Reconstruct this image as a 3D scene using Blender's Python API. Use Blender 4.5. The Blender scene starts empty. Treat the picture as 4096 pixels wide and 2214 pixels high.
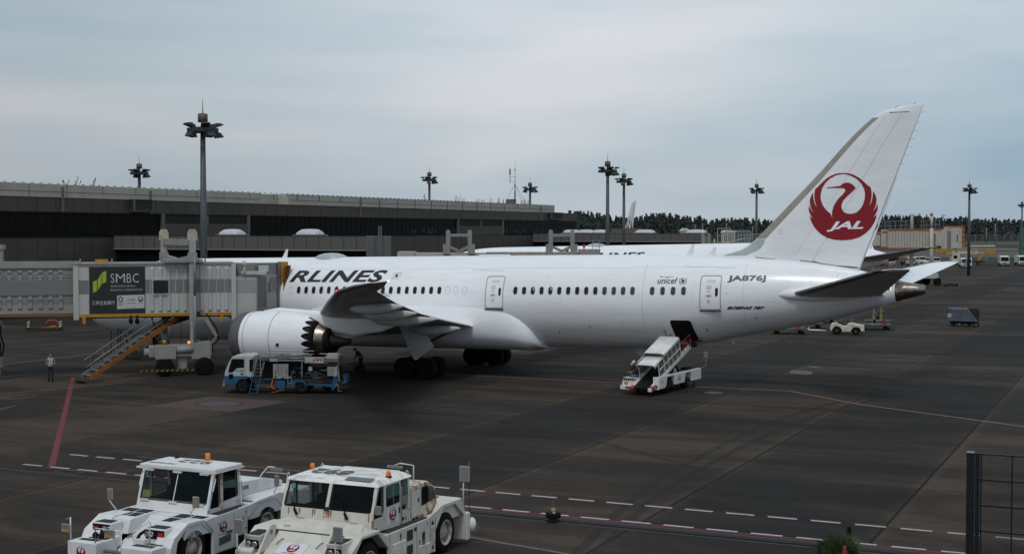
import bpy, bmesh, math, random
from mathutils import Vector, Matrix, noise
R = math.radians
C = bpy.context.scene.collection
sc = bpy.context.scene
# ------------------------------------------------ camera
FPX = 5500.0
cam = bpy.data.objects.new('camera', bpy.data.cameras.new('camera'))
C.objects.link(cam)
cam.data.sensor_width = 36.0
cam.data.lens = 36.0 * FPX / 4096
cam.data.clip_start = 0.5
cam.data.clip_end = 9000
PT = math.atan(182 / FPX)
cam.location = (0, 0, 9.4)
cam.rotation_euler = (math.pi / 2 - PT, 0, 0)
sc.camera = cam
# ------------------------------------------------ world: thin sky light under a high overcast
w = bpy.data.worlds.new('World')
sc.world = w
w.use_nodes = True
nt = w.node_tree
N, L = nt.nodes, nt.links
N.clear()
def nd(t, **k):
    n = N.new(t)
    for a, b in k.items():
        setattr(n, a, b)
    return n
sky = nd('ShaderNodeTexSky', sky_type='NISHITA', sun_disc=False)
SUN_EL, SUN_AZ = R(57), R(163)
sky.sun_elevation = SUN_EL
sky.sun_rotation = SUN_AZ
sky.air_density = 1.5; sky.dust_density = 3.0
tc = nd('ShaderNodeTexCoord')
mp = nd('ShaderNodeMapping'); mp.inputs['Scale'].default_value = (1.0, 1.0, 5.5)
mp.inputs['Location'].default_value = (0.35, 0.2, 0.45)
n1 = nd('ShaderNodeTexNoise'); n1.inputs['Scale'].default_value = 1.7; n1.inputs['Detail'].default_value = 4; n1.inputs['Roughness'].default_value = 0.45
n1.inputs['Distortion'].default_value = 0.25
rp = nd('ShaderNodeValToRGB')
rp.color_ramp.elements[0].position = 0.36; rp.color_ramp.elements[0].color = (0.35, 0.485, 0.60, 1)
rp.color_ramp.elements[1].position = 0.62; rp.color_ramp.elements[1].color = (0.69, 0.715, 0.76, 1)
e = rp.color_ramp.elements.new(0.5); e.color = (0.53, 0.615, 0.68, 1)
L.new(tc.outputs['Generated'], mp.inputs['Vector'])
L.new(mp.outputs['Vector'], n1.inputs['Vector'])
L.new(n1.outputs['Fac'], rp.inputs['Fac'])
# brighter cloud where the sun sits behind it, duller blue-grey toward the left and low down
sep = nd('ShaderNodeSeparateXYZ'); L.new(tc.outputs['Generated'], sep.inputs[0])
mr = nd('ShaderNodeMapRange'); mr.inputs[1].default_value = -0.40; mr.inputs[2].default_value = 0.02; mr.inputs[3].default_value = 0.80; mr.inputs[4].default_value = 1.0
mr.interpolation_type = 'SMOOTHSTEP'
L.new(sep.outputs['X'], mr.inputs[0])
mz = nd('ShaderNodeMapRange'); mz.inputs[1].default_value = 0.0; mz.inputs[2].default_value = 0.14; mz.inputs[3].default_value = 0.86; mz.inputs[4].default_value = 1.05
L.new(sep.outputs['Z'], mz.inputs[0])
mz2 = nd('ShaderNodeMapRange'); mz2.inputs[1].default_value = 0.20; mz2.inputs[2].default_value = 0.9; mz2.inputs[3].default_value = 1.0; mz2.inputs[4].default_value = 0.95
L.new(sep.outputs['Z'], mz2.inputs[0])
mu = nd('ShaderNodeMath', operation='MULTIPLY'); L.new(mr.outputs[0], mu.inputs[0]); L.new(mz.outputs[0], mu.inputs[1])
mu2 = nd('ShaderNodeMath', operation='MULTIPLY'); L.new(mu.outputs[0], mu2.inputs[0]); L.new(mz2.outputs[0], mu2.inputs[1])
vm = nd('ShaderNodeVectorMath', operation='SCALE'); L.new(rp.outputs['Color'], vm.inputs[0]); L.new(mu2.outputs[0], vm.inputs['Scale'])
bg1 = nd('ShaderNodeBackground'); L.new(vm.outputs[0], bg1.inputs['Color']); bg1.inputs['Strength'].default_value = 1.0
bg2 = nd('ShaderNodeBackground'); L.new(sky.outputs[0], bg2.inputs['Color']); bg2.inputs['Strength'].default_value = 0.06
mx = nd('ShaderNodeMixShader'); mx.inputs[0].default_value = 0.93
L.new(bg2.outputs[0], mx.inputs[1]); L.new(bg1.outputs[0], mx.inputs[2])
out = nd('ShaderNodeOutputWorld'); L.new(mx.outputs[0], out.inputs['Surface'])
# ------------------------------------------------ sun behind the cloud
sl = bpy.data.lights.new('sun', 'SUN'); sl.energy = 1.3; sl.angle = R(14); sl.color = (1, 0.985, 0.96)
so = bpy.data.objects.new('sun', sl); C.objects.link(so)
sd = Vector((math.sin(SUN_AZ) * math.cos(SUN_EL) * -1, math.cos(SUN_AZ) * math.cos(SUN_EL), math.sin(SUN_EL)))
so.rotation_euler = (Vector((0, 0, 0)) - sd).to_track_quat('-Z', 'Y').to_euler()
sc.view_settings.view_transform = 'Standard'
sc.view_settings.look = 'None'
sc.view_settings.exposure = 0.0
sc.view_settings.gamma = 1.0
# ------------------------------------------------ frame of the stands: p runs along the pier, q across it toward the apron
A25 = R(25)
S25, C25 = math.sin(A25), math.cos(A25)
def W(p, q, z=0.0):
    return Vector((p * S25 + q * C25, p * C25 - q * S25, z))
def ray(px, py):
    x = (px - 2048) / FPX; y = (1107 - py) / FPX
    return Vector((x, math.cos(PT) + y * math.sin(PT), -math.sin(PT) + y * math.cos(PT)))
def G(px, py, z=0.0):
    r = ray(px, py); t = (z - 9.4) / r[2]
    return Vector((r[0] * t, r[1] * t, z))
def D(px, py, Y):
    r = ray(px, py); t = Y / r[1]
    return Vector((r[0] * t, Y, 9.4 + r[2] * t))
# ------------------------------------------------ materials
MATS = {}
def mat(name, col, rough=0.5, metal=0.0, spec=0.5, noise_amt=0.0, nscale=3.0, bump=0.0, bscale=30.0, emit=None, alpha=1.0, coat=0.0, col2=None, lo=0.4, hi=0.65, stretch=(1, 1, 1), trans=0.0):
    if name in MATS:
        return MATS[name]
    m = bpy.data.materials.new(name); m.use_nodes = True
    t = m.node_tree; b = t.nodes['Principled BSDF']
    b.inputs['Base Color'].default_value = (*col, 1)
    b.inputs['Roughness'].default_value = rough
    b.inputs['Metallic'].default_value = metal
    b.inputs['Specular IOR Level'].default_value = spec
    b.inputs['Coat Weight'].default_value = coat
    b.inputs['Alpha'].default_value = alpha
    b.inputs['Transmission Weight'].default_value = trans
    if emit:
        b.inputs['Emission Color'].default_value = (*emit[:3], 1); b.inputs['Emission Strength'].default_value = emit[3]
    tcn = t.nodes.new('ShaderNodeTexCoord')
    if noise_amt > 0 or col2:
        mpn = t.nodes.new('ShaderNodeMapping'); mpn.inputs['Scale'].default_value = stretch
        nn = t.nodes.new('ShaderNodeTexNoise'); nn.inputs['Scale'].default_value = nscale; nn.inputs['Detail'].default_value = 8; nn.inputs['Roughness'].default_value = 0.65
        t.links.new(tcn.outputs['Object'], mpn.inputs[0]); t.links.new(mpn.outputs[0], nn.inputs['Vector'])
        r = t.nodes.new('ShaderNodeValToRGB')
        c2 = col2 or tuple(c * (1 - noise_amt) for c in col)
        r.color_ramp.elements[0].position = lo; r.color_ramp.elements[0].color = (*c2, 1)
        r.color_ramp.elements[1].position = hi; r.color_ramp.elements[1].color = (*col, 1)
        t.links.new(nn.outputs['Fac'], r.inputs['Fac']); t.links.new(r.outputs['Color'], b.inputs['Base Color'])
    if bump > 0:
        nb = t.nodes.new('ShaderNodeTexNoise'); nb.inputs['Scale'].default_value = bscale; nb.inputs['Detail'].default_value = 4
        bp = t.nodes.new('ShaderNodeBump'); bp.inputs['Strength'].default_value = bump; bp.inputs['Distance'].default_value = 0.02
        t.links.new(tcn.outputs['Object'], nb.inputs['Vector']); t.links.new(nb.outputs['Fac'], bp.inputs['Height']); t.links.new(bp.outputs['Normal'], b.inputs['Normal'])
    MATS[name] = m
    return m
white = mat('aircraft_white', (0.78, 0.795, 0.82), 0.28, noise_amt=0.09, nscale=1.1, coat=0.35, stretch=(.35, 1, 1.6), lo=.3, hi=.6, bump=.012, bscale=1.6)
def belly_grime(m):
    t = m.node_tree
mgrey = mat('aircraft_grey', (0.36, 0.41, 0.43), 0.4, noise_amt=0.1, nscale=2)
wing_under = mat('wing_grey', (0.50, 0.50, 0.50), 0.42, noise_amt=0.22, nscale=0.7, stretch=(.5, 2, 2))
wing_edge = mat('leading_edge_metal', (0.18, 0.165, 0.15), 0.42, 0.5, noise_amt=0.3, nscale=3)
lipm = mat('inlet_lip_metal', (0.11, 0.11, 0.125), 0.5, 0.2, noise_amt=0.15)
finedge = mat('fin_edge_metal', (0.34, 0.31, 0.27), 0.45, 0.35, noise_amt=0.15, nscale=2)
titan = mat('titanium', (0.30, 0.265, 0.22), 0.33, 0.9, noise_amt=0.5, nscale=1.6, stretch=(1.5, 1, 1))
black = mat('black_rubber', (0.006, 0.006, 0.006), 0.9, spec=.15)
dark = mat('dark_void', (0.006, 0.006, 0.007), 0.6, spec=0.2)
darkgrey = mat('dark_grey_paint', (0.016, 0.017, 0.019), 0.7, noise_amt=0.4)
ink = mat('livery_black', (0.012, 0.014, 0.02), 0.35)
red = mat('livery_red', (0.215, 0.003, 0.010), 0.42)
redp = mat('red_paint', (0.33, 0.02, 0.02), 0.5, noise_amt=0.3, nscale=8)
glass = mat('window_glass', (0.014, 0.016, 0.02), 0.12, spec=0.25)
cabglass = mat('cab_glass', (0.006, 0.009, 0.010), 0.06, spec=0.10)
tugglass = mat('tug_cab_glass', (0.004, 0.008, 0.009), 0.05, spec=0.12, alpha=0.62)
tealglass = mat('teal_glass', (0.08, 0.14, 0.15), 0.1, spec=0.2, noise_amt=0.4, nscale=1.5)
seam = mat('panel_seam', (0.12, 0.12, 0.125), 0.6)
faint = mat('faint_seam', (0.45, 0.455, 0.47), 0.5)
steel = mat('galvanised_steel', (0.34, 0.34, 0.345), 0.5, 0.6, noise_amt=0.35, nscale=5)
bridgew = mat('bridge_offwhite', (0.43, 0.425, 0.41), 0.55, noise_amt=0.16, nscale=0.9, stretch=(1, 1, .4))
bridgeg = mat('bridge_grey_stripe', (0.17, 0.17, 0.17), 0.55, noise_amt=0.15, nscale=1.2)
bridgeb = mat('bridge_beige', (0.44, 0.40, 0.345), 0.6, noise_amt=0.15, nscale=1.2)
bridgeshade = mat('bridge_shaded_white', (0.26, 0.255, 0.245), 0.6, noise_amt=0.22, nscale=0.8, stretch=(1, 1, .3))  # darker copy of the bridge white, shade put into its colour
yellow = mat('yellow_paint', (0.40, 0.20, 0.01), 0.5, noise_amt=0.2, nscale=3)
orange = mat('orange_paint', (0.34, 0.11, 0.012), 0.55, noise_amt=0.25, nscale=3)
brownc = mat('orange_brown_canvas', (0.26, 0.085, 0.015), 0.8, noise_amt=0.5, nscale=5, stretch=(4, 4, .6))
tugw = mat('tug_white', (0.66, 0.665, 0.67), 0.4, noise_amt=0.13, nscale=2.5, bump=0.05, bscale=120)
tugc = mat('tug_cream', (0.585, 0.565, 0.50), 0.45, noise_amt=0.18, nscale=2.0, stretch=(1, 1, .5), bump=0.05, bscale=120)
rustm = mat('rusty_cream', (0.60, 0.55, 0.47), 0.6, col2=(0.23, 0.10, 0.04), nscale=5.0, lo=0.40, hi=0.56)
ruststreak = mat('rust_streak', (0.30, 0.12, 0.035), 0.8, noise_amt=0.5, nscale=20)
chip = mat('bare_metal_chip', (0.016, 0.013, 0.012), 0.8)
grip = mat('black_grip_tape', (0.018, 0.018, 0.02), 0.9)
amber = mat('amber_lens', (0.75, 0.20, 0.01), 0.15, noise_amt=0.25, nscale=14)
redlens = mat('red_lens', (0.4, 0.03, 0.02), 0.2)
chrome = mat('lamp_glass', (0.55, 0.57, 0.6), 0.12, 0.8)
hubw = mat('hub_cream', (0.42, 0.40, 0.35), 0.55, col2=(0.16, 0.09, 0.04), nscale=6, lo=.36, hi=.55)
bluep = mat('truck_blue', (0.005, 0.075, 0.17), 0.4, noise_amt=0.15)
orangered = mat('orange_red_hose', (0.5, 0.07, 0.02), 0.6)
mastm = mat('mast_steel', (0.085, 0.092, 0.10), 0.55, 0.3, noise_amt=0.35, nscale=1.2, stretch=(1, 1, .25))
mastd = mat('mast_dark_green', (0.02, 0.028, 0.028), 0.6, noise_amt=0.3)
rustgrey = mat('mast_cap', (0.11, 0.095, 0.09), 0.7, noise_amt=0.4, nscale=4)
skin = mat('skin', (0.30, 0.17, 0.11), 0.6)
hair = mat('hair_black', (0.01, 0.01, 0.01), 0.7)
cloth_navy = mat('navy_cloth', (0.012, 0.013, 0.018), 0.85)
cloth_shirt = mat('pale_blue_shirt', (0.24, 0.28, 0.34), 0.8)
hivis = mat('hivis_yellow', (0.45, 0.48, 0.05), 0.7)
silverm = mat('reflective_tape', (0.6, 0.6, 0.58), 0.5)
# ------------------------------------------------ object helpers
def tag(o, label=None, cat=None, group=None, kind=None):
    if label: o['label'] = label
    if cat: o['category'] = cat
    if group: o['group'] = group
    if kind: o['kind'] = kind
    return o
def thing(name, label, cat, loc=(0, 0, 0), rz=0.0, group=None):
    o = bpy.data.objects.new(name, None); C.objects.link(o)
    o.location = loc; o.rotation_euler = (0, 0, rz); o.empty_display_size = 0.3
    return tag(o, label, cat, group)
def copy_tree(o, parent=None):
    c = o.copy(); C.objects.link(c); c.parent = parent
    for ch in list(o.children):
        copy_tree(ch, c)
    return c
class MB:
    """collects shapes into one mesh"""
    def __init__(s): s.v = []; s.f = []; s.sm = []
    def add(s, vs, fs, smooth=False):
        k = len(s.v); s.v += [tuple(v) for v in vs]; s.f += [tuple(i + k for i in f) for f in fs]; s.sm += [smooth] * len(fs); return s
    def box(s, x0, x1, y0, y1, z0, z1):
        return s.add([(x0, y0, z0), (x1, y0, z0), (x1, y1, z0), (x0, y1, z0), (x0, y0, z1), (x1, y0, z1), (x1, y1, z1), (x0, y1, z1)],
                     [(0, 3, 2, 1), (4, 5, 6, 7), (0, 1, 5, 4), (1, 2, 6, 5), (2, 3, 7, 6), (3, 0, 4, 7)])
    def bevbox(s, x0, x1, y0, y1, z0, z1, b=0.03):
        bm = bmesh.new(); bmesh.ops.create_cube(bm, size=1)
        for v in bm.verts: v.co = Vector(((x0 + x1) / 2 + v.co.x * (x1 - x0), (y0 + y1) / 2 + v.co.y * (y1 - y0), (z0 + z1) / 2 + v.co.z * (z1 - z0)))
        bmesh.ops.bevel(bm, geom=bm.edges[:], offset=b, segments=2, affect='EDGES', profile=0.6)
        bm.verts.index_update()
        s.add([v.co[:] for v in bm.verts], [[v.index for v in f.verts] for f in bm.faces]); bm.free(); return s
    def obox(s, c, u, hu, v, hv, hw):
        """box round centre c: half sizes hu along u, hv along v, hw along u x v"""
        c = Vector(c); u = Vector(u).normalized(); v = Vector(v); v = (v - u * v.dot(u)).normalized(); wv = u.cross(v)
        P = [c + u * a * hu + v * b * hv + wv * d * hw for d in (-1, 1) for a, b in ((-1, -1), (1, -1), (1, 1), (-1, 1))]
        return s.add(P, [(0, 3, 2, 1), (4, 5, 6, 7), (0, 1, 5, 4), (1, 2, 6, 5), (2, 3, 7, 6), (3, 0, 4, 7)])
    def bar(s, a, b, wd, ht=None):
        a, b = Vector(a), Vector(b); ht = ht or wd; d = b - a
        up = Vector((0, 0, 1)) if abs(d.normalized().z) < 0.95 else Vector((0, 1, 0))
        return s.obox((a + b) / 2, d, d.length / 2, up, ht / 2, wd / 2)
    def tube(s, pts, r, n=8, r2=None, caps=True):
        pts = [Vector(p) for p in pts]; m = len(pts); rings = []
        for i, p in enumerate(pts):
            d = (pts[min(i + 1, m - 1)] - pts[max(i - 1, 0)]).normalized()
            a = Vector((0, 0, 1)) if abs(d.z) < 0.9 else Vector((1, 0, 0))
            x = d.cross(a).normalized(); y = d.cross(x)
            rr = r[i] if isinstance(r, (list, tuple)) else (r if r2 is None else r + (r2 - r) * i / (m - 1))
            rings.append([p + (x * math.cos(t) + y * math.sin(t)) * rr for t in [2 * math.pi * k / n for k in range(n)]])
        return s.loft(rings, caps, smooth=n > 5)
    def loft(s, rings, caps=True, smooth=True, closed=True):
        k = len(s.v); n = len(rings[0])
        for r_ in rings: s.v += [tuple(p) for p in r_]
        for i in range(len(rings) - 1):
            for j in range(n if closed else n - 1):
                a = k + i * n + j; b = k + i * n + (j + 1) % n
                s.f.append((a, b, b + n, a + n)); s.sm.append(smooth)
        if caps and closed:
            s.f.append(tuple(k + j for j in range(n))[::-1]); s.sm.append(False)
            s.f.append(tuple(k + (len(rings) - 1) * n + j for j in range(n))); s.sm.append(False)
        return s
    def lathe(s, prof, c=(0, 0, 0), axis='z', n=24, caps=False, smooth=True):
        c = Vector(c); rings = []
        for a, r_ in prof:
            ring = []
            for k in range(n):
                t = 2 * math.pi * k / n; x, y = r_ * math.cos(t), r_ * math.sin(t)
                ring.append(c + (Vector((x, y, a)) if axis == 'z' else Vector((a, x, y)) if axis == 'x' else Vector((x, a, y))))
            rings.append(ring)
        return s.loft(rings, caps, smooth)
    def prism(s, poly, d0, d1, plane='xz'):
        """polygon swept along the third axis"""
        def P(a, b, c): return (a, c, b) if plane == 'xz' else (c, a, b) if plane == 'yz' else (a, b, c)
        n = len(poly)
        vs = [P(a, b, d0) for a, b in poly] + [P(a, b, d1) for a, b in poly]
        return s.add(vs, [tuple(range(n))[::-1], tuple(range(n, 2 * n))] + [(i, (i + 1) % n, n + (i + 1) % n, n + i) for i in range(n)])
    def quad(s, a, b, c, d): return s.add([a, b, c, d], [(0, 1, 2, 3)])
    def sphere(s, c, r, n=12, sz=1.0):
        c = Vector(c); prof = [(-r * sz * math.cos(math.pi * i / (n // 2)), max(1e-4, r * math.sin(math.pi * i / (n // 2)))) for i in range(n // 2 + 1)]
        return s.lathe(prof, c, 'z', n)
    def obj(s, name, m, parent=None, bevel=0.0):
        me = bpy.data.meshes.new(name); me.from_pydata(s.v, [], s.f)
        me.polygons.foreach_set('use_smooth', s.sm)
        me.materials.append(m)
        bm = bmesh.new(); bm.from_mesh(me); bmesh.ops.recalc_face_normals(bm, faces=bm.faces[:]); bm.to_mesh(me); bm.free()
        me.update()
        o = bpy.data.objects.new(name, me); C.objects.link(o)
        if parent: o.parent = parent
        if bevel > 0:
            b = o.modifiers.new('bevel', 'BEVEL'); b.width = bevel; b.segments = 2; b.limit_method = 'ANGLE'; b.angle_limit = R(40)
        return o
def poly2d(splines):
    """filled 2-D mesh (even-odd) from closed outlines"""
    cu = bpy.data.curves.new('t', 'CURVE'); cu.dimensions = '2D'; cu.fill_mode = 'BOTH'
    for sp in splines:
        s = cu.splines.new('POLY'); s.points.add(len(sp) - 1)
        for i, p in enumerate(sp): s.points[i].co = (p[0], p[1], 0, 1)
        s.use_cyclic_u = True
    return curve_mesh(cu)
def curve_mesh(cu):
    o = bpy.data.objects.new('t', cu); C.objects.link(o)
    dg = bpy.context.evaluated_depsgraph_get(); dg.update()
    me = bpy.data.meshes.new_from_object(o.evaluated_get(dg), depsgraph=dg)
    vs = [(v.co.x, v.co.y) for v in me.vertices]; fs = [tuple(p.vertices) for p in me.polygons]
    bpy.data.objects.remove(o); bpy.data.meshes.remove(me)
    return vs, fs
def text2d(s, w=None, h=None, shear=0.0, bold=0.0, space=1.0, align=0.0):
    """filled text fitted to width w and cap height h, lower left at (0,0)"""
    cu = bpy.data.curves.new('t', 'FONT'); cu.body = s; cu.size = 1; cu.offset = bold; cu.fill_mode = 'BOTH'; cu.resolution_u = 3; cu.space_character = space
    vs, fs = curve_mesh(cu)
    if not vs: return [], []
    vs = [(x + y * shear, y) for x, y in vs]
    x0 = min(v[0] for v in vs); x1 = max(v[0] for v in vs); y0 = min(v[1] for v in vs); y1 = max(v[1] for v in vs)
    sy = h / (y1 - y0) if h else w / (x1 - x0); sx = w / (x1 - x0) if w else sy
    return [((x - x0 - align * (x1 - x0)) * sx, (y - y0) * sy) for x, y in vs], fs
def slice2d(vs, fs, step, axis=1):
    bm = bmesh.new(); bv = [bm.verts.new((v[0], v[1], 0)) for v in vs]
    for f in fs:
        try: bm.faces.new([bv[i] for i in f])
        except ValueError: pass
    lo = min(v[axis] for v in vs); hi = max(v[axis] for v in vs); y = lo + step
    while y < hi:
        co = [0, 0, 0]; no = [0, 0, 0]; co[axis] = y; no[axis] = 1
        bmesh.ops.bisect_plane(bm, geom=bm.verts[:] + bm.edges[:] + bm.faces[:], plane_co=co, plane_no=no); y += step
    bm.verts.index_update()
    r = [(v.co.x, v.co.y) for v in bm.verts], [[v.index for v in f.verts] for f in bm.faces]; bm.free(); return r
def decal(name, shape, fn, m, parent, step=None, stepx=None):
    vs, fs = shape
    if not vs: return None
    if step: vs, fs = slice2d(vs, fs, step, 1)
    if stepx: vs, fs = slice2d(vs, fs, stepx, 0)
    me = bpy.data.meshes.new(name); me.from_pydata([tuple(fn(x, y)) for x, y in vs], [], fs); me.materials.append(m); me.update()
    o = bpy.data.objects.new(name, me); C.objects.link(o); o.parent = parent
    return o
def rrect(x0, x1, y0, y1, r, n=5):
    P = []
    for cx, cy, a0 in ((x1 - r, y1 - r, 0), (x0 + r, y1 - r, 90), (x0 + r, y0 + r, 180), (x1 - r, y0 + r, 270)):
        P += [(cx + r * math.cos(R(a0 + 90 * i / n)), cy + r * math.sin(R(a0 + 90 * i / n))) for i in range(n + 1)]
    return P
def ring2(outer, inner): return poly2d([outer, inner])
# the red-crowned crane roundel, unit radius
def crane():
    c = lambda L_: [((x - 917) / 262, (862 - y) / 262) for x, y in L_]
    left = [(917, 602), (875, 605), (835, 617), (790, 643), (755, 675), (728, 702), (705, 720), (698, 758), (700, 800), (708, 835), (720, 865), (704, 840), (693, 800), (687, 747), (672, 775), (663, 805), (664, 835), (672, 868), (685, 893), (700, 908), (680, 892), (665, 868), (656, 842), (654, 880), (661, 905), (673, 929), (689, 948), (676, 940), (663, 928), (670, 962), (686, 998), (712, 1037), (750, 1074), (795, 1102), (850, 1118), (917, 1124)]
    right = [(1834 - x, y) for x, y in left[1:-1]][::-1]
    hole = [(917, 610), (870, 618), (822, 641), (785, 675), (760, 715), (747, 770), (750, 808), (765, 850), (790, 885), (825, 918), (838, 950), (834, 925), (836, 895), (850, 850), (880, 805), (920, 765), (938, 742), (935, 727), (920, 720), (880, 718), (797, 716), (792, 712), (900, 702), (915, 688), (940, 677), (970, 680), (998, 698), (1018, 722), (990, 750), (950, 785), (920, 817), (907, 852), (910, 880), (925, 905), (952, 917), (985, 920), (1020, 910), (1050, 882), (1070, 850), (1083, 805), (1086, 770), (1080, 730), (1060, 690), (1030, 656), (990, 630), (950, 615)]
    return poly2d([c(left + right), c(hole)])
CRANE = crane()
JALW = text2d('JAL', w=1.06, h=0.30, shear=0.32, bold=0.035)
def roundel(parent, fn, r, cx=0.0, cy=0.0, nm='emblem', step=None):
    """fn maps (x, y, lift) onto the surface"""
    o = decal(nm, ([(cx + x * r, cy + y * r) for x, y, *_ in CRANE[0]], CRANE[1]), lambda x, y: fn(x, y, 0.0), red, parent, step, step)
    decal('lettering', ([(cx + (x - 0.47) * r, cy + (y - 0.735) * r) for x, y in JALW[0]], JALW[1]), lambda x, y: fn(x, y, 0.004), white, o or parent, step, None)
    return o
# ================================================ GROUND
def ground_mat():
    m = bpy.data.materials.new('apron_asphalt'); m.use_nodes = True; t = m.node_tree; b = t.nodes['Principled BSDF']
    def n(ty, **k):
        x = t.nodes.new(ty)
        for a, v in k.items(): setattr(x, a, v)
        return x
    def lk(a, c): t.links.new(a, c)
    g = n('ShaderNodeNewGeometry')
    mp = n('ShaderNodeMapping'); mp.vector_type = 'POINT'; mp.inputs['Rotation'].default_value = (0, 0, A25)
    lk(g.outputs['Position'], mp.inputs[0])          # x = q, y = p
    sp = n('ShaderNodeSeparateXYZ'); lk(mp.outputs[0], sp.inputs[0])
    def math_(op, a, b_=None, c_=None):
        x = n('ShaderNodeMath', operation=op)
        for i, v in enumerate((a, b_, c_)):
            if v is None: continue
            if isinstance(v, (int, float)): x.inputs[i].default_value = v
            else: lk(v, x.inputs[i])
        return x.outputs[0]
    q = sp.outputs[0]
    lane = math_('DIVIDE', math_('ADD', q, 7.63), 7.27)
    fl = math_('FLOOR', lane)
    fr = math_('FRACT', lane)
    edge = math_('MINIMUM', fr, math_('SUBTRACT', 1.0, fr))
    joint = math_('LESS_THAN', edge, 0.0075)
    near_joint = n('ShaderNodeMapRange'); lk(edge, near_joint.inputs[0]); near_joint.inputs[1].default_value = 0.0; near_joint.inputs[2].default_value = 0.07; near_joint.inputs[3].default_value = 1; near_joint.inputs[4].default_value = 0
    wn = n('ShaderNodeTexWhiteNoise', noise_dimensions='1D'); lk(fl, wn.inputs['W'])
    def ns(scale, st, det=6, rough=0.6, dist=0.0):
        mm = n('ShaderNodeMapping'); mm.inputs['Scale'].default_value = st; lk(mp.outputs[0], mm.inputs[0])
        x = n('ShaderNodeTexNoise'); x.inputs['Scale'].default_value = scale; x.inputs['Detail'].default_value = det; x.inputs['Roughness'].default_value = rough; x.inputs['Distortion'].default_value = dist
        lk(mm.outputs[0], x.inputs['Vector']); return x.outputs['Fac']
    big = ns(0.07, (0.55, 1.0, 1), 6, 0.62, 0.4)
    streak = ns(0.35, (0.22, 1.0, 1), 8, 0.7, 0.6)
    fine = ns(3.0, (1, 1, 1), 8, 0.75)
    grit = ns(30.0, (1, 1, 1), 2, 0.5)
    tone = math_('ADD', math_('MULTIPLY', big, 0.70), math_('MULTIPLY', streak, 0.62))
    tone = math_('ADD', tone, math_('MULTIPLY', wn.outputs['Value'], 0.10))
    par_ = math_('LESS_THAN', math_('FRACT', math_('MULTIPLY', fl, 0.5)), 0.25)
    tone = math_('ADD', tone, math_('MULTIPLY', par_, 0.08))
    tone = math_('ADD', tone, math_('MULTIPLY', near_joint.outputs[0], 0.10))
    tone = math_('ADD', tone, math_('MULTIPLY', fine, 0.24))
    rp = n('ShaderNodeValToRGB'); cr = rp.color_ramp
    cr.elements[0].position = 0.70; cr.elements[0].color = (0.0155, 0.0148, 0.0142, 1)
    cr.elements[1].position = 1.02; cr.elements[1].color = (0.060, 0.045, 0.033, 1)
    e = cr.elements.new(0.81); e.color = (0.0225, 0.0205, 0.0188, 1)
    e = cr.elements.new(0.90); e.color = (0.036, 0.029, 0.023, 1)
    lk(tone, rp.inputs['Fac'])
    gr = n('ShaderNodeMix', data_type='RGBA', blend_type='MULTIPLY'); gr.inputs[0].default_value = 0.5
    lk(rp.outputs['Color'], gr.inputs[6])
    gc = n('ShaderNodeValToRGB'); gc.color_ramp.elements[0].position = 0.3; gc.color_ramp.elements[0].color = (.55, .55, .55, 1); gc.color_ramp.elements[1].position = 0.7; gc.color_ramp.elements[1].color = (1.3, 1.3, 1.3, 1)
    lk(grit, gc.inputs['Fac']); lk(gc.outputs['Color'], gr.inputs[7])
    mj = n('ShaderNodeMix', data_type='RGBA'); lk(joint, mj.inputs[0]); lk(gr.outputs[2], mj.inputs[6]); mj.inputs[7].default_value = (0.010, 0.010, 0.011, 1)
    lk(mj.outputs[2], b.inputs['Base Color'])
    rr = n('ShaderNodeMapRange'); lk(streak, rr.inputs[0]); rr.inputs[1].default_value = .3; rr.inputs[2].default_value = .7; rr.inputs[3].default_value = .95; rr.inputs[4].default_value = .78
    lk(rr.outputs[0], b.inputs['Roughness']); b.inputs['Specular IOR Level'].default_value = 0.10
    bp = n('ShaderNodeBump'); bp.inputs['Strength'].default_value = 0.25; bp.inputs['Distance'].default_value = 0.01
    lk(grit, bp.inputs['Height']); lk(bp.outputs[0], b.inputs['Normal'])
    return m
apron = ground_mat()
farpave = mat('far_concrete', (0.062, 0.052, 0.043), 0.9, noise_amt=0.25, nscale=0.02, stretch=(.4, 1.5, 1))
grassm = mat('grass_green', (0.028, 0.05, 0.014), 0.95, noise_amt=0.5, nscale=0.05, stretch=(.4, 1.6, 1))
scrub = mat('scrub_olive', (0.022, 0.03, 0.016), 0.95, noise_amt=0.5, nscale=0.08)
MB().add([(-900, -60, 0), (1800, -60, 0), (4500, 4500, 0), (-3500, 4500, 0)], [(0, 1, 2, 3)]).obj('ground', apron)['kind'] = 'structure'
def strip(name, pts, wd, m, z=0.004, dash=None, kind='structure', label=None, cat=None):
    """painted line along world points, optionally dashed"""
    mb = MB(); pts = [Vector((p[0], p[1], 0)) for p in pts]
    for a, b in zip(pts, pts[1:]):
        d = b - a; Ln = d.length; d.normalize(); nrm = Vector((-d.y, d.x, 0)) * wd / 2
        segs = [(0, Ln)]
        if dash:
            on, per, ph = dash; segs = []; s = ph
            while s < Ln: segs.append((max(0, s), min(Ln, s + on))); s += per
        for s0, s1 in segs:
            if s1 - s0 < 0.02: continue
            p, q = a + d * s0, a + d * s1
            mb.quad(p - nrm + Vector((0, 0, z)), q - nrm + Vector((0, 0, z)), q + nrm + Vector((0, 0, z)), p + nrm + Vector((0, 0, z)))
    o = mb.obj(name, m)
    o['kind'] = kind
    return o
lwhite = mat('line_white', (0.37, 0.365, 0.37), 0.8, col2=(0.10, 0.10, 0.10), nscale=7, lo=.30, hi=.46)
lwdim = mat('line_worn_white', (0.15, 0.15, 0.15), 0.85, col2=(0.035, 0.035, 0.035), nscale=9, lo=.36, hi=.56)
lred = mat('line_red', (0.13, 0.012, 0.022), 0.85, col2=(0.06, 0.014, 0.018), nscale=4, lo=.3, hi=.5)
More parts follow.
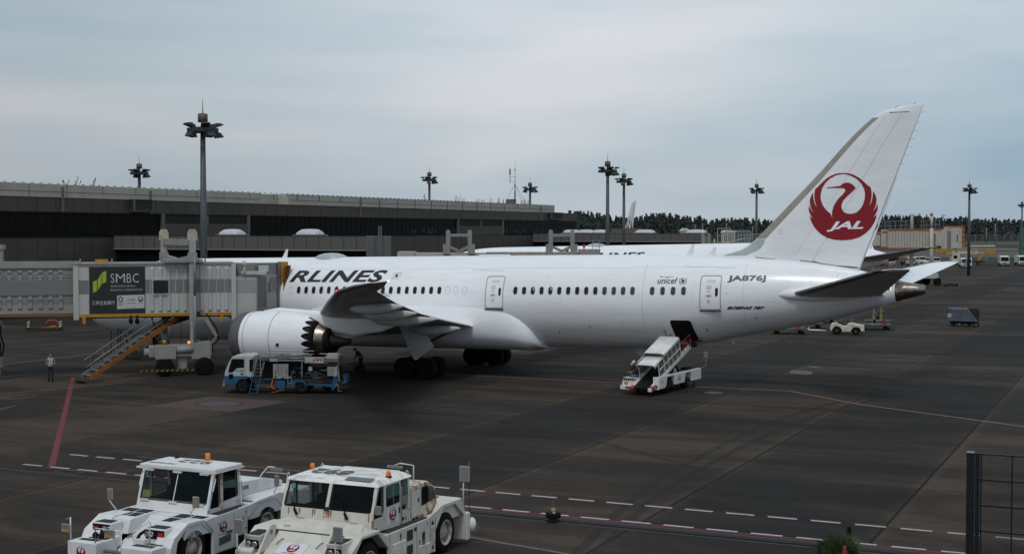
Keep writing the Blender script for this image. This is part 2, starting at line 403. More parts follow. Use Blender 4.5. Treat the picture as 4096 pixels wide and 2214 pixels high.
lorange = mat('line_orange', (0.24, 0.135, 0.095), 0.85, col2=(0.06, 0.04, 0.03), nscale=5, lo=.3, hi=.5)
strip('edge_line', [W(44.44, -41.31), W(44.44, 3)], 0.15, lwhite, 0.009, (0.97, 1.424, 0.0))
strip('edge_line', [W(44.62, -41.31), W(44.62, 3)], 0.12, lred, 0.005, (0.99, 1.424, -0.1))
strip('edge_line', [W(41.78, -42.6), W(41.78, 3)], 0.15, lwhite, 0.009, (1.0, 1.43, 1.31))
strip('edge_line', [W(41.62, -39.9), W(41.62, 3)], 0.16, lred, 0.005)
strip('worn_line', [W(45.22, -38.4), W(45.18, -30.2)], 0.09, lwdim, 0.006)
strip('worn_line', [W(38.3, -22.5), W(36.1, -12)], 0.12, lwdim, 0.006)
rl = strip('red_line', [G(293, 1509), G(283, 1548), G(247, 1700), G(207, 1861)], 0.26, lred, 0.005)
strip('stand_line', [W(80.15, -60), W(80.15, -19.3)], 0.16, lorange, 0.006)
strip('stand_line', [W(80.2, -19.33), W(75.5, -14.2), W(70.3, -5.5), W(64, 5.5)], 0.17, lorange, 0.006)
for P_ in (((20, 1348), (430, 1311)), ((290, 1343), (470, 1325)), ((0, 1392), (760, 1333)), ((-60, 1510), (120, 1497)), ((-60, 1534), (55, 1520)), ((-60, 1579), (490, 1530)), ((-60, 1586), (65, 1595)), ((65, 1595), (145, 1583)), ((-60, 1651), (60, 1621)), ((-30, 1319), (92, 1308)), ((830, 1458), (1000, 1453)), ((830, 1452), (960, 1462)), ((1365, 1479), (1590, 1488))):
    strip('guide_line', [G(*P_[0]), G(*P_[1])], 0.11, lwdim, 0.006)
strip('guide_line', [G(-60, 1420), G(360, 1370), G(740, 1382)], 0.08, lred, 0.006)
strip('tar_seam', [G(-60, 1465), G(330, 1418), G(900, 1362)], 0.8, mat('tar', (0.018, 0.018, 0.02), 0.8, noise_amt=.3), 0.004)
strip('road_line', [W(118.45, -40), W(118.3, -26.2)], 0.10, lorange, 0.006, (1.1, 1.55, 0.1))
strip('road_line', [W(115.6, -40), W(115.9, -24.2)], 0.10, lwdim, 0.006, (1.05, 1.55, 0.9))
strip('road_line', [G(3545, 1305.5), G(4000, 1287)], 0.13, lwdim, 0.006, (2.2, 3.1, 0))
strip('road_line', [G(3560, 1315.5), G(4020, 1298)], 0.13, lwdim, 0.006, (2.2, 3.1, 0.6))
strip('taxi_line', [G(3560, 1218), G(4150, 1201)], 0.2, lorange, 0.006)
strip('taxi_line', [G(3740, 1113), G(4150, 1105)], 0.25, lwdim, 0.006)
# far taxiway concrete, grass and scrub beyond
MB().add([G(2600, 1029), G(4500, 1029), G(4500, 1006), G(2600, 1000)], [(0, 1, 2, 3)]).obj('taxiway', farpave)
bpy.data.objects['taxiway'].location.z = 0.02; bpy.data.objects['taxiway']['kind'] = 'structure'
def sheet(name, pts, m, z):
    o = MB().add([(p[0], p[1], z) for p in pts], [tuple(range(len(pts)))]).obj(name, m); o['kind'] = 'structure'; return o
sheet('grass', [G(3820, 975), G(4600, 990), G(4600, 951), G(2700, 951), G(2700, 972)], grassm, 0.03)
sheet('scrubland', [G(4700, 952), G(4700, 935), G(2200, 935), G(2200, 952)], scrub, 0.06)
sheet('side_road', [G(3700, 1000), G(4500, 1003), G(4500, 1001), G(3700, 985)], mat('road_grey', (0.06, 0.06, 0.06), .9), 0.05)
tyre = mat('tyre_mark', (0.008, 0.008, 0.008), 0.8, alpha=0.28)
for k_, (pts_, w_) in enumerate((([G(1500, 1690), G(1750, 1615), G(2000, 1600), G(2260, 1612), G(2500, 1650)], .3), ([G(1480, 1712), G(1750, 1632), G(2010, 1616), G(2280, 1628), G(2520, 1668)], .3), ([G(600, 1700), G(1000, 1650), G(1500, 1640), G(2100, 1700), G(2900, 1900)], .35), ([G(2300, 2214), G(2700, 1880), G(3300, 1620), G(4096, 1470)], .35), ([G(2380, 2214), G(2780, 1885), G(3380, 1626), G(4096, 1490)], .35), ([G(3000, 1500), G(3400, 1440), G(4096, 1395)], .4))):
    fine_ = []
    for i in range(len(pts_) - 1):
        for j in range(8):
            t_ = j / 8; a_, b_, c_, d_ = pts_[max(0, i - 1)], pts_[i], pts_[i + 1], pts_[min(len(pts_) - 1, i + 2)]
            fine_.append(0.5 * ((2 * b_) + (c_ - a_) * t_ + (2 * a_ - 5 * b_ + 4 * c_ - d_) * t_ ** 2 + (3 * b_ - a_ - 3 * c_ + d_) * t_ ** 3))
    strip('tyre_marks', fine_, w_, tyre, 0.0035 - k_ * 0.0002)
# drain grate beside the edge line
gm = MB(); gf = MB(); gr_bm = mat('grate_bar', (0.032, 0.034, 0.038), 0.6, 0.2)
q = -34.4
while q < 2.5:
    a = W(40.86, q, 0.02); b = W(41.18, q + 0.02, 0.02)
    gm.bar(a, b, 0.022, 0.02); q += 0.062
gm.bar(W(40.86, -34.4, .02), W(40.86, 2.5, .02), .02, .02); gm.bar(W(41.18, -34.4, .02), W(41.18, 2.5, .02), .02, .02)
gt = thing('drain_grate', 'long steel drain grate set in the apron beside the red and white edge line', 'drain', W(41, -16))
def rel(o, parent):
    o.parent = parent; o.matrix_parent_inverse = parent.matrix_basis.inverted(); return o
bpy.context.view_layer.update()
rel(gm.obj('grate_bars', gr_bm), gt)
gf.add([W(40.84, -34.4, .006), W(40.84, 2.5, .006), W(41.2, 2.5, .006), W(41.2, -34.4, .006)], [(0, 1, 2, 3)])
rel(gf.obj('channel', dark), gt)
strip('drain_kerb', [W(40.66, -42), W(40.66, 2.5)], 0.14, mat('kerb_concrete', (0.040, 0.036, 0.031), .9, noise_amt=.3), 0.005)
strip('drain_kerb', [W(41.35, -34.4), W(41.35, 2.5)], 0.22, mat('kerb_concrete', (0, 0, 0)), 0.0045)
mb = MB(); mb.box(-.55, .55, -.28, .28, 0, 0.02); cv = mb.obj('drain_cover', mat('iron_cover', (0.06, 0.06, 0.065), .6, .4)); cv.location = W(41.15, -38.3); cv.rotation_euler = (0, 0, -A25)
tag(cv, 'square slatted iron drain cover beside the wide red line', 'drain cover')
for k in range(9): cv2 = None
mb = MB()
for k in range(16): mb.box(-.47 + k * .06, -.44 + k * .06, -.22, .22, .02, .026)
o = mb.obj('slots', dark, cv)
# fuel hydrant pits with red painted square
def hydrant(p, rz, label, s=1.0):
    t = thing('hydrant_pit', label, 'hydrant pit', p, rz)
    MB().add([(-2.9, -2.6, .004), (2.6, -2.6, .004), (2.9, 2.4, .004), (-2.6, 2.6, .004)], [(0, 1, 2, 3)]).obj('concrete_pad', mat('pit_concrete', (0.048, 0.042, 0.035), .9, noise_amt=.3, nscale=2), t)
    v, f = poly2d([[(-1.9, -1.7), (1.9, -1.7), (1.9, 1.7), (-1.9, 1.7)], [(1.25 * math.cos(a * .2618), 1.25 * math.sin(a * .2618)) for a in range(24)]])
    decal('red_square', poly2d([[(-1.9, -1.7), (1.9, -1.7), (1.9, 1.7), (-1.9, 1.7)], [(-1.6, -1.42), (1.6, -1.42), (1.6, 1.42), (-1.6, 1.42)]]), lambda x, y: (x, y, .008), lred, t)
    v, f = poly2d([[(1.2 * math.cos(a * .2618), 1.2 * math.sin(a * .2618)) for a in range(24)]])
    decal('lid', (v, f), lambda x, y: (x, y, .010), mat('lid_grey', (0.06, 0.06, 0.058), .8, noise_amt=.3, nscale=4), t)
    v, f = poly2d([[(1.25 * math.cos(a * .2618), 1.25 * math.sin(a * .2618)) for a in range(24)], [(1.17 * math.cos(a * .2618), 1.17 * math.sin(a * .2618)) for a in range(24)]])
    decal('rim', (v, f), lambda x, y: (x, y, .014), dark, t)
    t.scale = (s, s, 1)
    return t
hydrant(G(878, 1614), -A25, 'hydrant pit in a red painted square on pale concrete by the fuel truck')
hydrant(G(2030, 1401), -A25, 'half hidden fuel hydrant pit with red paint beyond the main wheels', 1.1)
# shallow puddles
pud = mat('puddle_water', (0.024, 0.023, 0.024), 0.45, spec=0.13)
for i, (px, py, rx, ry, lb) in enumerate(((3205, 1488, .75, 1.35, 'larger shallow puddle on the apron right of the belt loader'), (2855, 1569, .5, .55, 'small round puddle close to the belt loader'), (3255, 1466, .45, .5, 'thin faint puddle behind the larger puddle'))):
    c = G(px, py); rnd = random.Random(i); pts = [(rx * math.cos(a * .314) * (1 + .18 * math.sin(a * 1.3 + i)), ry * math.sin(a * .314) * (1 + .15 * rnd.random())) for a in range(20)]
    o = MB().add([(x, y, .005) for x, y in pts], [tuple(range(20))]).obj('puddle', pud); o.location = c; tag(o, lb, 'puddle')
# ================================================ TERMINAL PIER
beige = mat('parapet_beige', (0.37, 0.355, 0.31), 0.85, noise_amt=0.14, nscale=0.35, stretch=(1, 1, .5))
brown = mat('brown_panel', (0.058, 0.046, 0.037), 0.6, noise_amt=0.25, nscale=0.3)
greyp = mat('grey_panel', (0.105, 0.10, 0.094), 0.6, noise_amt=0.15, nscale=0.4)
tglass = mat('terminal_glass', (0.008, 0.0085, 0.009), 0.25, spec=0.05, noise_amt=.4, nscale=.5)
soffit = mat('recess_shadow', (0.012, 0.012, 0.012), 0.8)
gapm = mat('panel_gap', (0.02, 0.018, 0.016), 0.9)
QW = -112.0
term = thing('terminal_building', 'long low airport pier with beige parapet, brown panels and dark window band', 'building', W(200, QW - 15))
term.location = W(200, QW)
term.rotation_euler = (0, 0, -A25)           # local x = q direction, local y = p direction
def TB(mb, p0, p1, q0, q1, z0, z1): return mb.box(q0 - QW, q1 - QW, p0 - 200, p1 - 200, z0, z1)
P0, P1 = 60, 273.5
TB(MB(), P0, P1, -150, -112.8, 0, 13.0).obj('wall_core', soffit, term)
TB(MB(), P0, P1, -150, -112.0, 11.6, 13.2).obj('brown_fascia', brown, term)
TB(MB(), P0, P1, -150, -112.25, 8.72, 11.55).obj('window_band', tglass, term)
TB(MB(), P0, P1, -150, -112.0, 3.4, 8.68).obj('lower_panels', brown, term)
# recessed balconies with brown spandrels
for a, b in ((0, 0),):
    pass
def ppx(px, q=QW):   # p where the sight line at px meets the wall
    k = (px - 2048) / FPX; Z = -q / (S25 - k * C25) if q else 0
    return k * Z * S25 + Z * C25
for a, b in ((660, 990), (1837, 2010)):
    pa, pb = ppx(a), ppx(b)
    mb = MB(); TB(mb, pa, pb, -113, -112.02, 8.72, 10.2); mb.obj('balcony_front', brown, term)
    mb = MB(); TB(mb, pa, pb, -112.1, -111.98, 10.2, 10.3); TB(mb, pa - .6, pa, -112.3, -111.95, 8.72, 11.6); TB(mb, pb, pb + .6, -112.3, -111.95, 8.72, 11.6); TB(mb, (pa + pb) / 2 - .2, (pa + pb) / 2 + .2, -112.3, -112.0, 10.2, 11.6)
    mb.obj('balcony_frame', greyp, term)
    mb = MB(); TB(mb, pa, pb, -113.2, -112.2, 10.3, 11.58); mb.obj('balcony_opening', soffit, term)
mb = MB(); p = P0 + 1.5
while p < P1:
    TB(mb, p - .03, p + .03, -112.02, -111.985, 11.6, 13.2); TB(mb, p - .03, p + .03, -112.02, -111.985, 3.4, 8.68); p += 2.86
TB(mb, P0, P1, -112.05, -111.96, 11.52, 11.64); TB(mb, P0, P1, -112.05, -111.96, 13.15, 13.22); TB(mb, P0, P1, -112.05, -111.96, 8.64, 8.74)
mb.obj('panel_gap', gapm, term)
mb = MB(); p = P0 + 0.5
while p < P1:
    TB(mb, p - .04, p + .04, -112.25, -112.2, 8.74, 11.5); p += 1.43
TB(mb, P0, P1, -112.25, -112.19, 10.75, 10.83)
mb.obj('mullion', mat('mullion', (0.012, 0.0125, 0.013), .7, spec=.1), term)
# white clutter seen behind the glass: seats and blinds
# beige parapet in two runs
pa = ppx(1041, -113.6)
mb = MB(); TB(mb, P0, pa, -122, -113.4, 13.0, 14.75); mb.obj('parapet', beige, term)
pe = ppx(2218, -113.6)
mb = MB(); TB(mb, pa + .1, pa + 7, -122, -115.4, 13.0, 14.75); TB(mb, pa + 7, pe, -122, -113.6, 13.0, 14.8); mb.obj('parapet', beige, term)
mb = MB(); p = P0 + 3
while p < pe - 2:
    if abs(p - pa) > 1.5:
        TB(mb, p - .04, p + .04, -113.5, -113.38 if p < pa else -113.57, 13.9 if int(p) % 2 else 13.25, 14.75)
    p += 5.9
TB(mb, P0, pa, -113.5, -113.37, 13.88, 13.93); TB(mb, pa + 7, pe, -113.7, -113.57, 13.9, 13.95)
mb.obj('parapet_joint', mat('joint_stain', (0.10, 0.085, 0.065), .9), term)
mb = MB(); p = P0
while p < pe:
    TB(mb, p, p + .22, -113.75, -113.5, 14.8, 14.87); p += 1.35
mb.obj('parapet_cap_bolts', darkgrey, term)['kind'] = 'stuff'
rnd = random.Random(8); mb = MB()
for k in range(46):
    pp = rnd.uniform(200, 272); z0 = rnd.uniform(8.9, 9.5); wd_ = rnd.uniform(.4, 2.2); TB(mb, pp, pp + wd_, -112.24, -112.235, z0, z0 + rnd.uniform(.15, .7))
o = mb.obj('interior_clutter', mat('clutter_grey', (.035, .036, .038), .8, noise_amt=.5, nscale=2), term); o['kind'] = 'stuff'
mb = MB()
for px in (250, 600, 1440, 2160):
    pp = ppx(px); TB(mb, pp - .12, pp + .12, -112, -111.75, 11.6, 14.4)
mb.obj('downpipe', greyp, term)
mb = MB()
for px0, px1 in ((520, 590), (2193, 2236)):
    a, b = ppx(px0), ppx(px1); TB(mb, a, b, -112, -111.2, 11.9, 13.25)
mb.obj('louvre_box', soffit, term)
mb = MB()
for px0, px1 in ((520, 590), (2193, 2236)):
    a, b = ppx(px0), ppx(px1)
    for z in (11.86, 13.25): TB(mb, a - .1, b + .1, -112, -111.1, z - .04, z + .04)
    for p_ in (a - .06, b + .06): TB(mb, p_ - .05, p_ + .05, -111.3, -111.12, 11.9, 13.2)
mb.obj('louvre_frame', greyp, term)
# roof top weeds
mb = MB(); rnd = random.Random(4)
for px in (255, 296, 365, 1694, 1820, 1825, 1850, 1907, 1927, 1956, 1985, 1990, 2003, 2080, 2090, 2096, 2108):
    p = ppx(px, -113.6)
    for k in range(3):
        a = Vector((-1.6 + rnd.random() * .5 - 0, p - 200 + rnd.random() * .5, 14.75)); b = a + Vector((rnd.uniform(-.2, .2), rnd.uniform(-.25, .25), rnd.uniform(.3, .95)))
        mb.bar(a, b, .04)
        mb.obox(b, (0, 0, 1), .13, (0, 1, 0), .035, .03)
tag(mb.obj('rooftop_weeds', mat('weed_green', (0.05, 0.07, 0.03), .9)), 'tall weeds growing along the top of the beige parapet', 'weeds', kind='stuff')
o = bpy.data.objects['rooftop_weeds']; o.location = term.location; o.rotation_euler = term.rotation_euler
# roof mast with guys
am = thing('roof_antenna', 'guyed radio antenna mast with equipment box on the terminal roof', 'antenna', W(ppx(2060, -115), -115, 14.7), -A25)
mb = MB(); mb.tube([(0, 0, 0), (0, 0, 4.2)], .09, 6); mb.tube([(0, 0, 4.2), (0, 0, 8.6)], .05, 6, .02); mb.tube([(-1.1, 0, 4.4), (-1.1, 0, 6.6)], .06, 6); mb.tube([(-1.1, 0, 6.0), (-1.1, 0, 7.1)], .14, 6)
for z in (4.6, 5.5): mb.bar((-1.1, 0, z), (.2, 0, z), .05)
mb.sphere((0, 0, 6.9), .16, 8); mb.obj('mast_pole', mastm, am)
mb = MB()
for x, y in ((-2.4, 0), (2.6, 0), (-1, 1.6), (1, 1.6), (.8, -1)): mb.tube([(0, 0, 4.1), (x, y, 0)], .03, 4)
mb.obj('guy_wire', mastm, am)
MB().box(-1.8, 0, -.4, .4, 0, 1.1).obj('equipment_box', greyp, am)
# ------------------------------------------------ fixed walkways out to the gates
def walkway(p, q1, dep, top, label, domes, ladder=False, endm=None):
    t = thing('walkway', label, 'walkway', W(p, QW), -A25, )
    Lw = q1 - QW
    MB().box(0, Lw, .5, dep, 0, top - .05).obj('core', soffit, t)
    MB().box(0, Lw, 0, dep, top - 1.5, top).obj('grey_panels', greyp, t)
    mb = MB(); x = 1.2
    while x < Lw: mb.box(x - .03, x + .03, -.015, .02, top - 1.5, top); x += 1.62
    mb.box(0, Lw, -.02, .02, top - .04, top + .04); mb.obj('panel_gap', gapm, t)
    MB().box(0, Lw, -.08, .3, top - 1.62, top - 1.5).obj('ledge', mat('ledge_steel', (.2, .19, .18), .6), t)
    MB().box(0, Lw, .35, .5, top - 4.2, top - 1.62).obj('clerestory', tglass, t)
    MB().box(Lw, Lw + .05, 0, dep, 3.4, top).obj('end_wall', endm or bridgeb, t)
    mb = MB()
    for y in (dep * .33, dep * .66): mb.box(Lw + .05, Lw + .07, y - .03, y + .03, 3.4, top)
    mb.obj('end_joint', gapm, t)
    mb = MB()
    if ladder:
        for y in (dep * .45, dep * .45 + .5): mb.bar((Lw + .2, y, top - 3), (Lw + .2, y, top + 1.1), .07)
        for k in range(10): mb.bar((Lw + .2, dep * .45, top - 2.8 + k * .4), (Lw + .2, dep * .45 + .5, top - 2.8 + k * .4), .05)
        mb.obj('roof_ladder', steel, t)
    for i, (x, wl, lb) in enumerate(domes):
        d = thing('skylight_dome', lb, 'skylight', W(p + dep * .5, QW + x, top), -A25, 'skylight domes on the walkway roofs')
        rings = []
        for s, hh in ((-1, 0), (-.93, .45), (-.7, .62), (0, .66), (.7, .62), (.93, .45), (1, 0)):
            rings.append([Vector((s * wl / 2, 0, 0)) + Vector((0, 1.0 * (0.25 + .75 * (1 if abs(s) < .95 else .6)) * math.cos(a), max(.05, hh * math.sin(a)) + .12)) for a in [math.pi * k / 8 for k in range(9)]])
        mb = MB(); mb.loft(rings, False, True, closed=False); mb.obj('dome', mat('skylight_acrylic', (.50, .51, .53), .35, noise_amt=.2, nscale=3), d)
        MB().box(-wl / 2 - .3, wl / 2 + .3, -1.1, 1.1, 0, .14).obj('frame', steel, d)
    return t
walkway(128.2, -77.2, 5.3, 8.9, 'grey panelled walkway in front of the pier, nearer the large airplane', [(ppx(0) * 0 + 15.2, 2.6, 'skylight dome partly behind the tallest light mast'), (25.9, 2.7, 'skylight dome alone on the nearer walkway, left of the roof ladder')], True, mat('end_grey', (.15, .145, .135), .7, noise_amt=.15))
walkway(250.1, -77.2, 5.5, 8.98, 'grey panelled walkway at the far end of the pier, before the trees', [(7.2, 3.2, 'leftmost skylight dome on the far walkway'), (10.3, 3.4, 'second skylight dome from the left on the far walkway, touching the first'), (13.2, 2.6, 'third skylight dome from the left, set a little apart on the far walkway'), (22.6, 3.8, 'skylight dome left of centre beneath the distant airplane tail'), (33.0, 3.8, 'rightmost skylight dome near the end of the far walkway')], True)
mb = MB(); mb.box(0, 5.2, 0, 3, 0, 1.0); o = mb.obj('plant_room', greyp); o.location = W(253, -96.5, 8.98); o.rotation_euler = (0, 0, -A25); tag(o, 'small grey plant room on the far walkway roof below the distant tail', 'plant room')
# ================================================ AIRPLANES
def hermite(tab):
    xs = [t[0] for t in tab]; n = len(xs); ncol = len(tab[0]) - 1
    def slope(i, c):
        if i == 0 or i == n - 1: return 0.0 if i else (tab[1][c] - tab[0][c]) / (xs[1] - xs[0]) * 1.5
        a = (tab[i][c] - tab[i - 1][c]) / (xs[i] - xs[i - 1]); b = (tab[i + 1][c] - tab[i][c]) / (xs[i + 1] - xs[i])
        return 0.0 if a * b <= 0 else 2 * a * b / (a + b)
    M = [[slope(i, c) for c in range(1, ncol + 1)] for i in range(n)]
    for c in range(ncol): M[n - 1][c] = (tab[n - 1][c + 1] - tab[n - 2][c + 1]) / (xs[n - 1] - xs[n - 2])
    def f(x):
        x = min(max(x, xs[0]), xs[-1]); i = 0
        while i < n - 2 and x > xs[i + 1]: i += 1
        h = xs[i + 1] - xs[i]; t = (x - xs[i]) / h
        h00, h10, h01, h11 = 2*t**3-3*t*t+1, t**3-2*t*t+t, -2*t**3+3*t*t, t**3-t*t
        return [h00*tab[i][c]+h10*h*M[i][c-1]+h01*tab[i+1][c]+h11*h*M[i+1][c-1] for c in range(1, ncol + 1)]
    return f
# x, top, bottom, half width
FT = [(0, 3.62, 3.55, .04), (.12, 4.0, 3.25, .42), (.5, 4.5, 2.95, .82), (1.2, 5.1, 2.62, 1.28), (2.2, 5.85, 2.33, 1.75), (3.5, 6.7, 2.09, 2.2), (5, 7.3, 1.94, 2.53), (7, 7.62, 1.84, 2.77), (9.5, 7.74, 1.8, 2.87), (12, 7.75, 1.8, 2.885), (43, 7.74, 1.8, 2.885), (45.9, 7.7, 1.87, 2.83), (48.5, 7.64, 2.1, 2.72), (50.9, 7.56, 2.6, 2.54), (53.2, 7.42, 3.02, 2.25), (55.7, 7.15, 3.5, 1.86), (58.2, 6.74, 4.14, 1.38), (60.5, 6.1, 4.84, .72), (62.15, 5.8, 5.3, .27)]
FU = hermite(FT)
def fus(x, z, lift=0.0, side=-1):
    zt, zb, hw = FU(x); zc = (zt + zb) / 2; hv = (zt - zb) / 2
    k = max(-.999, min(.999, (z - zc) / hv)); s = math.sqrt(1 - k * k)
    n = Vector((0, side * s / hw, k / hv)).normalized()
    return Vector((x, side * hw * s, z)) + n * lift
FINLE = hermite([(6.3, 48.9), (7.3, 49.6), (7.66, 50.2), (7.85, 50.85), (8.05, 51.38), (8.3, 51.78), (8.63, 52.18), (9.5, 53.07), (12, 55.58), (15.64, 59.22), (15.96, 59.76), (16.16, 60.6), (16.28, 61.5)])
def finTE(z): return 58.39 + (z - 6.72) * (62.11 - 58.39) / 9.56
def foil(f):   # thickness distribution, 1 at its fattest
    f = max(0.0, min(1.0, f)); return (1.4845 * math.sqrt(f) - .63 * f - 1.758 * f * f + 1.4215 * f**3 - .5075 * f**4) * 2.0 * .98
def fin_pt(x, z, lift=0.0, side=-1, dx=0.0):
    le, te = FINLE(z)[0], finTE(z); f = (x - le) / (te - le)
    ht = .40 * (1 - (z - 6.5) / 9.8 * .72)
    if z > 15.9: ht *= max(.05, 1 - (z - 15.9) / .42)
    return Vector((x + dx, side * (ht * foil(f) + lift), z))
WST = [(0, 20.2, 34.3, 2.75, .13), (3, 22.3, 34.25, 3.2, .125), (9.8, 27.03, 34.2, 4.40, .11), (17.5, 32.45, 36.9, 5.43, .10), (26, 38.44, 40.69, 6.42, .095), (28, 40.55, 42.3, 6.72, .09), (29.4, 42.4, 43.2, 6.92, .08), (30.06, 43.5, 43.8, 7.02, .05)]
SST = [(0.6, 54.0, 59.9, 5.2, .09), (1.9, 54.75, 60.0, 5.33, .09), (9.3, 60.75, 62.65, 6.84, .085), (9.9, 61.9, 62.8, 6.97, .05)]
def foilring(xl, xt, y, z, tc, side, n=10, a=0.0, b=1.0):
    c = xt - xl; up = []; lo = []
    for i in range(n + 1):
        f = (1 - math.cos(math.pi * i / n)) / 2; h = foil(f) * tc * c / 2
        up.append(Vector((xl + c * f, side * y, z + h * 1.1))); lo.append(Vector((xl + c * f, side * y, z - h * .9)))
    return up + lo[1:-1][::-1]
def surf_loft(mb, st, side, n=10):
    mb.loft([foilring(xl, xt, y, z, tc, side, n) for y, xl, xt, z, tc in st], True, True)
def edge_strip(mb, st, side, w0, lift=.012):
    rings = []
    for y, xl, xt, z, tc in st:
        c = xt - xl; r = []
        for s, f in ((1, w0), (1, w0 * .5), (1, w0 * .18), (1, .0), (-1, w0 * .18), (-1, w0 * .5), (-1, w0)):
            f = min(f / c * 4, .5); h = foil(f) * tc * c / 2
            r.append(Vector((xl + c * f - lift * (1 if f < .02 else 0), side * y, z + s * h * (1.1 if s > 0 else .9) + s * lift)))
        rings.append(r)
    mb.loft(rings, False, True, closed=False)
def build_airplane(name, label, cut=0.0, full=True, wings=True):
    root = thing(name, label, 'airplane', (0, 0, 0), 0, None)
    def S(v):                       # shorten the rear barrel by cut
        return Vector((v[0] if v[0] < 24 else v[0] - cut if v[0] > 43 else 24 + (v[0] - 24) * (19 - cut) / 19, v[1], v[2])) if cut else v
    # fuselage
    xs = [0, .05, .12, .25, .5, .85, 1.2, 1.7, 2.2, 2.8, 3.5, 4.2, 5, 6, 7, 8.2, 9.5, 12] + [16, 20, 24, 28, 32, 36, 40, 43] + [44.5, 45.9, 47.2, 48.5, 49.7, 50.9, 52, 53.2, 54.5, 55.7, 57, 58.2, 59.4, 60.5]
    rings = []
    for x in xs:
        zt, zb, hw = FU(x); zc = (zt + zb) / 2; hv = (zt - zb) / 2
        rings.append([S(Vector((x, hw * math.cos(t), zc + hv * math.sin(t)))) for t in [2 * math.pi * k / 56 for k in range(56)]])
    body = MB().loft(rings, True, True).obj('fuselage', white, root)
    rings = []
    for x in (60.5, 61.1, 61.7, 62.15, 62.16, 61.8):
        zt, zb, hw = FU(min(x, 62.15)); zc = (zt + zb) / 2; hv = (zt - zb) / 2
        k = 1.004 if x < 62.155 else .86
        rings.append([S(Vector((x, k * hw * math.cos(t), zc + k * hv * math.sin(t)))) for t in [2 * math.pi * k_ / 32 for k_ in range(32)]])
    MB().loft(rings, True, True).obj('tail_cone', titan, root)
    # fin
    zs = [6.3, 6.9, 7.3, 7.66, 7.85, 8.05, 8.3, 8.63, 9.5, 12, 14, 15.3, 15.64, 15.8, 15.96, 16.06, 16.16, 16.24, 16.28]
    rings = []
    for z in zs:
        le, te = FINLE(z)[0], finTE(z); fs_ = [(1 - math.cos(math.pi * i / 12)) / 2 for i in range(13)]
        a = [fin_pt(le + (te - le) * f, z, 0, -1) for f in fs_]; b = [fin_pt(le + (te - le) * f, z, 0, 1) for f in fs_][1:-1][::-1]
        rings.append([S(v) for v in a + b])
    fin = MB().loft(rings, True, True).obj('tail_fin', white, root)
    def finstrip(nm, z0, z1, w0, w1, m, par=fin):
        rings = []
        for i in range(15):
            z = z0 + (z1 - z0) * i / 14; le = FINLE(z)[0]; ww = w0 + (w1 - w0) * i / 14
            rings.append([S(fin_pt(le + ww * f, z, .010, sd) + Vector((-.012 if f == 0 else 0, 0, 0))) for f, sd in ((1, -1), (.5, -1), (.2, -1), (.05, -1), (0, -1), (.05, 1), (.2, 1), (.5, 1), (1, 1))])
        return MB().loft(rings, False, True, closed=False).obj(nm, m, par)
    finstrip('leading_edge', 8.65, 15.62, .62, .36, finedge)
    finstrip('dorsal_fillet', 7.62, 8.62, 1.5, .60, mgrey)
    roundel(fin, lambda x, y, l: S(fin_pt(x, y, .012 + l)), 2.0, 57.45, 10.46, 'tail_emblem', .25)
    def finline(pts, wd=.022, nm='panel_seam', m=seam):
        mb = MB()
        for (x0, z0), (x1, z1) in zip(pts, pts[1:]):
            d = Vector((x1 - x0, z1 - z0)).normalized(); nx, nz = -d.y * wd / 2, d.x * wd / 2; k = max(1, int(math.hypot(x1 - x0, z1 - z0) / .8))
            for i in range(k):
                a, b = i / k, (i + 1) / k; xa, za, xb, zb_ = x0 + (x1 - x0) * a, z0 + (z1 - z0) * a, x0 + (x1 - x0) * b, z0 + (z1 - z0) * b
                mb.quad(S(fin_pt(xa - nx, za - nz, .009)), S(fin_pt(xb - nx, zb_ - nz, .009)), S(fin_pt(xb + nx, zb_ + nz, .009)), S(fin_pt(xa + nx, za + nz, .009)))
        return mb.obj(nm, m, fin)
    if full:
        finline([(52.18, 7.55), (52.18, 8.62)], .04)
        finline([(60.95, 15.95), (57.9, 10.9), (55.6, 7.2)], .018, m=faint)
        finline([(59.9, 15.7), (56.4, 10.2), (54.6, 7.6)], .012, m=faint)
        finline([(60.2, 16.12), (60.2, 15.86), (61.3, 15.86)], .045)
        finline([(55.6, 7.26), (56.6, 6.95), (57.1, 6.96), (58.3, 6.86)], .05)
        finline([(52.2, 7.5), (53.4, 7.38)], .04); finline([(54.9, 7.3), (56.0, 7.15)], .05); finline([(56.0, 7.12), (58.3, 6.78)], .04)
        finline([(53.6, 8.9), (53.85, 8.9), (53.85, 9.15), (53.6, 9.15), (53.6, 8.9)], .02, m=faint)
        mb = MB()
        for i in range(7):
            z = 15.7 - i * .47 if i else 15.8; x = finTE(z); mb.bar((x - .12, 0, z), (x + .25, 0, z), .014)
        for k, z in enumerate((16.1, 16.22)): mb.bar((60.4 + k * 1.0, 0, z), (60.65 + k * 1.0, 0, z + .16), .02)
        mb.obj('static_wick', darkgrey, fin)
    # tailplanes
    for sd in (-1, 1):
        mb = MB(); surf_loft(mb, SST, sd); mb.v = [tuple(S(Vector(v))) for v in mb.v]
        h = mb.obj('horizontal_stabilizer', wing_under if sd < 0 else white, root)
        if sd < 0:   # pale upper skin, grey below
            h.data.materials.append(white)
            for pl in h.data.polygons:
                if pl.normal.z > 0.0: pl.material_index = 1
        mb = MB(); edge_strip(mb, SST[1:3] + [(9.6, 61.2, 62.7, 6.9, .08)], sd, .11); mb.v = [tuple(S(Vector(v))) for v in mb.v]; mb.obj('leading_edge', wing_edge, h)
        mb = MB()   # root glove
        gr_ = []
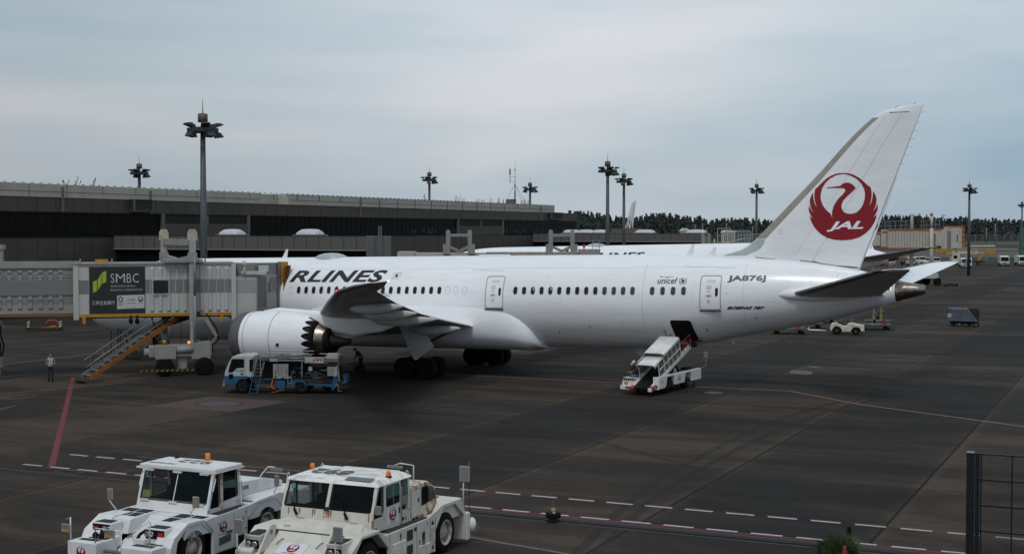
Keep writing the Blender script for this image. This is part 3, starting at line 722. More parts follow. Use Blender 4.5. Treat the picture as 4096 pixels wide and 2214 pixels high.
        for x, r_ in ((53.5, .02), (53.9, .3), (54.7, .5), (56, .6), (57.5, .55), (59, .4), (60, .12)):
            y0 = FU(x)[2] - .42; gr_.append([S(Vector((x, sd * (y0 + r_ * 1.3 * math.cos(t)), 5.3 + (x - 53.5) * .01 + r_ * .85 * math.sin(t)))) for t in [2 * math.pi * k / 16 for k in range(16)]])
        mb.loft(gr_, True, True); mb.obj('root_fairing', white, h)
        if full:
            mb = MB()
            for k in range(7):
                y = 4.0 + k * .85; x = 60.0 + (y - 1.9) * .358; z = 5.33 + (y - 1.9) * .204; mb.bar((x - .1, sd * y, z), (x + .2, sd * y, z + .01), .016)
            mb.obj('static_wick', darkgrey, h)
    # satcom dome and blade antennas
    mb = MB(); mb.lathe([(7.62, 1.28), (7.78, 1.2), (7.92, .92), (8.02, .5), (8.05, .01)], (0, 0, 0), 'z', 24); mb.v = [(21.7 + x, y * .7, z) for x, y, z in mb.v]; mb.obj('satellite_dome', mgrey, root)
    if full:
        for x, h_, t_ in ((17.75, .62, 'a'), (47.9, .62, 'b'), (49.3, .42, 'c')):
            mb = MB(); mb.prism([(x - .22, 7.6), (x + .22, 7.6), (x + .34, 7.72 + h_), (x + .2, 7.72 + h_)], -.03, .03); mb.obj('blade_antenna', white, root)
        MB().bevbox(33.5, 35.4, -.5, .5, 7.66, 7.82, .06).obj('roof_hatch', white, root)
    # belly fairing
    TZ = hermite([(17.6, 1.95), (19, 3.2), (21.2, 4.2), (22.8, 4.8), (27, 4.93), (31, 4.95), (34, 4.8), (36.3, 4.42), (37.5, 3.75), (38.1, 3.0), (38.5, 2.2)])
    rings = []
    for x in [17.6, 18, 18.5, 19, 20, 21.2, 22, 22.8, 25, 27, 29, 31, 32.5, 34, 35.2, 36.3, 36.9, 37.4, 37.8, 38.1, 38.35, 38.5]:
        tz = TZ(x)[0]; zc = min(3.3, 2.0 + max(0, tz - 2.1) * .5); hu = (tz - zc) / .57; W_ = abs(fus(x, tz).y) / .965
        dn = zc - (1.56 if 19 < x < 38 else 1.74); r = []
        for k in range(40):
            a = 2 * math.pi * k / 40; ca, sa = math.cos(a), math.sin(a); e_ = 2 / 2.7
            r.append(Vector((x, W_ * math.copysign(abs(ca) ** e_, ca), zc + (hu if sa > 0 else dn) * math.copysign(abs(sa) ** e_, sa))))
        rings.append(r)
    MB().loft(rings, True, True).obj('belly_fairing', white, root)
    # wings, engines
    if wings:
        for sd in (-1, 1):
            mb = MB(); surf_loft(mb, WST, sd, 14)
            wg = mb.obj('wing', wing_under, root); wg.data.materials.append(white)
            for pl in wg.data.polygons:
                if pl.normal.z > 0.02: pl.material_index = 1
            mb = MB(); edge_strip(mb, WST[1:-1], sd, .085); mb.obj('leading_edge', wing_edge, wg)
            for y, xa, xb, z in ((20.2, 35.6, 38.9, 5.38), (15.6, 33.6, 37.15, 4.76), (10.9, 31.4, 35.9, 4.14), (6.2, 31.5, 35.0, 3.3)):
                rg = []
                for f, r_ in ((0, .02), (.1, .2), (.3, .26), (.55, .30), (.8, .20), (.93, .1), (1, .02)):
                    x = xa + (xb - xa) * f; rg.append([Vector((x, sd * (y + r_ * .65 * math.cos(t)), z - .04 - (.1 if f < .5 else .1 - (f - .5) * .35) + r_ * math.sin(t))) for t in [2 * math.pi * k / 12 for k in range(12)]])
                MB().loft(rg, True, True).obj('flap_track_fairing', wing_under, wg)
            # spoiler/flap edge strips near the root
            mb = MB(); mb.obox((33.9, sd * 6.2, 3.72), (1, 0, .02), .5, (0, 1, .16 * sd), 2.6, .035); mb.obj('flap', white, wg)
            mb = MB()
            mb.sphere((38.5, sd * 26.05, 6.44), .045, 8); mb.obj('navigation_light', mat('nav_red', (.8, .05, .03), .3, emit=(1, .08, .05, 2.5)), wg)
            mb = MB(); mb.sphere((43.72, sd * 30.1, 7.03), .045, 8); mb.obj('tip_light', mat('nav_white', (.9, .9, .8), .3, emit=(1, .9, .7, 2)), wg)
            if full:
                mb = MB()
                for y in (23, 24, 25, 26, 27, 28): 
                    x = 36.9 + (y - 17.5) * .446; mb.bar((x - .05, sd * y, 5.43 + (y - 17.5) * .117), (x + .35, sd * y, 5.43 + (y - 17.5) * .117), .025)
                mb.obj('static_wick', darkgrey, wg)
            # engine
            ey, ez = sd * 9.8, 2.78
            eng = MB()
            prof = [(20.13, 1.50), (20.2, 1.56), (20.45, 1.635), (20.9, 1.70), (21.45, 1.745), (22.3, 1.785), (23.2, 1.785), (24.2, 1.74), (25.0, 1.66), (25.55, 1.57)]
            prof = [(21.13 + (x - 20.13) * .935, r_ * .975) for x, r_ in prof]
            n = 144; rings = []
            for x, r_ in prof: rings.append([Vector((x, ey + r_ * math.cos(2 * math.pi * k / n), ez + r_ * math.sin(2 * math.pi * k / n))) for k in range(n)])
            for q_ in (.25, .5, .75, 1.0):
                r = []
                for k in range(n):
                    t = 2 * math.pi * k / n; ext = .50 * (1 - abs(math.sin(9 * t)) ** .75); x = 26.2 + q_ * (.34 + ext) ; r_ = 1.53 - (x - 26.2) * .19
                    r.append(Vector((x, ey + r_ * math.cos(t), ez + r_ * math.sin(t))))
                rings.append(r)
            rings.append([v + Vector((-.02, (ey - v.y) * .03, (ez - v.z) * .03)) for v in rings[-1]])
            cowl = eng.loft(rings, False, True).obj('engine_nacelle', white, root)
            mb = MB(); mb.lathe([(21.60, 1.27), (21.25, 1.34), (21.11, 1.42), (21.1, 1.465), (21.16, 1.525), (21.40, 1.61), (21.75, 1.665), (22.02, 1.69)], (0, ey, ez), 'x', 64); mb.obj('inlet_lip', lipm, cowl)
            mb = MB(); mb.lathe([(21.6, 1.27), (22.6, 1.34), (23.0, 1.32)], (0, ey, ez), 'x', 48); mb.lathe([(22.9, 1.33), (22.7, .3), (22.2, .02)], (0, ey, ez), 'x', 48); mb.obj('fan', darkgrey, cowl)
            mb = MB(); mb.lathe([(25.2, 1.46), (26.2, 1.40), (26.7, 1.33), (27.2, 1.12), (27.17, 1.06), (26.9, 1.2), (26.0, 1.3)], (0, ey, ez), 'x', 48); mb.obj('fan_nozzle', dark, cowl)
            mb = MB(); mb.lathe([(26.0, 1.25), (26.7, 1.18), (27.2, 1.08), (27.55, .95), (27.8, .84)], (0, ey, ez - .02), 'x', 48); mb.obj('core_cowl', titan, cowl)
            mb = MB(); mb.lathe([(27.7, .90), (28.05, .78), (28.04, .66), (27.6, .6)], (0, ey, ez - .05), 'x', 40); mb.obj('core_nozzle', dark, cowl)
            mb = MB(); mb.lathe([(27.4, .64), (28.1, .52), (28.8, .30), (29.25, .12), (29.33, .01)], (0, ey, ez - .1), 'x', 32); mb.obj('exhaust_cone', mat('scorched_metal', (.05, .055, .06), .45, .6, noise_amt=.4), cowl)
            if full:
                mb = MB()
                for x, w_, r_ in ((22.35, .012, 1.708), (24.3, .016, 1.728), (25.7, .008, 1.60)):
                    r_ += .004
                    mb.lathe([(x - w_, r_ + .004), (x + w_, r_ + .004)], (0, ey, ez), 'x', 96)
                mb.obj('cowl_seam', seam, cowl)
                mb = MB(); mb.obox((24.95, ey + sd * 1.67, ez - .25), (1, 0, 0), .1, (0, .12, 1), .12, .02); mb.obj('drain_vent', dark, cowl)
            # pylon
            py = MB(); prof = [(22.5, 4.28, .10), (23.0, 4.56, .30), (24.0, 4.72, .36), (25.5, 4.62, .36), (27.0, 4.52, .34), (29.5, 4.5, .30), (31.5, 4.2, .22), (33.2, 4.1, .06)]
            bot = {22.5: 4.15, 23.0: 4.2, 24.0: 4.0, 25.5: 3.7, 27.0: 3.42, 29.5: 3.02, 31.5: 3.3, 33.2: 3.95}
            rg = []
            for x, zt, wd in prof:
                zb = bot[x]; rg.append([Vector((x, ey + a * wd, zb + (zt - zb) * b)) for a, b in ((-.7, 0), (.7, 0), (1, .15), (1, .8), (.6, .97), (0, 1), (-.6, .97), (-1, .8), (-1, .15))])
            py.loft(rg, True, True).obj('pylon', white, root)
            mb = MB(); mb.prism([(26.9, 3.5), (29.4, 3.04), (30.6, 3.15), (29.2, 2.86), (27.2, 3.22)], ey - .3, ey + .3); mb.obj('heat_shield', titan, cowl)
    # landing gear
    def wheel(mb, x, y, z, r_, wd):
        mb.lathe([(-wd, r_ * .72), (-wd, r_ * .9), (-wd * .7, r_), (wd * .7, r_), (wd, r_ * .9), (wd, r_ * .72)], (x, y, z), 'y', 28)
        mb.lathe([(-wd * .8, .01), (-wd * .6, r_ * .35), (-wd * .95, r_ * .6), (-wd, r_ * .72)], (x, y, z), 'y', 20); mb.lathe([(wd * .8, .01), (wd * .6, r_ * .35), (wd * .95, r_ * .6), (wd, r_ * .72)], (x, y, z), 'y', 20)
    for sd in (-1, 1):
        g = MB(); g.tube([(31.4, sd * 4.9, .75), (31.2, sd * 4.7, 3.6)], .2, 10); g.bar((30.5, sd * 4.9, .7), (32.3, sd * 4.9, .7), .25); g.tube([(31.3, sd * 4.8, 2.0), (33.0, sd * 3.4, 3.0)], .08, 6)
        lg = g.obj('landing_gear', darkgrey, root)
        for x in (30.55, 32.25):
            for dy in (-.62, .62):
                mb = MB(); wheel(mb, x, sd * 4.9 + dy, .68, .68, .24); mb.obj('wheel', black, lg)
        mb = MB(); mb.add([(30.49, sd * 6.0, 3.4), (32.17, sd * 6.0, 3.45), (32.9, sd * 5.85, 2.1), (31.55, sd * 5.7, 1.2), (31.4, sd * 5.74, 1.32)], [(0, 1, 2, 3, 4)]); o = mb.obj('gear_door', wing_under, lg)
        so_ = o.modifiers.new('t', 'SOLIDIFY'); so_.thickness = .06
    ng = MB(); ng.tube([(6.0, 0, .95), (5.8, 0, 2.3)], .13, 8); ng.tube([(6, 0, 1.4), (7.2, 0, 2.2)], .07, 6); nl = ng.obj('nose_gear', darkgrey, root)
    for dy in (-.33, .33):
        mb = MB(); wheel(mb, 6.0, dy, .41 + .5, .5, .17); mb.obj('wheel', black, nl)
    # cockpit windows
    for sd in (-1, 1):
        mb = MB(); P_ = [(1.75, 4.95), (2.9, 5.95), (3.25, 5.9), (3.9, 5.35), (3.6, 4.95)]
        mb.add([fus(x, z, .01, sd) for x, z in P_], [(0, 1, 2, 3, 4)]); mb.obj('cockpit_window', glass, root)
    # livery
    def onf(x, z, l=0.0): return S(fus(x, z, .010 + l))
    full_w = text2d('JAPAN AIRLINES', h=1, bold=.03)[0]; part_w = text2d('RLINES', h=1, bold=.03)[0]
    fw = max(v[0] for v in full_w); pw = max(v[0] for v in part_w)
    tot = 7.62 * fw / pw
    tv, tf = text2d('RLINES', w=7.22, h=.80, bold=.032, space=1.06)
    decal('airline_lettering', ([(x + 19.87 + y * .66, y + 6.07) for x, y in tv], tf), onf, ink, body, .1)
    tv, tf = text2d('JAPAN AI', w=8.0, h=.80, bold=.032, space=1.06)
    decal('airline_lettering', ([(x + 10.85 + y * .66, y + 6.07) for x, y in tv], tf), onf, ink, body, .1)
    if full:
        def put(nm, s, x0, x1, z0, z1, shear=0, bold=0.0, m=ink, par=body):
            v, f = text2d(s, w=x1 - x0, h=z1 - z0, shear=shear, bold=bold)
            return decal(nm, ([(x + x0, y + z0) for x, y in v], f), onf, m, par, .12)
        put('registration_lettering', 'JA876J', 50.98, 53.25, 6.04, 6.46, 0, .04)
        put('type_lettering', 'BOEING 787', 50.97, 53.24, 4.44, 4.62, .5, .05)
        put('support_lettering', 'We support', 46.75, 47.6, 6.31, 6.43, .2, .0)
        put('unicef_lettering', 'unicef', 46.66, 47.92, 5.98, 6.34, .12, .01)
        def flat(nm, outl, m, par=body, l=0.0, step=.12):
            return decal(nm, poly2d(outl), lambda x, y: onf(x, y, l), m, par, step)
        cir = lambda cx, cy, r_, n=20, k=1.0: [(cx + r_ * math.cos(2 * math.pi * i / n), cy + k * r_ * math.sin(2 * math.pi * i / n)) for i in range(n)]
        flat('globe_emblem', [cir(48.24, 6.15, .17), cir(48.24, 6.15, .155), cir(48.24, 6.17, .03)], ink)
        flat('globe_figures', [[(48.15, 6.05), (48.18, 6.17), (48.14, 6.22), (48.2, 6.28), (48.25, 6.22), (48.24, 6.15), (48.3, 6.22), (48.36, 6.16), (48.33, 6.08), (48.26, 6.03)]], ink, l=.002)
        for sg in (-1, 1):
            mbp = [(48.24 + sg * .21 * math.cos(a), 6.15 + .21 * math.sin(a)) for a in [R(d) for d in range(-75, 50, 12)]] + [(48.24 + sg * .24 * math.cos(a), 6.15 + .24 * math.sin(a)) for a in [R(d) for d in range(45, -80, -12)]]
            flat('laurel', [mbp], ink)
        flat('flag_border', [[(27.97, 6.31), (28.5, 6.31), (28.63, 6.68), (28.1, 6.68)], [(27.99, 6.325), (28.49, 6.325), (28.61, 6.665), (28.11, 6.665)]], seam)
        flat('flag_disc', [cir(28.3, 6.495, .115, 20, .95)], red)
        # passenger windows
        wx = [20.80 + .608 * k for k in range(8)] + [26.87 + .6085 * k for k in range(9)] + [37.22 + .6078 * k for k in range(14)] + [46.38, 47.04, 47.70, 48.35]
        proto = None
        fr_m = mat('window_frame', (.30, .28, .25), .5)
        for i, x in enumerate(wx):
            v, f = poly2d([rrect(-.125, .125, -.225, .225, .12)])
            o = decal('window', (v, f), lambda a, b: onf(x + a, 5.545 + b, .004), glass, root, .15)
            v, f = poly2d([rrect(-.15, .15, -.255, .255, .14), rrect(-.125, .125, -.225, .225, .12)])
            decal('frame', (v, f), lambda a, b: onf(x + a, 5.545 + b, .002), fr_m, o, .15)
            if i in (19, 21):
                v, f = poly2d([rrect(-.02, .11, .02, .2, .05)]); decal('blind', (v, f), lambda a, b: onf(x + a, 5.545 + b, .006), mat('blind_beige', (.3, .3, .22), .7), o, .15)
            if i >= 27:
                v, f = poly2d([rrect(-.10, .10, -.16, .19, .09)]); decal('tinted_pane', (v, f), lambda a, b: onf(x + a, 5.545 + b, .006), mat('tinted_blue', (.02, .05, .085) if i < 100 else 0, .1), o, .15)
        for x in (20.19, 32.35, 32.96, 33.58):
            flat('window_plug', [rrect(x - .15, x + .15, 5.29, 5.80, .14), rrect(x - .137, x + .137, 5.303, 5.787, .128)], mat('plug_outline', (.22, .22, .23), .6))
        # doors
        for x0 in (35.10, 49.36):
            d = flat('door', [rrect(x0 - .02, x0 + 1.28, 4.40, 6.47, .16), rrect(x0 + .035, x0 + 1.225, 4.455, 6.415, .13)], mat('door_outline', (.27, .30, .31), .5), root)
            flat('door_window', [rrect(x0 + .93, x0 + 1.10, 5.22, 5.72, .08)], glass, d, .003)
            flat('vent_outline', [rrect(x0 + .42, x0 + .88, 6.05, 6.18, .06), rrect(x0 + .435, x0 + .865, 6.065, 6.165, .05)], seam, d)
            flat('handle_plate', [[(x0 + .3, 5.25), (x0 + .45, 5.34), (x0 + .62, 5.34), (x0 + .78, 5.25), (x0 + .62, 5.16), (x0 + .45, 5.16)], [(x0 + .46, 5.25), (x0 + .54, 5.29), (x0 + .62, 5.25), (x0 + .54, 5.21)]], mat('plate_grey', (.5, .5, .52), .4), d)
            flat('handle', [[(x0 + .46, 5.25), (x0 + .54, 5.29), (x0 + .62, 5.25), (x0 + .54, 5.21)]], mat('handle_red', (.2, .03, .03), .5), d, .003)
            flat('placard', [rrect(x0 + .4, x0 + .68, 5.75, 5.84, .03), rrect(x0 + .415, x0 + .665, 5.765, 5.825, .02), rrect(x0 + .4, x0 + .68, 5.63, 5.72, .03), rrect(x0 + .415, x0 + .665, 5.645, 5.705, .02), rrect(x0 + .46, x0 + .62, 4.93, 5.02, .03), rrect(x0 + .475, x0 + .605, 4.945, 5.005, .02), rrect(x0 + .46, x0 + .62, 4.82, 4.91, .03), rrect(x0 + .475, x0 + .605, 4.835, 4.895, .02)], mat('placard_pink', (.45, .2, .2), .6), d)
            flat('warning_arc', [[(x0 + .40, 5.47), (x0 + .47, 5.53), (x0 + .56, 5.53), (x0 + .66, 5.47), (x0 + .56, 5.50), (x0 + .47, 5.50)]], redp, d)
            mb = MB(); mb.obox(fus(x0 + .63, 4.36, .03), (1, 0, 0), .66, (0, 0, 1), .035, .05); mb.obj('sill_plate', darkgrey, d)
        cd = flat('cargo_door', [rrect(47.52, 48.83, 2.50, 3.76, .16)], dark, root, .004)
        cd.data.transform(Matrix.Identity(4))
        for v in cd.data.vertices: v.co.x += (3.13 - v.co.z) * .18
        mb = MB(); mb.obox(fus(48.35, 2.47, .05), (1, 0, 0), .75, (0, 0, 1), .04, .1); mb.obj('sill_plate', dark, cd)
        for x, z in ((47.0, 3.05), (49.6, 3.15)): flat('latch_ring', [cir(x, z, .09), cir(x, z, .07), cir(x, z, .035)], seam)
        # fuselage seams
        mb = MB()
        def fline(pts, wd):
            for (x0, z0), (x1, z1) in zip(pts, pts[1:]):
                k = max(1, int(math.hypot(x1 - x0, z1 - z0) / .25))
                dz, dx = (wd, 0) if abs(x1 - x0) > abs(z1 - z0) else (0, wd)
                for i in range(k):
                    a, b = i / k, (i + 1) / k; xa, za, xb, zb_ = x0 + (x1 - x0) * a, z0 + (z1 - z0) * a, x0 + (x1 - x0) * b, z0 + (z1 - z0) * b
                    mb.quad(onf(xa, za, -.004), onf(xb, zb_, -.004), onf(xb + dx, zb_ + dz, -.004), onf(xa + dx, za + dz, -.004))
        fline([(45.75, 7.6), (45.75, 2.0)], .018); fline([(51.95, 7.3), (51.95, 3.0)], .012); fline([(57.3, 6.6), (57.3, 4.1)], .016)
        fline([(54.9, 4.9), (55.0, 4.55), (55.5, 4.3), (56.6, 4.55), (58.3, 5.0)], .014); fline([(59.2, 5.9), (59.2, 4.9)], .012)
        fline([(33.8, 6.86), (36.2, 6.78)], .012); fline([(48.2, 7.0), (51.3, 6.9)], .012)
        mb.obj('panel_seam', mat('hairline', (.38, .38, .39), .6), body)
        mb = MB()
        for x in (24.6, 30.2, 36.8, 40.4, 48.9, 54.6): fline([(x, 7.5), (x, 2.4 if x < 50 else 3.6)], .011)
        for z, xa, xb in ((6.95, 18, 50), (4.15, 38.8, 47.2), (3.15, 39.5, 47.3), (4.9, 51, 54), (3.6, 49.5, 53)): fline([(xa, z), (xb, z)], .010)
        mb.obj('lap_joint', mat('lap_grey', (.60, .61, .63), .5), body)
        for x, z, r_ in ((37.0, 5.5, .035), (36.8, 3.75, .04), (42.2, 3.3, .05), (44.4, 3.6, .03), (50.98, 5.4, .03), (26.0, 6.2, .03), (52.6, 3.9, .05), (40.0, 2.9, .06)): flat('port', [cir(x, z, r_, 10)], mat('port_dark', (.08, .08, .08), .6))
        for x, z, w_, h_ in ((41.0, 2.75, .6, .35), (45.2, 2.9, .4, .3), (51.6, 3.5, .5, .3), (39.2, 6.3, .3, .18), (55.8, 5.9, .4, .25)): flat('access_panel', [rrect(x, x + w_, z, z + h_, .05), rrect(x + .012, x + w_ - .012, z + .012, z + h_ - .012, .04)], mat('lap_grey', (0, 0, 0)))
        mb = MB(); mb.obox((60.1, -.78, 5.62), (1, .3, 0), .16, (0, 0, 1), .07, .07); mb.obj('tail_light', steel, root)
        mb = MB(); mb.obox((60.28, -.76, 5.62), (1, 0, 0), .02, (0, 0, 1), .09, .05); mb.obj('light_lens', mat('warm_lens', (.9, .8, .6), .3, emit=(1, .8, .5, 1.2)), bpy.data.objects['tail_light'])
        mb = MB(); mb.prism([(44.0, 1.86), (44.6, 1.84), (44.75, 1.3), (44.6, 1.3)], -.04, .04); mb.obj('drain_mast', wing_under, root)
        mb = MB(); mb.prism([(50.4, 2.5), (50.7, 2.5), (50.75, 2.2), (50.6, 2.2)], -.04, .04); mb.obj('drain_mast', wing_under, root)
    return root
TH_A, BP = R(24.9), R(0.9)
def place_air(root, pivot, th, bp=BP):
    """main wheels at pivot, nose toward the left, slightly nose down"""
    rot = Matrix.Rotation(-th, 4, 'Z') @ Matrix.Rotation(-bp, 4, 'Y')
    root.matrix_world = Matrix.Translation(Vector(pivot)) @ rot @ Matrix.Translation((-31.4, 0, 0))
    root.rotation_mode = 'XYZ'
A_ = build_airplane('passenger_airplane', 'large white jet with an open cargo door, filling the middle of the apron')
place_air(A_, (-4.2 * math.cos(TH_A), 90.8 + 4.2 * math.sin(TH_A), 0), TH_A)
B_ = build_airplane('passenger_airplane', 'white jet parked behind the large one, only its upper fuselage showing', full=False)
place_air(B_, (20.4, 176, 0), R(-8.5))
for c in B_.children:
    if c.name.startswith('wing'): c.scale = (1, 1, .9)
D_ = build_airplane('passenger_airplane', 'distant jet behind the walkway roof, its narrow white fin seen against trees', full=False, wings=False)
th = R(78); tip = Vector((.0895 * 303, 303, 0)); u_ = Vector((math.cos(th), -math.sin(th), 0)); place_air(D_, tip - u_ * 30.0, th, 0)
# ================================================ LIGHT MASTS
def at(px, Z): return Vector(((px - 2048) / FPX * Z, Z, 0))
def build_mast(label, loc, rz):
    t = thing('light_mast', label, 'light mast', loc, rz, 'apron light masts')
    MB().tube([(0, 0, 0), (0, 0, 9), (0, 0, 18.3)], [.34, .29, .21], 14).obj('pole', mastm, t)
    mb = MB(); mb.lathe([(17.85, 1.38), (18.2, 1.38), (18.2, 1.28), (17.85, 1.28), (17.85, 1.38)], n=10, smooth=False)
    for a in range(4):
        c, s = math.cos(a * math.pi / 4), math.sin(a * math.pi / 4); mb.bar((-1.35 * c, -1.35 * s, 17.95), (1.35 * c, 1.35 * s, 17.95), .12)
    mb.lathe([(18.2, .9), (18.28, .9), (18.28, .01)], n=10, smooth=False)
    mb.obj('platform', mastd, t)
    def lamp(a, z, up, nm='floodlight'):
        c, s = math.cos(a), math.sin(a); r_ = 1.18
        P = lambda u, v, w: (c * (r_ + u) - s * v, s * (r_ + u) + c * v, z + w)
        k = 1 if up else -1
        b = MB(); b.add([P(-.25, -.36, .05 * k), P(-.25, .36, .05 * k), P(.56, .36, .12 * k + .18), P(.56, -.36, .12 * k + .18), P(-.1, -.33, .42), P(-.1, .33, .42), P(.3, .33, .42), P(.3, -.33, .42)], [(0, 1, 2, 3), (4, 7, 6, 5), (0, 4, 5, 1), (1, 5, 6, 2), (2, 6, 7, 3), (3, 7, 4, 0)])
        b.tube([P(-.15, -.3, .2), P(-.3, -.3, -.1 if up else .5)], .04, 6)
        o = b.obj(nm, mastd, t)
        q_ = MB(); q_.add([P(-.18, -.31, .04 * k - .004), P(-.18, .31, .04 * k - .004), P(.52, .31, .12 * k + .155), P(.52, -.31, .12 * k + .155)], [(0, 1, 2, 3)]); q_.obj('lens', darkgrey, o)
    for a in (-.35, .5, 2.2, 3.3, 4.6): lamp(a, 18.22, True)
    for a in (-.2, 3.6, 4.9): lamp(a, 17.42, False)
    MB().tube([(0, 0, 18.8), (0, 0, 18.85)], [.3, .34], 14).tube([(0, 0, 18.2), (0, 0, 18.9)], .13, 8).lathe([(18.72, .42), (19.42, .42), (19.46, .3), (19.5, .04)], n=16, caps=True).obj('cap', rustgrey, t)
    MB().tube([(0, 0, 19.4), (0, 0, 19.7), (0, 0, 20.7)], [.06, .04, .015], 6).obj('lightning_rod', mastm, t)
    return t
m0 = build_mast('tallest nearest light mast, standing behind the boarding bridge frame', at(815, 118), .5)
for px, Z, rz, lb in ((560, 205, 2.4, 'light mast rising behind the beige parapet at the far left'),
                      (1718, 262, 1.1, 'light mast behind the middle of the terminal roof, left of the roof antenna'),
                      (2120, 285, .2, 'small light mast behind the terminal roof just right of the roof antenna'),
                      (2430, 198, 1.7, 'taller mast of the close pair in front of the far walkway'),
                      (2495, 240, .9, 'shorter mast of the close pair, beside the distant white fin'),
                      (3025, 293, .3, 'light mast left of the big white tail fin above the trees'),
                      (3875, 293, 1.3, 'light mast right of the big tail fin beside the orange bridge bellows'),
                      (4086, 470, .6, 'light mast at the extreme right edge, farthest away')):
    c = copy_tree(m0); c.scale = (1, 1, 1.06 if px == 1718 else 1); c.location = at(px, Z); c.rotation_euler = (0, 0, rz); c['label'] = lb
# ================================================ BOARDING BRIDGES
def ribs(mb, x0, x1, y, z0, z1, pitch=.5, depth=.07, side=-1):
    """corrugated sheet: raised trapezoid ribs standing proud of the panel at y"""
    x = x0
    while x + pitch * .5 <= x1:
        yo = y + side * depth; a = pitch * .08
        mb.add([(x, y, z0), (x + a, yo, z0 + .12), (x + pitch * .5 - a, yo, z0 + .12), (x + pitch * .5, y, z0), (x, y, z1), (x + a, yo, z1 - .12), (x + pitch * .5 - a, yo, z1 - .12), (x + pitch * .5, y, z1)],
               [(0, 1, 5, 4), (1, 2, 6, 5), (2, 3, 7, 6), (0, 3, 2, 1), (4, 5, 6, 7)])
        x += pitch
BR = thing('boarding_bridge', 'nearest grey white boarding bridge with black bank advertisement docked to the jet', 'boarding bridge', (-28.18, 88.4, 0), R(16.1))
ZF, ZT = 4.06, 7.26
Tn = MB(); Tn.box(0, 10.1, 0, 3.2, ZF, ZT).obj('outer_tunnel', bridgew, BR)
tn = bpy.data.objects['outer_tunnel']
mb = MB(); ribs(mb, 4.72, 10.0, 0, ZF + .05, ZT - .18, .53, .08); mb.obj('corrugation', bridgew, tn)
mb = MB(); mb.box(-.02, .9, -.006, 0, 5.36, 6.26); mb.box(4.42, 10.06, -.006, 0, 5.36, 6.26)
x = 4.72
while x + .265 < 10: mb.box(x + .045, x + .22, -.088, -.081, 5.36, 6.26); x += .53
mb.obj('grey_stripe', bridgeg, tn)
mb = MB(); mb.box(-.05, 10.15, -.1, 3.3, ZT, ZT + .1)
for x in (.35, 2.3, 8.2): mb.box(x, x + .1, -.08, .02, ZT + .1, ZT + .38)
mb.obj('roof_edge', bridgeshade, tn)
MB().box(-.05, .28, -.06, 3.25, ZF - .35, ZT).obj('end_frame', bridgew, tn)
MB().box(9.95, 10.25, -.1, 3.3, ZF - .5, ZT).obj('end_frame', bridgew, tn)
mb = MB(); mb.box(0, 10, -.04, .12, ZF - .2, ZF); mb.box(.5, .7, -.04, .12, ZF - .62, ZF - .2); mb.box(9.2, 9.4, -.04, .12, ZF - .6, ZF - .2); mb.obj('chassis_beam', yellow, tn)
MB().box(.7, 9.8, .2, 3.0, ZF - .3, ZF - .02).obj('underframe', darkgrey, tn)
# advertisement panel
ad = MB().box(.93, 4.42, -.035, -.002, ZF + .02, ZT - .14).obj('advertisement', mat('ad_black', (.012, .012, .013), .45), tn)
def adp(x, z, l=0.0): return Vector((x, -.04 - l, z))
def adtext(nm, s, x0, z0, w_, h_, m, bold=0.0, par=None, l=0.0, space=1.0):
    v, f = text2d(s, w=w_, h=h_, bold=bold, space=space); return decal(nm, ([(a + x0, b + z0) for a, b in v], f), lambda a, b: adp(a, b, l), m, par or ad)
adw = mat('ad_lettering', (.5, .5, .5), .6); adg = mat('ad_green', (.28, .37, .02), .6); adwh = mat('ad_white_card', (.42, .42, .42), .6)
# pixel -> panel coords: x = .93 + (u-980)/640*3.49 ; z = 7.12 - (v-462)/528*3.04
ax = lambda u: .93 + (u - 980) / 640 * 3.49
az = lambda v: 7.12 - (v - 462) / 528 * 3.04
for P_ in (((1023, 630), (1068, 612), (1068, 735), (1023, 753)), ((1077, 610), (1123, 530), (1123, 655), (1077, 725)), ((1129, 526), (1175, 509), (1175, 632), (1129, 652))):
    decal('logo_bar', poly2d([[(ax(u), az(v)) for u, v in P_]]), adp, adg, ad)
for ch, u0, u1 in (('S', 1226, 1266), ('M', 1286, 1388), ('B', 1410, 1460), ('C', 1478, 1548)):
    adtext('bank_initials', ch, ax(u0), az(642), (u1 - u0) * 3.49 / 640, .575, adw, -.012)
adtext('bank_name', 'SUMITOMO MITSUI', ax(1226), az(692), 1.52, .115, adw, -.01)
adtext('bank_name', 'BANKING CORPORATION', ax(1226), az(734), 1.98, .115, adw, -.01)
adtext('bank_name', '三井住友銀行', ax(1010), az(890), 1.42, .27, adw, .0)
card = decal('white_card', poly2d([[(ax(1296), az(940)), (ax(1612), az(932)), (ax(1612), az(780)), (ax(1296), az(786))]]), lambda a, b: adp(a, b, .004), adwh, ad)
for u, m_ in ((1337, 1), (1567, 2)):
    o_ = [(ax(u) + .15 * math.cos(R(15 * k)), az(830) + .19 * math.sin(R(15 * k))) for k in range(24)]; i_ = [(ax(u) + .085 * math.cos(R(15 * k)), az(822 if m_ == 2 else 830) + .12 * math.sin(R(15 * k))) for k in range(24)]
    decal('event_emblem', poly2d([o_, i_]), lambda a, b: adp(a, b, .008), mat('ad_navy', (.02, .03, .08), .6), card)
    adtext('event_lettering', 'TOKYO 2020', ax(u - 32), az(882), .34, .065, mat('ad_navy', (0, 0, 0)), 0, card, .008)
    if m_ == 1:
        for k in range(5):
            cx, cz = ax(1318 + k * 9.5), az(889 + (k % 2) * 9); decal('ring', poly2d([[(cx + r_ * math.cos(R(30 * j)), cz + r_ * math.sin(R(30 * j))) for j in range(12)] for r_ in (.045, .03)]), lambda a, b: adp(a, b, .008), mat('ring_col%d' % k, ((.02, .1, .4), (.02, .02, .02), (.5, .02, .02), (.5, .35, .02), (.02, .25, .05))[k], .6), card)
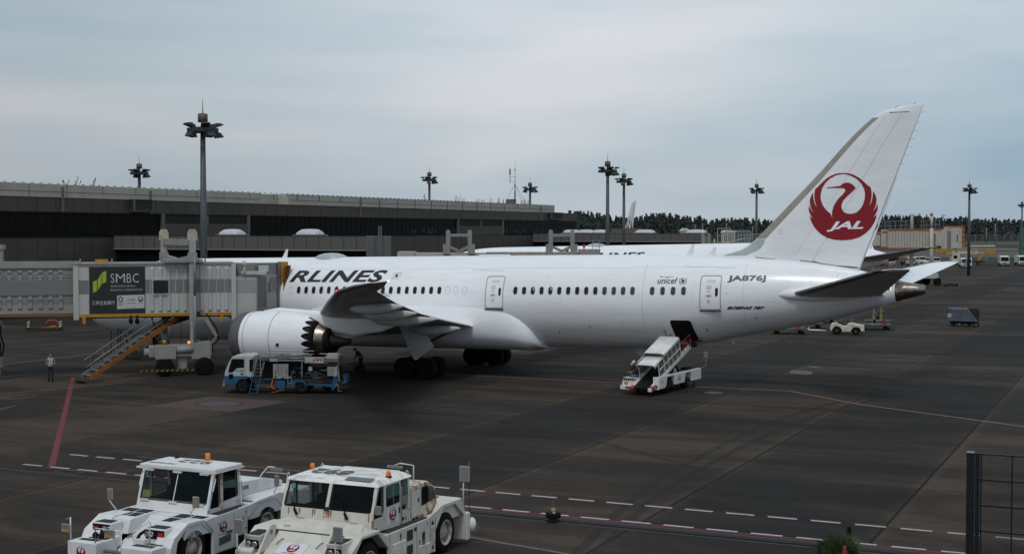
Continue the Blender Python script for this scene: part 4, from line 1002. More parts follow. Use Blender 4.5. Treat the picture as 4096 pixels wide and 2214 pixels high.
adtext('bank_initials', 'SMBC', ax(1428), az(850), .43, .13, mat('ad_dkgreen', (.03, .06, .05), .6), 0, card, .008)
adtext('bank_name', '三井住友銀行', ax(1402), az(882), .58, .09, mat('ad_dkgreen', (0, 0, 0)), 0, card, .008)
decal('logo_bar', poly2d([[(ax(1402), az(835)), (ax(1424), az(820)), (ax(1424), az(845)), (ax(1402), az(853))]]), lambda a, b: adp(a, b, .008), adg, card)
adtext('card_note', 'ゴールドパートナー（銀行）', ax(1378), az(926), .8, .055, mat('ad_dkgreen', (0, 0, 0)), 0, card, .008)
# tunnel window
wf = decal('side_window', poly2d([rrect(4.94, 5.88, 5.36, 6.20, .08)]), lambda a, b: Vector((a, -.105, b)), glass, tn)
decal('frame', poly2d([rrect(4.89, 5.93, 5.31, 6.25, .1), rrect(4.94, 5.88, 5.36, 6.20, .08)]), lambda a, b: Vector((a, -.11, b)), steel, wf)
MB().box(4.85, 5.97, -.1, 0, 5.25, 6.32).obj('surround', bridgew, wf)
# inner tunnel running left out of the picture
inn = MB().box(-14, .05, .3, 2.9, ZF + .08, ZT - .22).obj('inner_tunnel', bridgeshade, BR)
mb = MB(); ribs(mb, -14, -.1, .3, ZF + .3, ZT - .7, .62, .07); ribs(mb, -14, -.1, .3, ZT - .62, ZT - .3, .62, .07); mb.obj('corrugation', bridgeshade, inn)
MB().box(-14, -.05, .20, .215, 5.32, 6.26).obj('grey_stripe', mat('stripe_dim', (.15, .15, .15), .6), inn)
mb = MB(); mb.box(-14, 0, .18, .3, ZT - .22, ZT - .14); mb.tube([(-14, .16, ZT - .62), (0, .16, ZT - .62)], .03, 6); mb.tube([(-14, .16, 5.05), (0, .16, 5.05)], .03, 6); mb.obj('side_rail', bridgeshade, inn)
MB().box(-14, 0, .3, 2.9, ZF - .12, ZF + .08).obj('chassis_beam', mat('rust_beam', (.16, .07, .02), .7), inn)
mb = MB(); mb.box(-5.2, .3, .9, 1.6, ZT - .15, ZT + .2); mb.obj('roof_duct', bridgeshade, inn)
MB().box(1.3, 2.1, .9, 1.6, ZT + .1, ZT + .3).obj('roof_tray', yellow, tn)
mb = MB(); mb.tube([(-5.6, 1.2, ZT - .2), (-5.6, 1.2, ZT + .2)], .08, 8).sphere((-5.6, 1.2, ZT + .38), .18, 8, 1.3); mb.obj('beacon', redp, inn)
mb = MB()
for x in (-10.9, -10.2): mb.bar((x, 1.0, ZT - .2), (x, 1.0, ZT + 2.1), .08)
for k in range(4): mb.bar((-10.9, 1.0, ZT + .35 + k * .52), (-10.2, 1.0, ZT + .35 + k * .52), .06)
mb.obj('roof_ladder', bridgeshade, inn)
# lift frame over the tunnel
F_ = MB()
cn, cf = Vector((7.42, -.45, 0)), Vector((5.75, 3.75, 0))
for c in (cn, cf):
    for z0, z1, w_ in ((ZF - .4, 8.9, .42), (1.4, ZF, .36)): F_.box(c.x - w_ / 2, c.x + w_ / 2, c.y - w_ / 2, c.y + w_ / 2, z0, z1)
fr = F_.obj('lift_column', mat('column_pale', (.33, .325, .31), .6, noise_amt=.2, nscale=1.5), BR)
mb = MB()
for c in (cn, cf): 
    mb.prism([(c.x - .32, 8.8), (c.x + .32, 8.8), (c.x + .30, 9.35), (c.x + .18, 9.55), (c.x - .18, 9.55), (c.x - .30, 9.35)], c.y - .18, c.y + .18)
mb.obj('lifting_eye', mat('cream_old', (.42, .38, .30), .7, noise_amt=.3), fr)
mb = MB(); mb.bar((cn.x, cn.y, 8.7), (cf.x, cf.y, 8.7), .3, .42); mb.obj('cross_beam', bridgeshade, fr)
mb = MB()
for c, s in ((cn, -1), (cf, 1)): mb.bar((c.x, c.y, 7.4), (c.x, c.y, 8.0), .6); mb.bar((c.x, c.y, 7.7), ((cn.x + cf.x) / 2, (cn.y + cf.y) / 2, 7.45), .26, .3)
mb.box(5.6, 8.1, -.5, 3.8, 7.36, 7.56); mb.obj('saddle', bridgeshade, fr)
mb = MB(); mb.tube([(cn.x + .12, cn.y - .28, 5.2), (cn.x + .12, cn.y - .28, 8.1)], .075, 8); mb.tube([(cn.x + .12, cn.y - .26, 1.6), (cn.x + .12, cn.y - .26, 5.2)], .11, 8); mb.obj('lift_screw', mat('bluegrey_tube', (.16, .18, .20), .5, .2), fr)
mb = MB(); mb.tube([(cf.x + .05, cf.y, 1.3), (cf.x + .05, cf.y, 2.9)], .3, 10); mb.obj('sleeve', steel, fr)
# drive bogie with wheels
bg = MB(); bg.bevbox(4.6, 8.6, -.9, .9, 1.25, 1.95, .05); bg.box(5.0, 6.3, -1.1, -.2, 1.15, 2.0); bg.box(7.3, 8.5, -.95, .9, 1.1, 2.15); bg.bar((5.5, .3, 1.5), (7.6, 3.9, 1.5), .5); bg.tube([(4.3, -.6, 1.55), (4.9, -.6, 1.55)], .28, 12); bg.tube([(6.3, -.8, 1.7), (7.4, -.8, 1.7)], .26, 10); bg.box(6.4, 7.0, -.7, .1, .45, 1.3)
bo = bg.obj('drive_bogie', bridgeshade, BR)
mb = MB()
mb.lathe([(-.2, .3), (-.2, .5), (-.14, .6), (.14, .6), (.2, .5), (.2, .3)], (5.6, -.9, .6), 'y', 20, True); mb.obj('wheel', black, bo)
mb = MB(); mb.lathe([(-.2, .3), (-.2, .5), (-.14, .6), (.14, .6), (.2, .5), (.2, .3)], (8.1, -.9, .6), 'y', 20, True); mb.obj('wheel', black, bo)
haz = mat('hazard_yellow', (.16, .13, .012), .8)
mb = MB()
for k in range(11): mb.add([(4.0 + k * .32, -1.5, .38), (4.16 + k * .32, -1.5, .38), (4.26 + k * .32, -1.5, .5), (4.1 + k * .32, -1.5, .5)], [(0, 1, 2, 3)])
hb = MB().box(4.0, 7.5, -1.49, -1.42, .36, .52).obj('bumper_bar', dark, bo); mb.obj('hazard_stripes', haz, hb)
mb = MB(); mb.sphere((7.15, -.6, 2.15), .1, 8); mb.obj('warning_lamp', mat('amber_lit', (.8, .3, .02), .3, emit=(1, .3, .02, 1.2)), bo)
mb = MB(); mb.sphere((5.6, -.6, 2.2), .16, 8); mb.obj('warning_lamp', yellow, bo)
# hanging hoses, cameras, elbow arm
mb = MB(); mb.tube([(8.3, -.2, 4.0), (8.9, -.3, 3.1), (9.1, -.3, 2.3), (8.7, -.3, 1.9), (8.6, -.3, 1.2)], .05, 6); mb.tube([(4.8, .2, 3.9), (5.2, .1, 2.6), (4.9, 0, 1.8), (5.0, 0, 1.4)], .05, 6); mb.tube([(6.7, 0, 4.0), (6.7, 0, 2.2)], .015, 4); mb.obj('hose', black, BR)
mb = MB(); mb.bar((8.3, -.2, 3.6), (8.95, -.3, 2.5), .16, .2); mb.bar((8.95, -.3, 2.5), (8.45, -.3, 1.9), .1); mb.obj('hose_arm', bridgeshade, BR)
mb = MB()
for x in (3.5, 3.9): mb.tube([(x, -.1, ZF - .1), (x, -.1, ZF - .35)], .05, 6); mb.sphere((x, -.12, ZF - .48), .15, 8, 1.4)
mb.obj('work_lamp', black, BR)
mb = MB(); mb.bar((5.2, 3.6, 2.9), (7.8, -.3, 4.0), .3, .3); mb.obj('diagonal_brace', darkgrey, BR)
# cab: turned so its mouth meets the fuselage
cab = MB(); c0 = Vector((10.25, 0, 0))
M_ = Matrix.Translation((-28.18, 88.4, 0)) @ Matrix.Rotation(R(16.1), 4, 'Z'); Mi = M_.inverted()
def loc(px, Z, z=0): v = at(px, Z); v.z = z; return Mi @ v
k1 = loc(934, 91.3); k2 = loc(1028, 92.0); k3 = loc(1116, 95.2)
base = [(k1.x, k1.y), (k2.x, k2.y), (k3.x, k3.y), (k3.x - 3.2, k3.y + .9), (k1.x - .2, k1.y + 3.2)]
cab.prism(base, ZF + .1, 6.45, 'xy'); cb = cab.obj('cab', mat('cab_grey', (.29, .29, .28), .55, noise_amt=.12), BR)
def face(a, b, f0, f1, z0, z1, off=.02):
    a, b = Vector((a.x, a.y, 0)), Vector((b.x, b.y, 0)); d = b - a; n_ = Vector((d.y, -d.x, 0)).normalized() * off
    return [a + d * f0 + n_ + Vector((0, 0, z0)), a + d * f1 + n_ + Vector((0, 0, z0)), a + d * f1 + n_ + Vector((0, 0, z1)), a + d * f0 + n_ + Vector((0, 0, z1))]
MB().quad(*face(k1, k2, .05, .95, ZF - .25, 6.3, .05)).obj('side_panel', bridgew, cb)
MB().quad(*face(k1, k2, .05, .95, 5.3, 6.2, .056)).obj('grey_stripe', mat('stripe_mid', (.27, .265, .26), .6), cb)
MB().quad(*face(k2, k3, .58, .98, 5.3, 6.25, .03)).obj('grey_stripe', bridgeg, cb)
mb = MB()
for k in range(6): mb.quad(*face(k2, k3, .04 + k * .065, .04 + k * .065 + .045, ZF + .2, 6.4, .05))
mb.obj('roller_shutter', bridgeg, cb)
MB().quad(*face(k2, k3, .50, .58, 5.25, 5.98, .05)).obj('slot_window', tealglass, cb)
top = [(k1.x + .3, k1.y + .4), (k2.x - .1, k2.y + .3), (k3.x - .02, k3.y), (k3.x - 3, k3.y + .9), (k1.x + .1, k1.y + 3)]
MB().prism(top, 6.45, 7.25, 'xy').obj('roof_box', mat('roof_grey', (.2, .195, .185), .7, noise_amt=.2), cb)
mb = MB(); e1, e2 = Vector((k2.x, k2.y, 0)), Vector((k3.x, k3.y, 0)); d_ = (e2 - e1); n_ = Vector((d_.y, -d_.x, 0)).normalized()
mb.bevbox(k1.x + .5, k2.x + .6, k2.y - .2, k2.y + .3, 6.5, 6.75, .03); mb.bevbox(k2.x + .1, k2.x + .75, k2.y - .1, k2.y + .5, 6.7, 7.1, .03)
mb.tube([(k1.x + .7, k1.y, 6.4), (k1.x + .7, k1.y, 7.1)], .06, 6); mb.sphere((k1.x + .7, k1.y, 7.25), .15, 8, 1.4); mb.obj('roof_fitting', bridgew, cb)
b1 = loc(1110, 94.9); b2 = loc(1126, 95.4); b3 = loc(1150, 95.5)
MB().quad(Vector((b1.x, b1.y - .05, ZF + .1)), Vector((b2.x, b2.y - .05, ZF + .1)), Vector((b2.x, b2.y - .05, 7.3)), Vector((b1.x, b1.y - .05, 7.3))).obj('mouth_frame', bridgeg, cb)
y0 = loc(1124, 95.35); y1 = loc(1152, 95.6); y2 = loc(1130, 95.5); y3 = loc(1141, 95.5)
mb = MB(); a, b, c, d = Vector((y0.x, y0.y - .1, ZF + .05)), Vector((y3.x, y3.y - .1, ZF + .05)), Vector((y1.x, y1.y - .1, 7.3)), Vector((y0.x, y0.y - .1, 7.3))
n = Vector((-.2, .5, 0)); mb.add([a, b, c, d, a + n, b + n, c + n, d + n], [(0, 1, 2, 3), (4, 7, 6, 5), (0, 4, 5, 1), (1, 5, 6, 2), (2, 6, 7, 3), (3, 7, 4, 0)]); mb.obj('bumper_frame', yellow, cb)
mb = MB(); rg = []
for z, px0, px1 in ((4.5, 1137, 1141), (5.2, 1132, 1146), (5.8, 1133, 1150), (6.4, 1135, 1155), (6.9, 1138, 1162), (7.05, 1145, 1163)):
    a, b = loc(px0, 95.1, z), loc(px1, 95.4, z); r = []
    for k in range(9): p = a.lerp(b, k / 8); r.append(p + Vector((0, -.08 * (k % 2) - .02, 0)))
    r += [b + Vector((0, .5, 0)), a + Vector((0, .5, 0))]; rg.append(r)
mb.loft(rg, True, False); mb.obj('bellows', brownc, cb)
# service stairs down from the bridge
ST = thing('service_stairs', 'steep steel service stairs with orange side beam and thin handrails', 'stairs', (0, 0, 0)); 
a0 = Vector((*G(345, 1527)[:2], .25)); topz = 4.2
tp = at(745, 92.5); tp.z = 4.2
dv = (tp - a0); hv_ = Vector((dv.x, dv.y, 0)).normalized(); sv = Vector((hv_.y, -hv_.x, 0))   # sv toward the viewer
if sv.y > 0: sv = -sv
ST.location = a0 * 1.0; ST.location.z = 0
def sp_(f, s, h): return dv * f + Vector((0, 0, a0.z + h)) + sv * s
MB().add([sp_(0, .45, -.12), sp_(1, .45, -.12), sp_(1, .45, .2), sp_(0, .45, .2), sp_(0, .39, -.12), sp_(1, .39, -.12), sp_(1, .39, .2), sp_(0, .39, .2)], [(0, 1, 2, 3), (4, 7, 6, 5), (0, 4, 5, 1), (1, 5, 6, 2), (2, 6, 7, 3), (3, 7, 4, 0)]).obj('stringer', orange, ST)
MB().add([sp_(0, -.45, -.12), sp_(1, -.45, -.12), sp_(1, -.45, .22), sp_(0, -.45, .22), sp_(0, -.39, -.12), sp_(1, -.39, -.12), sp_(1, -.39, .22), sp_(0, -.39, .22)], [(0, 1, 2, 3), (4, 7, 6, 5), (0, 4, 5, 1), (1, 5, 6, 2), (2, 6, 7, 3), (3, 7, 4, 0)]).obj('stringer', steel, ST)
for k in range(15):
    f = (k + .4) / 15; mb = MB(); mb.obox(sp_(f, 0, .08), hv_, .13, sv, .39, .015); mb.obj('tread', mat('tread_metal', (.16, .17, .15), .6), ST)
for s in (.47, -.47):
    mb = MB(); mb.tube([sp_(.045, s, .45), sp_(.03, s, .98), sp_(1, s, .98)], .022, 5); mb.tube([sp_(.045, s, .45), sp_(1, s, .55)], .018, 5)
    for k in range(8): mb.tube([sp_(.1 + k * .12, s, 0), sp_(.075 + k * .12, s, .98)], .02, 5)
    mb.obj('handrail', steel, ST)
MB().add([tuple(sp_(-.02, .5, -a0.z + .06) - Vector((0, 0, 0))), tuple(sp_(-.02, -.5, -a0.z + .06)), tuple(sp_(-.09, -.5, -a0.z + .5 * 0 + .5)), tuple(sp_(-.09, .5, -a0.z + .5))], [(0, 1, 2, 3)]).obj('foot_plate', steel, ST)
# middle boarding bridge beyond the big jet
MBG = thing('boarding_bridge', 'empty boarding bridge beyond the big jet, two upright frames above its roofline', 'boarding bridge', at(1625, 146), 0)
def frame_(mb, x, s=1.35):
    for dx in (-1.15, 1.15):
        mb.box(x + dx - .22, x + dx + .22, -.2, .25, 7.0, 9.2); mb.prism([(x + dx - .26, 9.1), (x + dx + .26, 9.1), (x + dx + .2, 9.5), (x + dx, 9.62), (x + dx - .2, 9.5)], -.1, .15)
        mb.bar((x + dx * 1.25, 0, 8.05), (x + dx * 1.25, 0, 7.0), .5); mb.bar((x + dx * 1.1, 0, 7.9), (x, 0, 7.3), .25, .3)
    mb.box(x - 1.15, x + 1.15, -.15, .2, 8.85, 9.15)
mt = MB().box(.6, 8.5, 0, 2.8, 3.9, 7.12).obj('inner_tunnel', bridgeb, MBG)
mo = MB().box(8.5, 18.3, -.2, 3, 3.8, 7.2).obj('outer_tunnel', bridgeb, MBG)
mb = MB(); mb.box(8.5, 18.3, -.24, -.2, 7.05, 7.2)
x = 8.8
while x < 18: mb.box(x, x + .3, -.28, -.2, 6.7, 7.05); x += .62
mb.obj('roof_edge', mat('old_white', (.34, .33, .30), .7, noise_amt=.3), mo)
MB().box(-.9, .9, -.6, 3, 3.9, 7.25).obj('rotunda', bridgeb, MBG)
for x in (5.6, 16.5):
    mb = MB(); frame_(mb, x); mb.obj('lift_column', mat('frame_grey', (.26, .26, .255), .6, noise_amt=.2), MBG)
cb2 = MB().box(18.4, 20.6, -.3, 3, 3.8, 7.5).obj('cab', mat('cab_old', (.30, .29, .27), .7, noise_amt=.25), MBG)
MB().box(17.0, 17.3, 1, 3.5, 6.9, 7.45).obj('bumper_frame', yellow, MBG)
mb = MB()
for x in (19.8, 20.55): mb.bar((x, .3, 7.5), (x, .3, 8.5), .06)
for z in (7.8, 8.15, 8.48): mb.bar((19.8, .3, z), (20.55, .3, z), .05)
mb.obj('roof_ladder', steel, MBG)
mb = MB(); mb.tube([(18.9, .5, 7.5), (18.9, .5, 7.7)], .07, 6); mb.sphere((18.9, .5, 7.85), .16, 8, 1.2); mb.obj('beacon', redp, MBG)
# right hand boarding bridge with orange trim
ZC = 240
RB = thing('boarding_bridge', 'beige boarding bridge with orange trim right of the tail fin, roof handrails on top', 'boarding bridge', at(3550, ZC), R(6))
def cx(px): return (px - 3550) / FPX * ZC
o1 = MB().box(0, cx(3722), 0, 3.2, 6.55, 9.75)
t1 = o1.obj('outer_tunnel', bridgeb, RB)
mb = MB(); x = .25
while x < cx(3715): mb.box(x, x + .05, -.03, 0, 6.6, 9.6); x += .55
mb.obj('panel_joint', mat('beige_gap', (.16, .14, .12), .8), t1)
mb = MB(); mb.box(-.05, cx(3722), -.12, 0, 9.62, 9.85); mb.box(0, cx(3722), -.1, .1, 6.35, 6.5); mb.obj('orange_trim', orange, t1)
t2 = MB().box(cx(3525), -.1, .2, 3.0, 6.7, 9.3).box(cx(3400), cx(3523), .35, 2.8, 6.9, 9.15).obj('inner_tunnel', bridgeb, RB)
mb = MB(); mb.box(cx(3528), 0, .12, .22, 9.2, 9.4); mb.box(cx(3495), cx(3526), .25, .4, 8.95, 9.2); mb.box(cx(3480), 0, .2, .4, 6.4, 6.55); mb.box(cx(3517), cx(3520), .2, .4, 5.9, 6.5); mb.obj('orange_trim', orange, t2)
t3 = MB().box(cx(3736), cx(3770), 0, 3.2, 6.5, 9.6).box(cx(3768), cx(3812), -.3, 3, 6.35, 9.75).box(cx(3812), cx(3858), -.2, 3, 6.5, 10.2).obj('cab', bridgeb, RB)
MB().box(cx(3742), cx(3768), -.8, 0, 6.9, 9.1).obj('machinery_box', bridgeb, t3)
mb = MB(); mb.box(cx(3736), cx(3768), -.1, 0, 9.6, 9.8); mb.box(cx(3790), cx(3862), -.25, -.05, 10.15, 10.38); mb.obj('orange_trim', orange, t3)
mb = MB(); rr_ = []
for k in range(9): rr_.append([(cx(3857), -.3 + (k % 2) * .06, 6.75 + k * .44), (cx(3866) + (k % 2) * .1, -.3, 6.75 + k * .44), (cx(3866) + (k % 2) * .1, 2.8, 6.75 + k * .44), (cx(3857), 2.8, 6.75 + k * .44)])
mb.loft(rr_, True, False); mb.obj('bellows', orange, t3)
MB().box(cx(3795), cx(3810), -.36, -.3, 6.4, 9.5).obj('roller_shutter', bridgeg, t3)
MB().box(cx(3836), cx(3840), -.26, -.2, 7.6, 8.8).obj('slot_window', tealglass, t3)
col = MB(); col.tube([(cx(3727), -.5, .9), (cx(3727), -.5, 9.9)], .34, 10); col.tube([(cx(3727), -.5, 9.9), (cx(3727), -.5, 12.2)], .22, 10); col.tube([(cx(3727), -.5, 12.2), (cx(3727), -.5, 12.7)], .3, 8); col.tube([(cx(3673), 2.5, .9), (cx(3673), 2.5, 6.5)], .36, 10); col.tube([(cx(3673), 2.5, 9.8), (cx(3673), 2.5, 12.6)], .32, 8, .2); col.bar((cx(3673), 2.5, 4.5), (cx(3710), .5, 3.2), .2)
col.obj('lift_column', bridgeb, RB)
mb = MB(); mb.bevbox(cx(3668), cx(3752), -1.2, 1.2, 1.2, 2.0, .05); mb.box(cx(3725), cx(3745), -1, 1, 1.9, 2.9); bo2 = mb.obj('drive_bogie', bridgew, RB)
for px, y in ((3668, -1), (3692, 1), (3722, 1), (3748, -1)):
    mb = MB(); mb.lathe([(-.25, .3), (-.25, .55), (-.17, .68), (.17, .68), (.25, .55), (.25, .3)], (cx(px), y, .68), 'y', 18, True); mb.obj('wheel', black, bo2)
mb = MB()
for i, px in enumerate((3507, 3540, 3560, 3582, 3605, 3625, 3645)): mb.bar((cx(px), .1, 9.4), (cx(px), .1, 11.0 + i * .04), .07)
for px in (3690, 3700, 3712, 3738, 3750, 3766): mb.bar((cx(px), .1, 9.8), (cx(px), .1, 11.3), .07)
for z in (10.3, 11.1): mb.bar((cx(3507), .1, z), (cx(3660), .1, z + .2), .07); mb.bar((cx(3686), .1, z + .2), (cx(3768), .1, z + .25), .07)
mb.obj('handrail', steel, RB)
mb = MB(); a = Vector((cx(3540), -1, 4.2)); b = Vector((cx(3578), -1.5, .4))
mb.bar(a, b, .3, .35); s2 = mb.obj('stair_stringer', orange, RB)
mb = MB(); mb.bar(a + Vector((.6, 0, .6)), b + Vector((.6, 0, .9)), .06); mb.bar(a + Vector((.6, 0, 1.1)), b + Vector((.6, 0, 1.4)), .06)
for k in range(7): p = a.lerp(b, k / 6); mb.bar(p + Vector((.3, 0, 0)), p + Vector((.6, 0, 1.2)), .05); mb.bar(p, p + Vector((.9, .5, 0)), .12)
mb.obj('stair_rail', steel, s2)
mb = MB(); mb.bar((cx(3455), 0, 1.6), (cx(3570), 0, 1.9), .2); mb.bar((cx(3490), 0, 0), (cx(3490), 0, 3.2), .2); mb.bar((cx(3545), 0, 0), (cx(3545), 0, 2), .15); mb.bar((cx(3462), -2, 2.2), (cx(3490), -2, .2), .2); mb.obj('support_frame', steel, RB)
# roof frame and rails seen past the far walkway
FB = thing('gate_gantry', 'pale steel ladder tower and slanting arm just past the far walkway end', 'gantry', at(2895, 262), 0)
mb = MB()
for x in (-1.2, -.4, .4, 1.2): mb.bar((x, 0, 6.5), (x, 0, 10.0), .1)
for z in (7.2, 8.6, 10.0): mb.bar((-1.2, 0, z), (1.2, 0, z), .1)
mb.obj('tower', bridgeb, FB)
mb = MB(); mb.tube([(.4, 0, 7.2), (4.2, 0, 8.1)], .1, 6); mb.tube([(-1.8, 0, 7.9), (-1.8, 0, 6.6)], .16, 6); mb.obj('arm', bridgeb, FB)
mb = MB(); mb.box(-2.5, 8.0, -.4, .6, 6.3, 7.0); mb.obj('deck', bridgeshade, FB)
FR = thing('roof_handrail', 'thin pale handrail on a low roof just left of the fin root', 'handrail', at(2950, 250), 0)
mb = MB()
for i in range(8): mb.bar((i * .68, 0, 7.3), (i * .68, 0, 8.7 + i * .045), .06)
mb.bar((0, 0, 8.7), (4.8, 0, 9.05), .07); mb.bar((0, 0, 8.0), (4.8, 0, 8.3), .05); mb.obj('rail', bridgeb, FR)
MB().box(-.3, 5.5, 0, 2, 0, 7.3).obj('low_roof', bridgeshade, FR)
# ================================================ TOWING TRACTORS (local: front faces -y)
def tug_wheel(parent, x, y, z, r_, wd, sd, hubm):
    w_ = MB(); w_.lathe([(-wd, r_ * .6), (-wd, r_ * .88), (-wd * .75, r_ * .98), (wd * .75, r_ * .98), (wd, r_ * .88), (wd, r_ * .6)], (x, y, z), 'x', 36)
    t = w_.obj('wheel', black, parent)
    h = MB(); h.lathe([(sd * wd * 1.0, r_ * .62), (sd * wd * 1.04, r_ * .58), (sd * wd * .85, r_ * .54), (sd * wd * .6, r_ * .5)], (x, y, z), 'x', 32); h.obj('rim', hubm, t)
    h = MB(); h.lathe([(sd * wd * .5, r_ * .5), (sd * wd * .55, r_ * .32), (sd * wd * .85, r_ * .3), (sd * wd * .85, .001)], (x, y, z), 'x', 20)
    for k in range(10): a = k * math.pi / 5; h.tube([(x + sd * wd * .5, y + r_ * .41 * math.cos(a), z + r_ * .41 * math.sin(a)), (x + sd * wd * .66, y + r_ * .41 * math.cos(a), z + r_ * .41 * math.sin(a))], .018, 6)
    h.obj('hub', hubm if hubm is hubw else darkgrey, t)
    return t
def plate(name, poly, x0, x1, m, parent, bevel=0.012):
    return MB().prism(poly, x0, x1, 'yz').obj(name, m, parent, bevel)
def pane(name, P, m, parent, frame=None, fm=None, off=(0, -.012, 0), r=0.06):
    """P: four 3-D corners in order; rounded pane with rubber surround"""
    a, b, c, d = [Vector(p) for p in P]; wd = ((b - a).length + (c - d).length) / 2; ht = ((d - a).length + (c - b).length) / 2
    o_ = Vector(off)
    def f(u, v): u /= wd; v /= ht; return a * (1 - u) * (1 - v) + b * u * (1 - v) + c * u * v + d * (1 - u) * v + o_
    o = decal(name, poly2d([rrect(0, wd, 0, ht, r)]), f, m, parent)
    if frame: decal('rubber_seal', poly2d([rrect(-frame, wd + frame, -frame, ht + frame, r + frame), rrect(0, wd, 0, ht, r)]), lambda u, v: f(u, v) - o_ * .15, fm or black, o)
    return o
def mirror(parent, post, face_c, sz, m, tint=None, ang=0.0):
    mb = MB(); mb.tube(post, .022, 6); t = mb.obj('mirror_arm', m, parent)
    c = Vector(face_c); b = MB(); b.bevbox(-sz[0], sz[0], -.03, .03, -sz[1], sz[1], .028); o = b.obj('mirror', mat('mirror_back', (.26, .26, .27), .5), t); o.location = c; o.rotation_euler = (0, 0, ang)
    g = MB(); g.box(-sz[0] * .85, sz[0] * .85, -.036, -.03, -sz[1] * .88, sz[1] * .88); g.obj('mirror_rim', bridgeg, o)
    if tint:
        g = MB(); g.box(tint[0], tint[1], -.042, -.036, tint[2], tint[3]); g.obj('yellow_sticker', mat('sticker_yellow', (.45, .22, .01), .6), o)
def beacon(parent, x, y, z, cyl=False):
    b = MB(); b.lathe([(0, .09), (.05, .09), (.05, .075)], (x, y, z), 'z', 14, True); o = b.obj('beacon', black if not cyl else yellow, parent)
    g = MB(); g.lathe([(.04, .07), (.15, .07), (.19, .045), (.20, .001)] if not cyl else [(.04, .078), (.19, .078), (.21, .055), (.215, .001)], (x, y, z), 'z', 16); g.obj('lens', amber, o)
